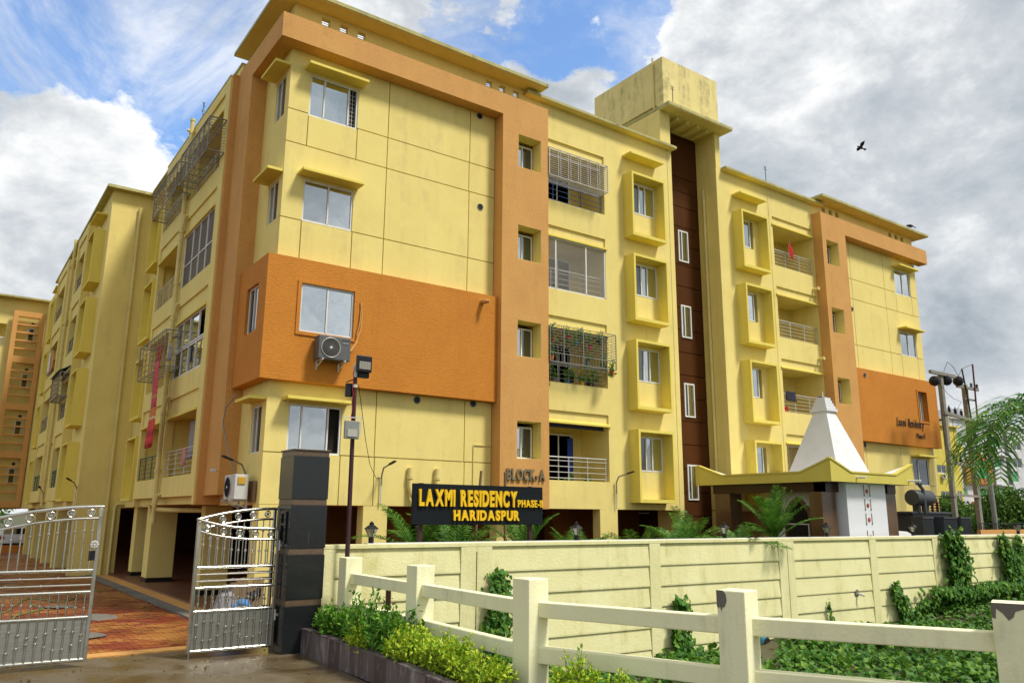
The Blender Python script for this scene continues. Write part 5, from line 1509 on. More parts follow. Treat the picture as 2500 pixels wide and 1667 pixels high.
shrub('golden shrub right of the third fence post at the bottom edge', 6.05, 7.20, -2.1, 0.24, 0.45, 0.55, 1300, 0.050, 'golden_leaf', 18, 'planter shrubs', 0.12)
shrub('low golden shrub below the lower rail near the fourth post', 6.35, 6.70, -2.15, 0.25, 0.40, 0.50, 1000, 0.045, 'golden_leaf', 19, 'planter shrubs', 0.1)

# --- vine covered ground between fence and wall
def hz(x, y):
    b = LOW+0.12+0.06*math.sin(x*1.7+y)+0.05*math.sin(y*2.3-x*0.6)
    wy = 14.4-0.03*(x-6)
    near = max(0, 1-abs(wy-0.1-y)/1.5)
    b += near*(0.05 + 0.40*max(0, min(1, (x-23.0)/4.5)) + 0.30*max(0, min(1, (x-26.0)/3)))
    if x < 18.2: b -= near*0.12
    return b
vm = MB(); nx, ny = 60, 26
for i in range(nx+1):
    for j in range(ny+1):
        x = 6.7+i*(40-6.7)/nx; y1_ = 14.38-0.03*(x-6); y0_ = 3.0
        y = y0_+(y1_-y0_)*j/ny
        vm.v.append((x, y, hz(x, y)-0.06))
for i in range(nx):
    for j in range(ny):
        o = i*(ny+1)+j; vm.f.append((o, o+ny+1, o+ny+2, o+1))
vm.build('verge', 'scrub_ground', kind='structure', clean=False)
r = random.Random(21); vl = MB(); made = 0
while made < 38000:
    x = 6.9+31*r.random(); y = r.uniform(4.5, 14.38-0.03*(x-6))
    if x < 10 and y < 9: continue
    if 15.6 < x < 18.6 and abs(y-x*0.775) < 0.42: continue
    dens = 0.5+0.5*math.sin(x*2.1+1.3*y)*math.cos(y*1.7-x)
    if r.random() > 0.30+0.75*dens: continue
    L = r.uniform(0.09, 0.21)
    p = Vector((x, y, hz(x, y)+r.uniform(-0.03, 0.14)))
    leaf_geo(vl, p, rv(r, -0.1), Vector((r.gauss(0, .35), r.gauss(-.25, .35), 1)).normalized(), L, L*0.85, 0.12); made += 1
tagt(vl.build('vine_carpet', 'vine_leaf', kind='stuff', clean=False), 'dense green vine carpet covering the low ground before the compound wall', 'vines')

def creeper(label, path, width, n, L, seed, off=0.07, mat='vine_leaf'):
    """path: list of (X, z) on the wall face"""
    r = random.Random(seed)
    x0, z0 = path[-1]
    wy = lambda x: 14.4-0.03*(x-6)
    t = thing('wall_creeper', label, 'creeper', (x0, wy(x0), z0), group='creepers climbing the compound wall')
    st, lf = MB(), MB()
    P = [Vector((x, wy(x)-0.04, z)) for x, z in path]
    st.tube(P, 0.012, 5, cap=False)
    segs_ = [(P[i+1]-P[i]).length for i in range(len(P)-1)]; T = sum(segs_)
    for i in range(n):
        d_ = r.random()*T; k_ = 0
        while d_ > segs_[k_] and k_ < len(segs_)-1: d_ -= segs_[k_]; k_ += 1
        f = min(1, d_/segs_[k_]); p = P[k_].lerp(P[k_+1], f)
        fr = (k_+f)/len(segs_)
        w_ = width[0]+(width[1]-width[0])*fr
        x = p.x+r.gauss(0, w_/2); z = p.z+r.gauss(0, 0.07)
        y = wy(x)-r.uniform(0.02, off+w_*0.35)
        LL = L*r.uniform(0.55, 1.2)
        leaf_geo(lf, Vector((x, y, z)), Vector((r.gauss(0.15, .6), -0.2, -0.8+r.gauss(0, .5))), Vector((r.gauss(0, .3), -1, 0.5+r.gauss(0, .2))), LL, LL*0.85, 0.12)
    st.build('vine_stem', 'stem_green', t, clean=False)
    lf.build('foliage', mat, t, clean=False, kind='stuff')
    return t
creeper('bushy creeper on the wall between the second and third fence posts', [(9.75, -1.16), (9.80, -1.6), (9.75, -2.1), (9.7, -2.7), (9.7, -3.3)], (0.18, 0.34), 900, 0.15, 31, 0.16)
creeper('short creeper on the wall just left of the fourth fence post', [(15.0, -1.95), (15.1, -2.3), (15.0, -2.8), (15.1, -3.3)], (0.22, 0.30), 480, 0.19, 32, 0.14)
creeper('tiny lone sprig of creeper on the wall left of the weep hole', [(20.9, -2.35), (20.95, -2.6), (20.9, -3.1)], (0.02, 0.12), 60, 0.13, 33, 0.05)
creeper('small pointed creeper on the wall right of the weep hole', [(24.1, -1.95), (24.3, -2.3), (24.5, -2.75), (24.7, -3.1)], (0.10, 0.50), 420, 0.17, 34, 0.12)
creeper('thickest dark creeper reaching the top of the wall, at right', [(27.45, -0.42), (27.65, -0.8), (27.7, -1.4), (27.8, -2.0), (27.9, -2.6), (27.9, -3.0)], (0.42, 0.75), 1500, 0.20, 35, 0.2)
creeper('thin creeper with two runners near the right end of the wall', [(31.0, -0.55), (31.05, -1.0), (31.3, -1.6), (31.2, -2.2), (30.6, -2.7)], (0.20, 0.9), 800, 0.20, 36, 0.14)
creeper('creeper runner right beside the thin one, reaching the coping', [(32.2, -0.60), (32.1, -1.0), (32.0, -1.5), (31.7, -2.0), (31.4, -2.6)], (0.14, 0.6), 560, 0.20, 37, 0.12)
creeper('short slanting creeper nearest the right edge of the photo', [(33.1, -1.2), (33.5, -1.6), (34.0, -2.1), (34.4, -2.5)], (0.22, 0.25), 300, 0.20, 38, 0.1)
creeper('heaped creeper mound at the foot of the wall at right', [(26.2, -2.2), (27.6, -2.35), (29.4, -2.2), (31.2, -2.3), (32.6, -2.7)], (0.8, 0.8), 2600, 0.18, 39, 0.45)
creeper('low creeper clump between the small pointed creeper and the thickest one', [(25.3, -2.75), (25.9, -2.5), (26.4, -2.9)], (0.4, 0.4), 500, 0.15, 40, 0.2)

# --- palms
def frond(mb, base, az, el, L, droop, n, ll, wd, r, width=1.0):
    d = Vector((math.cos(az)*math.cos(el), math.sin(az)*math.cos(el), math.sin(el)))
    pts = [Vector(base)]; cur = d.copy(); step = L/14
    for i in range(14):
        pts.append(pts[-1]+cur*step); cur = (cur+Vector((0, 0, -droop*step*(0.35+i/9)))).normalized()
    mb.tube(pts, 0.01, 5, rs=[0.018-0.0011*i for i in range(15)], cap=False)
    for i in range(n):
        f = 0.16+0.84*i/n; q = f*14; k = min(13, int(q)); p = pts[k].lerp(pts[k+1], q-k)
        t = (pts[k+1]-pts[k]).normalized(); sd_ = t.cross(Vector((0, 0, 1)))
        if sd_.length < 1e-3: sd_ = Vector((1, 0, 0))
        sd_.normalize(); upv = sd_.cross(t)
        for sg in (-1, 1):
            le = ll*(math.sin(math.pi*(0.12+0.80*f))**0.7)*r.uniform(0.85, 1.1)
            dd = (t*0.75+sd_*sg*width+upv*0.28+rv(r)*0.10).normalized()
            w_ = wd*r.uniform(0.8, 1.15)
            a = p; b = p+dd*le*0.5; c = p+dd*le+Vector((0, 0, -le*0.30))
            s2 = dd.cross(upv).normalized()*w_/2
            o = len(mb.v)
            mb.v += [tuple(a-s2*0.4), tuple(a+s2*0.4), tuple(b+s2), tuple(b-s2), tuple(c)]
            mb.f += [(o, o+1, o+2, o+3), (o+3, o+2, o+4)]
def palm(label, x, y, z, trunk, fronds, L, seed, ll=0.42, wd=0.03, group='areca palms behind the compound wall', n=26, droop=0.5, els=(0.75, 1.35), azs=None):
    r = random.Random(seed)
    t = thing('palm', label, 'palm', (x, y, z), group=group)
    m = MB(); m.tube([(x, y, z), (x+0.02, y, z+trunk)], 0.06, 8, rs=[0.08, 0.05]); m.build('stem', 'stem_green', t)
    for i in range(fronds):
        m = MB(); az = (azs[i] if azs else 2*math.pi*i/fronds+r.uniform(-.4, .4))
        frond(m, (x, y, z+trunk), az, r.uniform(*els), L*r.uniform(0.8, 1.1), droop, n, ll, wd, r)
        m.build('frond', 'palm_leaf', t, clean=False)
    return t
palm('areca palm peeking over the wall at the left end of the name board', 9.15, 16.6, G0, 1.5, 10, 1.5, 51, els=(0.5, 1.3))
palm('areca palm behind the left post of the name board', 10.35, 16.8, G0, 1.2, 9, 1.6, 52)
palm('areca palm behind the right half of the name board', 12.6, 17.2, G0, 1.3, 9, 1.6, 53)
palm('small areca palm behind the second wall lamp', 13.9, 16.4, G0, 1.0, 8, 1.4, 54)
palm('low areca palm tips left of the stairwell strip', 16.0, 16.4, G0, 0.9, 9, 1.5, 55)
palm('areca palm arching towards the brown stairwell strip', 18.0, 16.6, G0, 1.1, 10, 1.5, 56)
palm('areca palm arching beside the shrine left column', 19.0, 17.4, G0, 1.2, 10, 1.6, 57)
palm('areca palm with fronds hanging over the wall top left of the shrine', 18.6, 14.9, G0, 1.4, 8, 1.3, 58, els=(0.3, 1.0))
palm('tallest areca palm, standing before the shrine entrance', 19.9, 14.80, G0, 1.75, 22, 1.45, 59, els=(0.1, 1.45), n=30, ll=0.34)
# large palm whose fronds enter from the right edge
palm('big palm at the right edge, long glossy fronds hanging before the poles', 24.1, 8.9, LOW, 6.0, 8, 3.9, 61, ll=0.95, wd=0.060, group='big palms', n=30, droop=0.78, els=(0.2, 0.55), azs=[2.9, 2.6, 3.25, 2.3, 3.6, 3.05, 2.75, 2.95])
def tree(label, x, y, z, H, trunk_h, rad, n, L, seed, mat='tree_leaf', group=None):
    r = random.Random(seed)
    t = thing('tree', label, 'tree', (x, y, z), group=group)
    tr = MB(); tr.tube([(x, y, z), (x+r.uniform(-.2, .2), y, z+trunk_h), (x, y, z+H*0.8)], 0.15, 8, rs=[rad*0.09, rad*0.06, 0.03]); cl_ = []
    for i in range(9):
        a = r.uniform(0, 6.28); q = r.uniform(0.2, 0.85)*rad
        c = Vector((x+q*math.cos(a), y+q*math.sin(a), z+trunk_h+(H-trunk_h)*r.uniform(0.15, 0.92)))
        tr.tube([(x, y, z+trunk_h*0.9), tuple(c)], 0.03, 5, rs=[rad*0.03, 0.02]); cl_.append(c)
    tr.build('trunk', 'bark', t)
    lf = MB()
    for i in range(n):
        c = r.choice(cl_); p = c+rv(r)*rad*0.42*r.random()**0.4
        LL = L*r.uniform(0.6, 1.2); leaf_geo(lf, p, rv(r, -0.2), rv(r, 1.0), LL, LL*0.6)
    lf.build('crown', mat, t, clean=False, kind='stuff')
    return t
tree('bushy green tree at the right edge beyond the poles', 68, 30.0, G0, 3.9, 0.9, 3.2, 5200, 0.42, 71, group='trees beyond the compound')
tree('small tree before the yellow house, left of the concrete poles', 74, 37.0, G0, 3.6, 1.0, 2.0, 2200, 0.36, 72, group='trees beyond the compound')
tree('dark small tree between the two concrete poles', 86, 41.0, G0, 4.4, 1.6, 2.4, 2400, 0.42, 73, group='trees beyond the compound')
tree('low trees seen through the gate behind the white car', 0.5, 92.0, G0, 7, 2.0, 5.0, 3500, 0.6, 74, group='trees beyond the compound')

# ================================================================== POWER POLES AND TRANSFORMER
def rayp(ratio, Y): return (ratio*Y, Y)
PYY = 17.6; kk = PYY/22.0
p1x, p2x = 45.3*kk, 48.85*kk
PO = thing('power_pole', 'left concrete power pole with cross arm and black drum insulators at its top', 'power pole', (p1x, PYY, G0), group='concrete power poles')
m = MB(); m.box(p1x-0.11, p1x+0.11, PYY-0.09, PYY+0.09, G0, 7.88*kk); m.box(p1x-0.13, p1x+0.13, PYY-0.05, PYY+0.05, G0, 7.8*kk); m.build('shaft', 'weathered_concrete_pole', PO, bevel=0.01)
PO2 = thing('power_pole', 'right concrete power pole with small insulators, behind the hanging palm fronds', 'power pole', (p2x, PYY+0.3, G0), group='concrete power poles')
m = MB(); m.box(p2x-0.12, p2x+0.12, PYY+0.2, PYY+0.4, G0, 7.75*kk); m.build('shaft', 'weathered_concrete_pole', PO2, bevel=0.01)
m = MB(); m.box(p1x-1.05, p1x+1.15, PYY-0.16, PYY-0.04, 7.86*kk, 8.04*kk); m.build('cross_arm', 'weathered_concrete_pole', PO)
for x, z in ((p1x-0.75, 7.45), (p1x+0.35, 7.62), (p1x+1.42, 7.72)):
    m = MB(); m.lathe([(0.03, -0.22), (0.14, -0.18), (0.22, -0.10), (0.23, 0.02), (0.17, 0.14), (0.05, 0.20)], 14, (x, PYY-0.12, z*kk), 'X'); m.build('drum_insulator', 'black_plastic', PO, smooth=True)
for z in (5.75, 3.05):
    m = MB(); m.bar((p1x-0.2, PYY-0.1, z*kk), (p2x+0.1, PYY+0.1, z*kk-0.12), 0.12, 0.14); m.build('cross_beam', 'weathered_concrete_pole', PO)
    for j in range(3):
        x = p1x+0.5+j*0.55
        m = MB(); m.lathe([(0.03, 0.0), (0.09, 0.05), (0.04, 0.08), (0.09, 0.13), (0.04, 0.16), (0.08, 0.21), (0.03, 0.26), (0.02, 0.34)], 10, (x, PYY, z*kk+0.06-0.04*j)); m.build('insulator', 'black_plastic', PO)
m = MB(); m.bar((p1x, PYY, 1.3*kk), (p2x, PYY+0.2, 1.25*kk), 0.08, 0.10); m.build('tie_bar', 'weathered_concrete_pole', PO)
m = MB(); m.box(p2x-1.1, p2x+0.95, PYY+0.08, PYY+0.18, 7.45*kk, 7.60*kk); m.box(p2x-0.5, p2x+0.5, PYY+0.1, PYY+0.18, 6.8*kk, 6.9*kk); m.build('cross_arm', 'weathered_concrete_pole', PO2)
for x in (-1.0, -0.7, 0.3, 0.85):
    m = MB(); m.lathe([(0.03, 0.0), (0.07, 0.06), (0.04, 0.1), (0.07, 0.16), (0.02, 0.22)], 10, (p2x+x, PYY+0.12, 7.6*kk)); m.build('insulator', 'black_plastic', PO2)
m = MB(); m.tube([(p2x+0.35, PYY+0.05, 5.4*kk), (p2x+0.45, PYY+0.05, 7.4*kk), (p2x+0.52, PYY+0.05, 9.0*kk)], 0.04, 8); m.build('cable_riser', 'insulator_brown', PO2)
m = MB(); m.tube([(p2x-0.6, PYY+0.05, 8.6*kk), (p2x-0.35, PYY+0.05, 7.0*kk), (p2x-0.15, PYY+0.05, 4.6*kk)], 0.035, 8); m.build('cable_riser', 'cable_black', PO2)
m = MB(); m.tube([(p2x+0.75, PYY, 0.6), (p2x+0.55, PYY, 4.0*kk)], 0.05, 8); m.tube([(p2x+0.85, PYY, G0), (p2x+0.75, PYY, 1.2*kk*2)], 0.11, 10); m.build('cable_duct', 'grey_plastic', PO2)
wr = MB()
wr.tube([(p1x+0.1, PYY-0.15, 8.1*kk), (p1x+0.5, PYY-0.15, 8.7*kk), (p1x+1.0, PYY-0.15, 8.5*kk), (p1x+1.4, PYY-0.15, 8.0*kk)], 0.012, 5)
wr.tube([(p1x+1.5, PYY-0.1, 8.0*kk), (p1x+1.9, PYY-0.1, 8.5*kk), (p2x+0.4, PYY, 9.0*kk)], 0.012, 5)
wr.tube([(p1x-0.4, PYY-0.12, 7.4*kk), (p1x, PYY-0.2, 6.9*kk), (p1x+0.6, PYY-0.2, 6.6*kk), (p1x+1.3, PYY-0.2, 6.5*kk), (p1x+0.9, PYY-0.2, 6.1*kk)], 0.010, 5)
wr.tube([(p1x-0.3, PYY-0.1, 6.3*kk), (p1x-0.42, PYY-0.1, 5.6*kk), (p1x-0.35, PYY-0.1, 3.8*kk), (p1x, PYY-0.15, 3.5*kk)], 0.014, 5)
wr.tube([(p1x+0.5, PYY-0.1, 5.4*kk), (p1x+0.45, PYY-0.1, 4.2*kk), (p1x+0.9, PYY-0.1, 3.2*kk)], 0.010, 5)
tagt(wr.build('power_cable', 'cable_black'), 'looping black cables joining the insulators of the concrete poles', 'cable')

TX, TY = 32.1, 17.2
TR = thing('transformer', 'dark grey oil filled transformer with round conservator drum, behind the wall', 'transformer', (TX, TY, G0))
m = MB(); m.box(TX+0.3, TX+3.2, TY+0.2, TY+1.4, G0+0.4, 0.20); m.build('tank', 'transformer_grey', TR, bevel=0.02)
m = MB(); m.box(TX+0.05, TX+3.3, TY+0.1, TY+1.5, 0.20, 0.28); m.build('lid', 'transformer_grey', TR, bevel=0.01)
for a, b in ((TX+0.0, TX+0.85), (TX+1.65, TX+2.75), (TX+3.05, TX+3.95)):
    fr_ = MB(); fr_.box(a, b, TY-0.35, TY+0.18, 0.01, 0.07); fr_.build('radiator_header', 'transformer_grey', TR)
    n_ = int((b-a)/0.055)
    for i in range(n_):
        x = a+0.02+i*0.055
        m = MB(); m.box(x, x+0.018, TY-0.33, TY+0.16, -1.7, 0.009); m.build('radiator_fin', 'transformer_grey', TR)
m = MB(); m.lathe([(0.05, -0.03), (0.30, -0.02), (0.32, 0.02), (0.32, 1.28), (0.29, 1.36), (0.05, 1.42)], 24, (TX+0.25, TY+0.15, 0.83), 'X'); m.build('conservator_drum', 'grey_plastic' if False else 'transformer_grey', TR, smooth=True)
m = MB(); m.box(TX+0.5, TX+0.7, TY+0.05, TY+0.3, 0.28, 0.55); m.box(TX+1.2, TX+1.35, TY+0.05, TY+0.3, 0.28, 0.55); m.tube([(TX+0.72, TY-0.1, 0.2), (TX+0.70, TY-0.1, 1.15), (TX+0.62, TY, 1.35)], 0.07, 10); m.lathe([(0.12, 0), (0.12, 0.08)], 12, (TX+0.62, TY, 1.33)); m.build('relief_pipe', 'transformer_grey', TR, smooth=True)
for i in range(3):
    x = TX+1.85+i*0.42
    m = MB(); prof = [(0.05, 0)]
    for j in range(4): prof += [(0.05, 0.02+j*0.11), (0.12, 0.05+j*0.11), (0.05, 0.09+j*0.11)]
    prof += [(0.03, 0.46), (0.02, 0.55)]
    m.lathe(prof, 12, (x, TY+0.4, 0.28)); m.build('bushing', 'insulator_brown', TR)
bw = MB()
for i in range(3): x = TX+1.85+i*0.42; bw.tube([(x, TY+0.4, 0.82), (x+0.3, TY+0.35, 0.93), (p1x-0.1, PYY-0.15, 0.95-0.04*i)], 0.012, 5)
tagt(bw.build('bushing_wire', 'cable_black'), 'black wires running from the transformer bushings to the left concrete pole', 'wire')
# low fence of bars round the transformer yard
YF_ = thing('yard_fence', 'low orange plinth with dark iron railings beyond the compound wall at right', 'fence', (36.5, 16.6, G0))
m = MB(); m.box(36.2, 62, 16.6, 16.75, G0, -0.45); m.build('plinth', 'sandy_orange_paint', YF_)
m = MB()
for i in range(150): m.bar((36.3+i*0.17, 16.67, -0.45), (36.3+i*0.17, 16.67, -0.16), 0.018)
m.bar((36.2, 16.67, -0.18), (62, 16.67, -0.18), 0.03); m.build('iron_bars', 'black_plastic', YF_)
cr = thing('parked_car', 'white car roof just showing over the wall in front of the transformer', 'car', (27.1, 15.7, G0))
m = MB(); m.prism([(25.0, -1.1), (25.6, -0.8), (26.3, -0.47), (26.8, -0.41), (27.4, -0.44), (28.0, -0.62), (28.4, -0.95), (29.2, -1.1), (29.2, -1.9), (25.0, -1.9)], 14.95, 16.5, 'Y'); m.build('body', 'car_white', cr, bevel=0.05, smooth=True)
for x in (25.8, 28.4):
    m = MB(); m.lathe([(0.30, 0), (0.30, 0.2)], 18, (x, 14.97, G0+0.30), 'Y'); m.build('wheel', 'rubber', cr)
m = MB(); m.box(26.2, 27.6, 14.935, 14.95, -0.95, -0.62); m.build('side_window', 'dark_glass', cr)

# ================================================================== DISTANT HOUSES at right
def house(label, cat, x0, x1, y0, y1, ztop, mat, wins, extras=()):
    t = thing('apartment_building', label, cat, (x0, y0, G0))
    m = MB(); m.wall('Y', x0, x1, G0, ztop, y0, y0+0.3, [w[:4] for w in wins]); m.build('front_wall', mat, t)
    m = MB(); m.box(x0, x1, y0+0.9, y1, G0, ztop-0.3); m.build('body', mat, t)
    m = MB(); m.box(x0, x0+0.29, y0+0.31, y0+0.89, G0, ztop); m.box(x0-0.3, x1+0.3, y0-0.4, y1, ztop, ztop+0.2); m.build('roof_edge', mat, t)
    for w in wins:
        window(t, 'Y', y0+0.1, *w[:4], [(0, 0.5, w[4]), (0.5, 1, w[4])], fr=0.12, depth=0.08)
    for e in extras: m = MB(); m.box(*e[:6]); m.build(e[6], e[7], t)
    return t
Yh = 60.0; f_ = Yh/22.0
gz = lambda z: z*f_; gx = lambda x: x*f_
hw1 = []
for (x0, x1, z0, z1) in ((43.9, 44.9, 2.40, 2.85), (44.05, 45.1, 0.95, 1.45), (43.9, 44.6, 3.7, 4.05), (45.85, 46.35, 0.7, 1.5)):
    hw1.append((gx(x0), gx(x1), gz(z0), gz(z1), DG))
hY = house('bright yellow apartment house with air conditioners, behind the left concrete pole', 'house', gx(43.2), gx(46.5), Yh, Yh+9, gz(5.0), 'distant_yellow', hw1,
      [(gx(43.4), gx(43.52), Yh-0.3, Yh-0.1, G0, gz(4.2), 'down_pipe', 'distant_white'), (gx(45.6), gx(46.4), Yh-0.8, Yh, gz(0.35), gz(0.75), 'balcony', 'distant_yellow'), (gx(45.7), gx(46.35), Yh-0.85, Yh-0.7, gz(3.6), gz(4.0), 'balcony', 'distant_yellow')])
for i, (x, z) in enumerate(((44.15, 2.12), (44.1, 0.72))):
    q = dup(a2, (gx(x), Yh-0.15, gz(z)), 0, ('upper' if i == 0 else 'lower')+' of two white air conditioners on the distant yellow house')
hw2 = []
for (x0, x1, z0, z1) in ((51.3, 52.5, 3.0, 3.6), (51.5, 52.7, 1.25, 1.85), (47.0, 47.8, 1.25, 1.7), (49.2, 50.2, 1.2, 1.75), (46.7, 47.4, 2.85, 3.3), (53.4, 54.5, 2.2, 2.9)):
    hw2.append((gx(x0), gx(x1), gz(z0), gz(z1), 'green_curtain'))
for (x0, x1, z0, z1) in ((51.6, 52.8, 4.3, 4.9), (54.2, 55.4, 4.2, 4.8), (54.0, 55.2, 3.1, 3.7), (54.6, 55.6, 1.3, 1.9), (49.0, 49.9, 4.3, 4.8), (47.0, 47.8, 4.3, 4.8), (51.6, 52.6, -0.3, 0.3), (49.2, 50.2, -0.4, 0.3), (56.4, 57.4, 4.1, 4.7), (56.4, 57.4, 2.6, 3.2)):
    hw2.append((gx(x0), gx(x1), gz(z0), gz(z1), 'green_curtain' if x0 < 53 else DG))
hWt = house('white apartment house with green curtained windows and an orange arched balcony', 'house', gx(46.55), gx(58), Yh+1.0, Yh+12, gz(5.6), 'distant_white', hw2,
      [(gx(48.0), gx(50.9), Yh-0.6, Yh+0.9, gz(0.55), gz(0.95), 'balcony', 'distant_orange'), (gx(52.8), gx(58), Yh+0.6, Yh+0.95, gz(0.65), gz(1.1), 'band', 'distant_yellow'), (gx(50.96), gx(51.05), Yh+0.5, Yh+0.95, G0, gz(5.3), 'down_pipe', 'grey_plastic'), (gx(53.1), gx(53.2), Yh+0.5, Yh+0.95, G0, gz(5.3), 'down_pipe', 'grey_plastic'), (gx(49.5), gx(52), Yh+3, Yh+7, gz(5.7), gz(6.5), 'stair_room', 'distant_white'), (gx(51.1), gx(52.9), Yh+0.3, Yh+0.95, gz(3.68), gz(3.75), 'window_hood', 'distant_white'), (gx(51.2), gx(52.9), Yh+0.3, Yh+0.95, gz(1.93), gz(2.0), 'window_hood', 'distant_white'), (gx(47.5), gx(48.0), Yh+0.5, Yh+0.99, gz(1.95), gz(3.2), 'arch_pier', 'distant_orange')])
m = MB()
arcp = [(gx(48.0), gz(1.95)), (gx(50.6), gz(1.95)), (gx(50.6), gz(3.0)), (gx(50.3), gz(3.5)), (gx(49.3), gz(3.75)), (gx(48.3), gz(3.5)), (gx(48.0), gz(3.0))]
m.prism(arcp, Yh+0.4, Yh+0.98, 'Y'); m.build('arched_balcony', 'distant_orange', hWt)
m = MB(); m.prism([(gx(49.3)+(x-gx(49.3))*0.55, gz(2.3)+(z-gz(1.95))*0.6) for x, z in arcp], Yh+0.36, Yh+0.395, 'Y'); m.build('arch_opening', 'green_curtain', hWt)

# ================================================================== CAR, PERSON, SMALL THINGS
CR = thing('parked_car', 'white hatchback seen from behind under the farthest block', 'car', (4.4, 58.9, G0))
cw = 1.72; cx0 = 3.55; cy0 = 59.2
bd = MB(); sec = []
for y, zt, hwid in ((0, 0.55, 0.80), (0.05, 0.95, 0.85), (0.25, 1.05, 0.86), (3.2, 1.0, 0.86), (3.9, 0.85, 0.82), (4.05, 0.5, 0.78)):
    sec.append([(cx0+cw/2-hwid, cy0+y, G0+0.28), (cx0+cw/2+hwid, cy0+y, G0+0.28), (cx0+cw/2+hwid, cy0+y, G0+zt*0.8), (cx0+cw/2+hwid*0.95, cy0+y, G0+zt), (cx0+cw/2-hwid*0.95, cy0+y, G0+zt), (cx0+cw/2-hwid, cy0+y, G0+zt*0.8)])
for s_ in sec: bd.v += s_
for i in range(len(sec)-1):
    for j in range(6): bd.f.append((i*6+j, i*6+(j+1) % 6, (i+1)*6+(j+1) % 6, (i+1)*6+j))
bd.f.append(tuple(range(6))); bd.f.append(tuple(range(30, 36)))
body = bd.build('body', 'car_white', CR, smooth=True)
cb = MB(); cc = cx0+cw/2
lo, hi_ = [(cc-0.80, cy0+0.12), (cc+0.80, cy0+0.12), (cc+0.80, cy0+2.9), (cc-0.80, cy0+2.9)], [(cc-0.62, cy0+0.5), (cc+0.62, cy0+0.5), (cc+0.62, cy0+2.1), (cc-0.62, cy0+2.1)]
cb.add([(x, y, G0+1.0) for x, y in lo]+[(x, y, G0+1.48) for x, y in hi_], [(0, 3, 2, 1), (4, 5, 6, 7), (0, 1, 5, 4), (1, 2, 6, 5), (2, 3, 7, 6), (3, 0, 4, 7)])
cb.build('cabin', 'car_white', CR, bevel=0.05, smooth=True)
m = MB(); m.add([(cc-0.66, cy0+0.145, G0+1.06), (cc+0.66, cy0+0.145, G0+1.06), (cc+0.54, cy0+0.40, G0+1.40), (cc-0.54, cy0+0.40, G0+1.40)], [(0, 1, 2, 3)]); m.build('rear_window', 'dark_glass', CR)
for sg in (-1, 1):
    m = MB(); m.box(cc+sg*0.70-0.12, cc+sg*0.70+0.12, cy0-0.015, cy0+0.06, G0+0.78, G0+0.94); m.build('tail_light', 'red_lamp', CR)
    m = MB(); m.lathe([(0.31, -0.1), (0.31, 0.1)], 18, (cc+sg*0.76, cy0+0.75, G0+0.31), 'X'); m.build('wheel', 'rubber', CR)
m = MB(); m.box(cc-0.75, cc+0.75, cy0-0.05, cy0+0.03, G0+0.25, G0+0.52); m.build('bumper', 'rubber', CR, bevel=0.02)
m = MB(); m.box(cc-0.25, cc+0.25, cy0-0.07, cy0-0.05, G0+0.55, G0+0.66); m.build('number_plate', 'white_plastic', CR)

# person squatting behind the folded gate leaf
def skin_mesh(name, pts, edges, radii, mat, par, root=0, lvl=2):
    me = bpy.data.meshes.new(name); o_ = par['_o']
    me.from_pydata([(p[0]-o_[0], p[1]-o_[1], p[2]-o_[2]) for p in pts], edges, [])
    ob = bpy.data.objects.new(name, me); COL.objects.link(ob); ob.parent = par
    md = ob.modifiers.new('s', 'SKIN'); md.use_smooth_shade = True
    for i, v in enumerate(me.skin_vertices[0].data):
        rr = radii[i]; v.radius = (rr, rr) if isinstance(rr, (int, float)) else rr
        v.use_root = (i == root)
    ss = ob.modifiers.new('d', 'SUBSURF'); ss.levels = lvl; ss.render_levels = lvl
    dg = bpy.context.evaluated_depsgraph_get(); m2 = bpy.data.meshes.new_from_object(ob.evaluated_get(dg)); ob.modifiers.clear(); ob.data = m2
    m2.materials.clear(); m2.materials.append(M[mat]); m2.polygons.foreach_set('use_smooth', [True]*len(m2.polygons))
    return ob
hx, hy = 5.50, 16.75
PE = thing('person', 'person in a bright blue shirt squatting with head bowed behind the folded gate leaf', 'person', (hx-0.2, hy, G0))
Zg = G0
B_ = [(hx-0.42, hy+0.05, Zg+0.86*0.30), (hx-0.36, hy+0.04, Zg+0.86*0.48), (hx-0.24, hy+0.0, Zg+0.86*0.66), (hx-0.12, hy-0.02, Zg+0.86*0.74), (hx-0.03, hy-0.03, Zg+0.86*0.80), (hx+0.03, hy-0.04, Zg+0.86*0.89),
      (hx-0.16, hy-0.20, Zg+0.86*0.70), (hx-0.06, hy-0.27, Zg+0.86*0.50), (hx+0.10, hy-0.18, Zg+0.86*0.34), (hx-0.16, hy+0.17, Zg+0.86*0.70), (hx-0.04, hy+0.24, Zg+0.86*0.50), (hx+0.12, hy+0.10, Zg+0.86*0.33),
      (hx-0.30, hy-0.12, Zg+0.86*0.30), (hx-0.04, hy-0.16, Zg+0.86*0.50), (hx-0.20, hy-0.14, Zg+0.86*0.10), (hx-0.02, hy-0.15, Zg+0.86*0.04), (hx-0.30, hy+0.16, Zg+0.86*0.30), (hx-0.04, hy+0.20, Zg+0.86*0.50), (hx-0.20, hy+0.18, Zg+0.86*0.10), (hx-0.02, hy+0.18, Zg+0.86*0.04)]
E_ = [(0, 1), (1, 2), (2, 3), (3, 4), (4, 5), (3, 6), (6, 7), (7, 8), (3, 9), (9, 10), (10, 11), (0, 12), (12, 13), (13, 14), (14, 15), (0, 16), (16, 17), (17, 18), (18, 19)]
R_b = [0.14, 0.13, 0.14, 0.11, 0.055, 0.085, 0.055, 0.042, 0.03, 0.055, 0.042, 0.03, 0.085, 0.07, 0.048, 0.04, 0.085, 0.07, 0.048, 0.04]
skin_mesh('body', B_, E_, R_b, 'skin', PE)
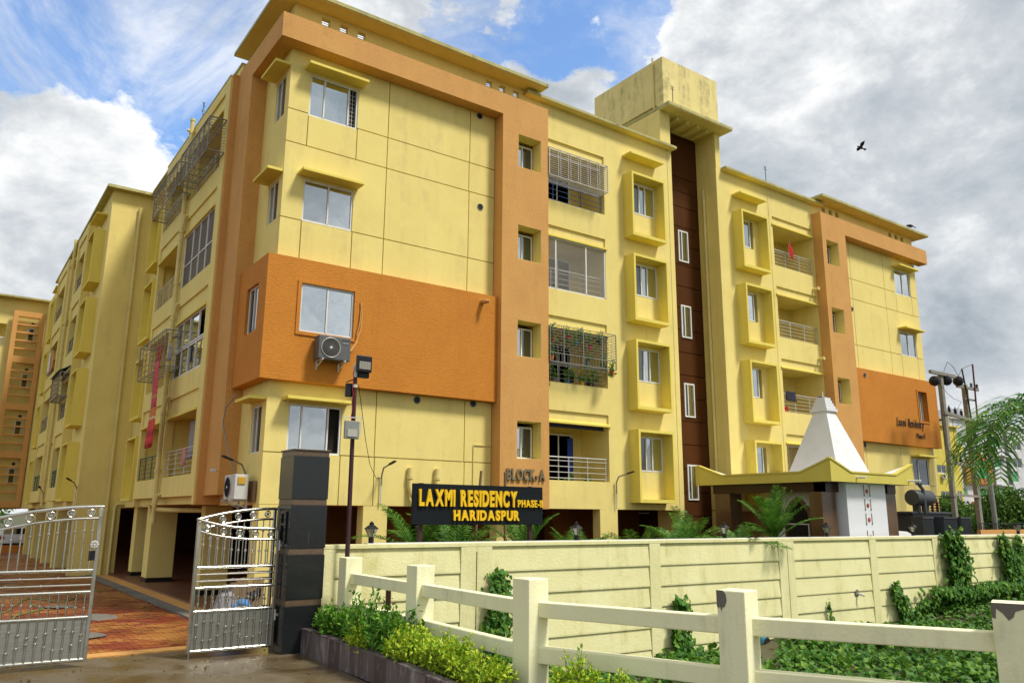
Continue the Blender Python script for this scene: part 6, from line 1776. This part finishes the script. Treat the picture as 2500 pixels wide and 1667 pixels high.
skin_mesh('shirt', [B_[0], B_[1], B_[2], B_[3], (hx-0.07, hy-0.025, Zg+0.86*0.775), B_[6], (hx-0.09, hy-0.25, Zg+0.86*0.56), B_[9], (hx-0.07, hy+0.22, Zg+0.86*0.56)],
          [(0, 1), (1, 2), (2, 3), (3, 4), (3, 5), (5, 6), (3, 7), (7, 8)], [0.155, 0.150, 0.158, 0.125, 0.075, 0.075, 0.065, 0.075, 0.065], 'blue_cloth', PE)
skin_mesh('trousers', [(hx-0.42, hy+0.05, Zg+0.86*0.27), B_[12], B_[13], (hx-0.17, hy-0.14, Zg+0.86*0.14), B_[16], B_[17], (hx-0.17, hy+0.18, Zg+0.86*0.14)],
          [(0, 1), (1, 2), (2, 3), (0, 4), (4, 5), (5, 6)], [0.15, 0.10, 0.085, 0.062, 0.10, 0.085, 0.062], 'dark_cloth', PE)
skin_mesh('head', [(hx+0.0, hy-0.035, Zg+0.86*0.86), (hx+0.045, hy-0.04, Zg+0.86*0.93), (hx+0.085, hy-0.04, Zg+0.86*0.88), (hx+0.125, hy-0.04, Zg+0.86*0.85)], [(0, 1), (1, 2), (2, 3)], [0.07, 0.092, 0.075, 0.03], 'skin', PE, 1)
skin_mesh('hair', [(hx-0.015, hy-0.04, Zg+0.86*0.90), (hx+0.035, hy-0.04, Zg+0.86*0.958), (hx+0.085, hy-0.04, Zg+0.86*0.955)], [(0, 1), (1, 2)], [0.085, 0.098, 0.070], 'hair', PE, 1)
for sg in (-1, 1):
    m = MB(); m.lathe([(0.004, 0), (0.02, 0.006), (0.02, 0.012), (0.005, 0.018)], 8, (hx+0.045, hy-0.04+sg*0.09, Zg+0.86*0.90), 'Y'); m.build('ear', 'skin', PE)
bg_ = thing('plastic_sack', 'crumpled grey white plastic sack beside the squatting person', 'sack', (5.15, 17.3, G0))
m = MB(); m.lathe([(0.20, 0), (0.26, 0.15), (0.25, 0.45), (0.16, 0.75), (0.06, 0.82), (0.12, 0.95)], 11, (5.15, 17.3, G0)); m.v = [(x+rnd.uniform(-.04, .04), y+rnd.uniform(-.04, .04), z) for x, y, z in m.v]; m.build('sack', 'grey_cloth', bg_)
bg2 = thing('timber_sheets', 'weathered grey boards leaning by the column behind the gate', 'boards', (5.75, 19.05, G0))
for i in range(6):
    m = MB(); m.box(5.75+i*0.13, 5.87+i*0.13, 19.05, 19.08, G0, G0+0.85+0.05*(i % 3)); m.build('board', 'brown_wood', bg2)
# hose on the pavers, cover plates, dirt
hp_ = [(0.3+0.25*i, 22.5+1.2*math.sin(i*0.9)+0.35*i, G0+0.02) for i in range(16)]
m = MB(); m.tube(hp_, 0.018, 6); m.tube([(1.2, 20.2, G0+.02), (1.7, 21.0, G0+.02), (1.9, 22.6, G0+.02), (2.6, 23.8, G0+.02), (2.4, 25.6, G0+.02)], 0.018, 6)
tagt(m.build('garden_hose', 'hose_green'), 'green garden hose lying in loops on the red pavers', 'hose')
for i, (x, y, lb) in enumerate(((3.35, 21.4, 'pale round manhole cover plate on the pavers'), (2.7, 18.3, 'flat grey scrap of sheet on the pavers near the left gate leaf'), (3.0, 24.2, 'dark broken slab lying farther along the pavers'))):
    m = MB(); m.lathe([(0.55-0.1*i, 0), (0.55-0.1*i, 0.03)], 9, (x, y, G0+0.002)); m.v = [(x_+rnd.uniform(-.05, .05), y_+rnd.uniform(-.05, .05), z_) for x_, y_, z_ in m.v]
    tagt(m.build('cover_plate', 'bare_concrete'), lb, 'plate')
m = MB()
for i in range(240):
    x, y = rnd.uniform(-0.5, 5.2), rnd.uniform(8.5, 26); s_ = rnd.uniform(0.008, 0.03)
    z = G0 if y < 15.58 else G0+0.004
    m.lathe([(s_*0.4, 0), (s_, s_*0.4), (s_*0.5, s_)], 5, (x, y, z))
tagt(m.build('pebbles', 'dirt_lump', kind='stuff', clean=False), 'scattered small stones and dirt on the wet concrete and pavers', 'pebbles')

# things hanging at the balconies
def cloth(name, label, cat, x, y0, y1, z0, z1, mat, axis='X', wav=0.03, group=None, taper=0):
    m = MB(); nu, nz_ = 8, 12
    for j in range(nz_+1):
        for i in range(nu+1):
            u = y0+(y1-y0)*i/nu; z = z1+(z0-z1)*j/nz_; w = wav*math.sin(i*1.7+j*0.25)*(0.3+j/nz_)
            u += taper*(j/nz_)*(i/nu-0.5)
            m.v.append((x+w, u, z) if axis == 'X' else (u, x+w, z))
    for j in range(nz_):
        for i in range(nu):
            o = j*(nu+1)+i; m.f.append((o, o+1, o+nu+2, o+nu+1))
    ob = m.build(name, mat, None, clean=False, smooth=True)
    md = ob.modifiers.new('t', 'SOLIDIFY'); md.thickness = 0.006
    return tagt(ob, label, cat, group)
cloth('sari', 'long pink and red patterned sari hanging from the second floor cage on the left side', 'sari', 5.13, 26.05, 26.60, 1.95, 4.62, 'sari_print', wav=0.035, taper=0.35)
cloth('towel', 'pale pink towel on the railing of the lowest left side balcony', 'towel', 5.75, 24.35, 24.75, 1.35, 1.87, 'pink_cloth')
cloth('hanging_clothes', 'dark blue clothes drying inside the lowest left side balcony', 'clothes', 6.1, 23.5, 24.6, 1.7, 2.75, 'navy_cloth', group='clothes drying inside the lowest left balcony')
cloth('hanging_clothes', 'mottled beige sheet drying inside the lowest left side balcony', 'clothes', 6.1, 25.0, 25.6, 1.6, 2.75, 'grey_cloth', group='clothes drying inside the lowest left balcony')
cloth('hanging_clothes', 'light grey cloth hanging in the second floor cage on the left side', 'clothes', 5.45, 25.95, 26.5, 4.7, 5.2, 'grey_cloth')
cloth('hanging_clothes', 'red cloth hanging in the second floor cage on the left side', 'clothes', 5.5, 27.8, 28.2, 4.9, 5.5, 'red_cloth')
cloth('hanging_clothes', 'orange and white washing on the far balcony of the mustard block', 'clothes', 4.15, 47.3, 49.8, 7.3, 8.3, 'orange_plastic')
cloth('hanging_clothes', 'white washing beside the orange washing on the far balcony', 'clothes', 4.12, 48.6, 49.2, 7.3, 8.4, 'white_plaster')
cloth('hanging_clothes', 'dark cloth over the railing of the second floor right wing balcony', 'clothes', YW+0.08, 27.45, 28.1, 4.6, 5.0, 'dark_cloth', axis='Y')
cloth('hanging_clothes', 'blue cloth over the right end of the same right wing balcony railing', 'clothes', YW+0.07, 29.65, 29.98, 4.25, 4.98, 'royal_blue', axis='Y')
cloth('door_curtain', 'blue curtain in the lowest front balcony doorway', 'curtain', 20.66, 17.0, 17.25, 0.8, 2.55, 'royal_blue', axis='Y', wav=0.01)
cloth('rolled_blind', 'rolled dark bamboo blind under the lowest front balcony lintel', 'blind', YW+0.12, 14.95, 17.6, 2.72, 2.84, 'dark_cloth', axis='Y', wav=0.01)
cloth('board_sheet', 'white board standing in the third floor front balcony behind the mesh', 'board', YW+0.35, 14.95, 15.5, 7.2, 8.0, 'white_plaster', axis='Y', wav=0.0)
fl = thing('flag', 'small red flag on a bamboo stick at the top right wing balcony', 'flag', (27.95, YW-0.05, 10.4))
m = MB(); m.tube([(27.9, YW-0.04, 10.35), (28.18, YW-0.07, 11.5)], 0.012, 6); m.build('stick', 'brown_wood', fl)
m = MB(); m.add([(28.17, YW-0.07, 11.45), (28.34, YW-0.09, 11.15), (28.36, YW-0.12, 10.95), (28.32, YW-0.09, 10.60), (28.2, YW-0.11, 10.75), (28.12, YW-0.05, 10.95)], [(0, 1, 2, 5), (5, 2, 3, 4)]); m.build('cloth', 'red_cloth', fl)
m = MB(); m.lathe([(0.10, 0), (0.13, 0.25)], 12, (27.5, YW+0.2, 4.13)); tagt(m.build('bucket', 'red_plastic'), 'red bucket on the second floor right wing balcony', 'bucket')
# plant pots in the second floor cage
def pot(label, x, y, z, mat, s_=1.0, plant=True, seed=1, hang=False, group='potted plants in the caged front balcony'):
    t = thing('potted_plant', label, 'plant', (x, y, z), group=group)
    m = MB(); m.lathe([(0.07*s_, 0), (0.10*s_, 0.15*s_), (0.11*s_, 0.16*s_)], 12, (x, y, z)); m.build('pot', mat, t)
    if plant:
        r = random.Random(seed); lf = MB(); st = MB()
        for i in range(10):
            a = r.uniform(0, 6.28); tip = Vector((x+r.uniform(.05, .22)*math.cos(a), y+r.uniform(.02, .1)*math.sin(a), z+0.16*s_+r.uniform(0.1, 0.42)*(-0.6 if hang and i % 2 else 1)))
            st.tube([(x, y, z+0.14*s_), tuple((Vector((x, y, z+0.3*s_))+tip)/2), tuple(tip)], 0.004, 4, cap=False)
            for j in range(14):
                p = Vector((x, y, z+0.16*s_)).lerp(tip, r.random()); LL = r.uniform(.05, .12)
                leaf_geo(lf, p+rv(r)*0.03, rv(r, .2), rv(r, 1), LL, LL*0.5)
        st.build('stems', 'stem_green', t, clean=False); lf.build('foliage', 'green_leaf', t, clean=False, kind='stuff')
    return t
pots = [('red hanging pot, leftmost of two red ones in the plant cage', 15.75, 19.05, 5.45, 'red_plastic', True), ('blue hanging pot in the plant cage between the red ones', 16.15, 19.15, 5.35, 'teal_plastic', True),
        ('red hanging pot, right one of two in the plant cage', 16.62, 19.0, 5.25, 'red_plastic', True), ('orange pot at the upper left of the plant cage', 15.2, 19.1, 5.35, 'orange_plastic', True),
        ('terracotta pot at the lower left of the plant cage', 15.0, 18.98, 4.70, 'orange_plastic', False), ('small red pot hooked outside the right end of the plant cage', 17.40, 18.86, 4.46, 'red_plastic', True),
        ('blue pot on the balcony floor behind the plant cage bars', 16.15, 19.62, 4.10, 'teal_plastic', False), ('yellow pot on the balcony sill behind the plant cage bars', 16.75, 19.60, 4.12, 'yellow_plastic', False),
        ('large leafy pot left on the sill behind the plant cage bars', 15.6, 19.60, 4.12, 'bare_concrete', False), ('dark pot in the left corner of the sill behind the cage bars', 15.15, 19.6, 4.12, 'black_plastic', False),
        ('dark pot right on the sill behind the plant cage bars', 17.05, 19.62, 4.12, 'black_plastic', False)]
pots += [('trailing green plant at the far left of the plant cage', 15.05, 19.1, 5.5, 'black_plastic', True), ('leafy hanging plant above the middle of the plant cage', 16.4, 19.2, 5.55, 'black_plastic', True),
         ('leafy hanging plant at the upper right of the plant cage', 17.1, 19.1, 5.5, 'black_plastic', True), ('trailing plant low in the middle of the plant cage', 16.5, 19.0, 4.72, 'bare_concrete', True),
         ('trailing plant low at the right end of the plant cage', 17.2, 19.05, 4.72, 'black_plastic', True), ('bushy plant behind the cage bars, second from the left on the sill', 15.4, 19.75, 4.3, 'bare_concrete', False),
         ('bushy plant behind the cage bars at the right end of the sill', 17.4, 19.7, 4.2, 'bare_concrete', False), ('bushy plant behind the cage bars, centre of the sill', 16.45, 19.75, 4.25, 'black_plastic', False)]
for i, (lb, x, y, z, mt, hg) in enumerate(pots): pot(lb, x, y, z, mt, 1.0 if not hg else 0.85, True, 80+i, hg)
pot('leafy pot behind the railing of the lowest front balcony, middle', 16.35, 19.85, 0.80, 'bare_concrete', 1.2, True, 95, group='pots behind the lowest railing')
pot('leafy pot behind the railing of the lowest front balcony, right end', 17.1, 19.80, 0.80, 'black_plastic', 1.0, True, 96, group='pots behind the lowest railing')
pot('creeping plant spilling over the sill under the plant cage', 15.05, 19.36, 4.13, 'black_plastic', 0.4, True, 97, True)

# roof things
def rod(label, x, y, z, h):
    t = thing('lightning_rod', label, 'lightning rod', (x, y, z), group='lightning rods on the roofs')
    m = MB(); m.tube([(x, y, z), (x, y, z+h)], 0.014, 6); m.build('rod', 'cable_black', t)
    m = MB()
    for a in (-0.5, 0.5, 0): m.bar((x, y, z+h), (x+0.12*math.sin(a*1.6), y, z+h+0.13), 0.012)
    m.bar((x-0.1, y, z+h-0.02), (x+0.1, y, z+h-0.02), 0.012); m.build('prongs', 'cable_black', t)
rod('lightning rod on the stair tower roof slab', 20.95, 18.98, 15.33, 0.62)
rod('lightning rod on the right wing cornice', 26.68, 19.2, 13.71, 0.60)
t = thing('sapling', 'tiny sapling growing from the left parapet edge', 'sapling', (5.75, 26.2, 13.05))
m = MB(); m.tube([(5.75, 26.2, 13.07), (5.72, 26.2, 13.3), (5.74, 26.15, 13.6)], 0.008, 5); m.build('stem', 'bark', t)
lf = MB(); r = random.Random(4)
for i in range(26): leaf_geo(lf, Vector((5.73, 26.2, 13.15+i*0.018)), rv(r, .4), rv(r, 1), 0.08, 0.035)
lf.build('foliage', 'tree_leaf', t, clean=False)
pp = thing('vent_stack', 'capped drain vent stack rising above the left parapet', 'pipe', (5.60, 26.98, 12.4))
m = MB(); m.tube([(5.6, 26.98, 12.401), (5.6, 26.98, 13.27)], 0.07, 10); m.lathe([(0.09, 0), (0.09, 0.12)], 10, (5.6, 26.98, 12.75)); m.lathe([(0.085, 0), (0.085, 0.08)], 10, (5.6, 26.98, 13.22)); m.tube([(5.45, 26.98, 12.85), (5.72, 26.98, 12.85)], 0.05, 8); m.build('stack', 'pipe_paint', pp)
def bird(label, x, y, z, s_, flying, rz=0):
    t = thing('bird', label, 'bird', (x, y, z), rz)
    m = MB(); m.lathe([(0.01, -0.16), (0.05, -0.10), (0.065, 0.0), (0.05, 0.08), (0.035, 0.11), (0.038, 0.14), (0.01, 0.19)], 10, (0, 0, 0), 'X')
    m.v = [(a*s_, b*s_, c*s_) for a, b, c in m.v]; m.build('body', 'bird_feather', t, local=True, smooth=True)
    m = MB()
    if flying:
        for sg in (-1, 1): m.prism([(0.06, 0), (0.10, 0.01), (0.03, 0.20), (-0.06, 0.34), (-0.04, 0.18), (-0.07, 0.01)], 0, 0.006, 'Z') if False else m.add([(0.06, 0.03*sg, 0.02), (0.10, 0.18*sg, 0.10), (-0.02, 0.36*sg, 0.16), (-0.08, 0.20*sg, 0.09), (-0.07, 0.03*sg, 0.02), (0.06, 0.03*sg, 0.03), (0.10, 0.18*sg, 0.11), (-0.02, 0.36*sg, 0.165), (-0.08, 0.20*sg, 0.10), (-0.07, 0.03*sg, 0.03)], [(0, 1, 2, 3, 4), (9, 8, 7, 6, 5), (0, 5, 6, 1), (1, 6, 7, 2), (2, 7, 8, 3), (3, 8, 9, 4)])
        m.v = [(a*s_, b*s_, c*s_) for a, b, c in m.v]; m.build('wings', 'bird_feather', t, local=True)
        m = MB(); m.add([(-0.12, -0.02, 0), (-0.30, -0.07, 0), (-0.30, 0.07, 0), (-0.12, 0.02, 0), (-0.2, 0, 0.015)], [(0, 1, 4), (1, 2, 4), (2, 3, 4), (3, 0, 4), (0, 3, 2, 1)])
    else:
        m.add([(-0.12, -0.02, 0.0), (-0.28, -0.03, -0.06), (-0.28, 0.03, -0.06), (-0.12, 0.02, 0.0), (-0.2, 0, 0.0)], [(0, 1, 4), (1, 2, 4), (2, 3, 4), (3, 0, 4), (0, 3, 2, 1)])
    m.v = [(a*s_, b*s_, c*s_) for a, b, c in m.v]; m.build('tail', 'bird_feather', t, local=True)
    if not flying:
        for sg in (-1, 1):
            q = MB(); q.bar((0, 0.02*sg*s_, -0.04*s_), (0, 0.02*sg*s_, -0.13*s_), 0.008); q.build('leg', 'bird_feather', t, local=True)
    return t
b1 = bird('dark bird flying in the cloudy sky at right', 44.6, 25.0, 22.75, 1.25, True, R(150)); b1.rotation_euler = (R(25), R(-20), R(150))
b2 = bird('crow perched on the right wing roof slab', 37.5, 18.86, 14.10, 1.2, False, R(160))
# bamboo poles leaning by the name board
bp_ = thing('bamboo_poles', 'two bare bamboo poles with a cross stick leaning behind the name board', 'poles', (12.2, 18.0, G0))
for a, b in (((10.6, 16.6, G0), (10.65, 16.2, 1.05)), ((11.8, 16.8, G0), (11.35, 16.2, 1.05))):
    m = MB(); m.tube([a, b], 0.035, 7); m.build('pole', 'brown_wood', bp_)
m = MB(); m.tube([(11.4, 16.2, 0.56), (11.95, 16.2, 0.60)], 0.025, 6); m.build('cross_stick', 'brown_wood', bp_)
stump = MB(); stump.tube([(6.6, 12.9, LOW), (6.6, 12.9, -1.22), (6.66, 12.9, -1.20)], 0.05, 7); tagt(stump.build('rusty_post', 'dark_brown_beam'), 'short rusty post stub behind the first fence bay', 'post')

for o in list(bpy.data.objects):
    if '_o' in o: del o['_o']
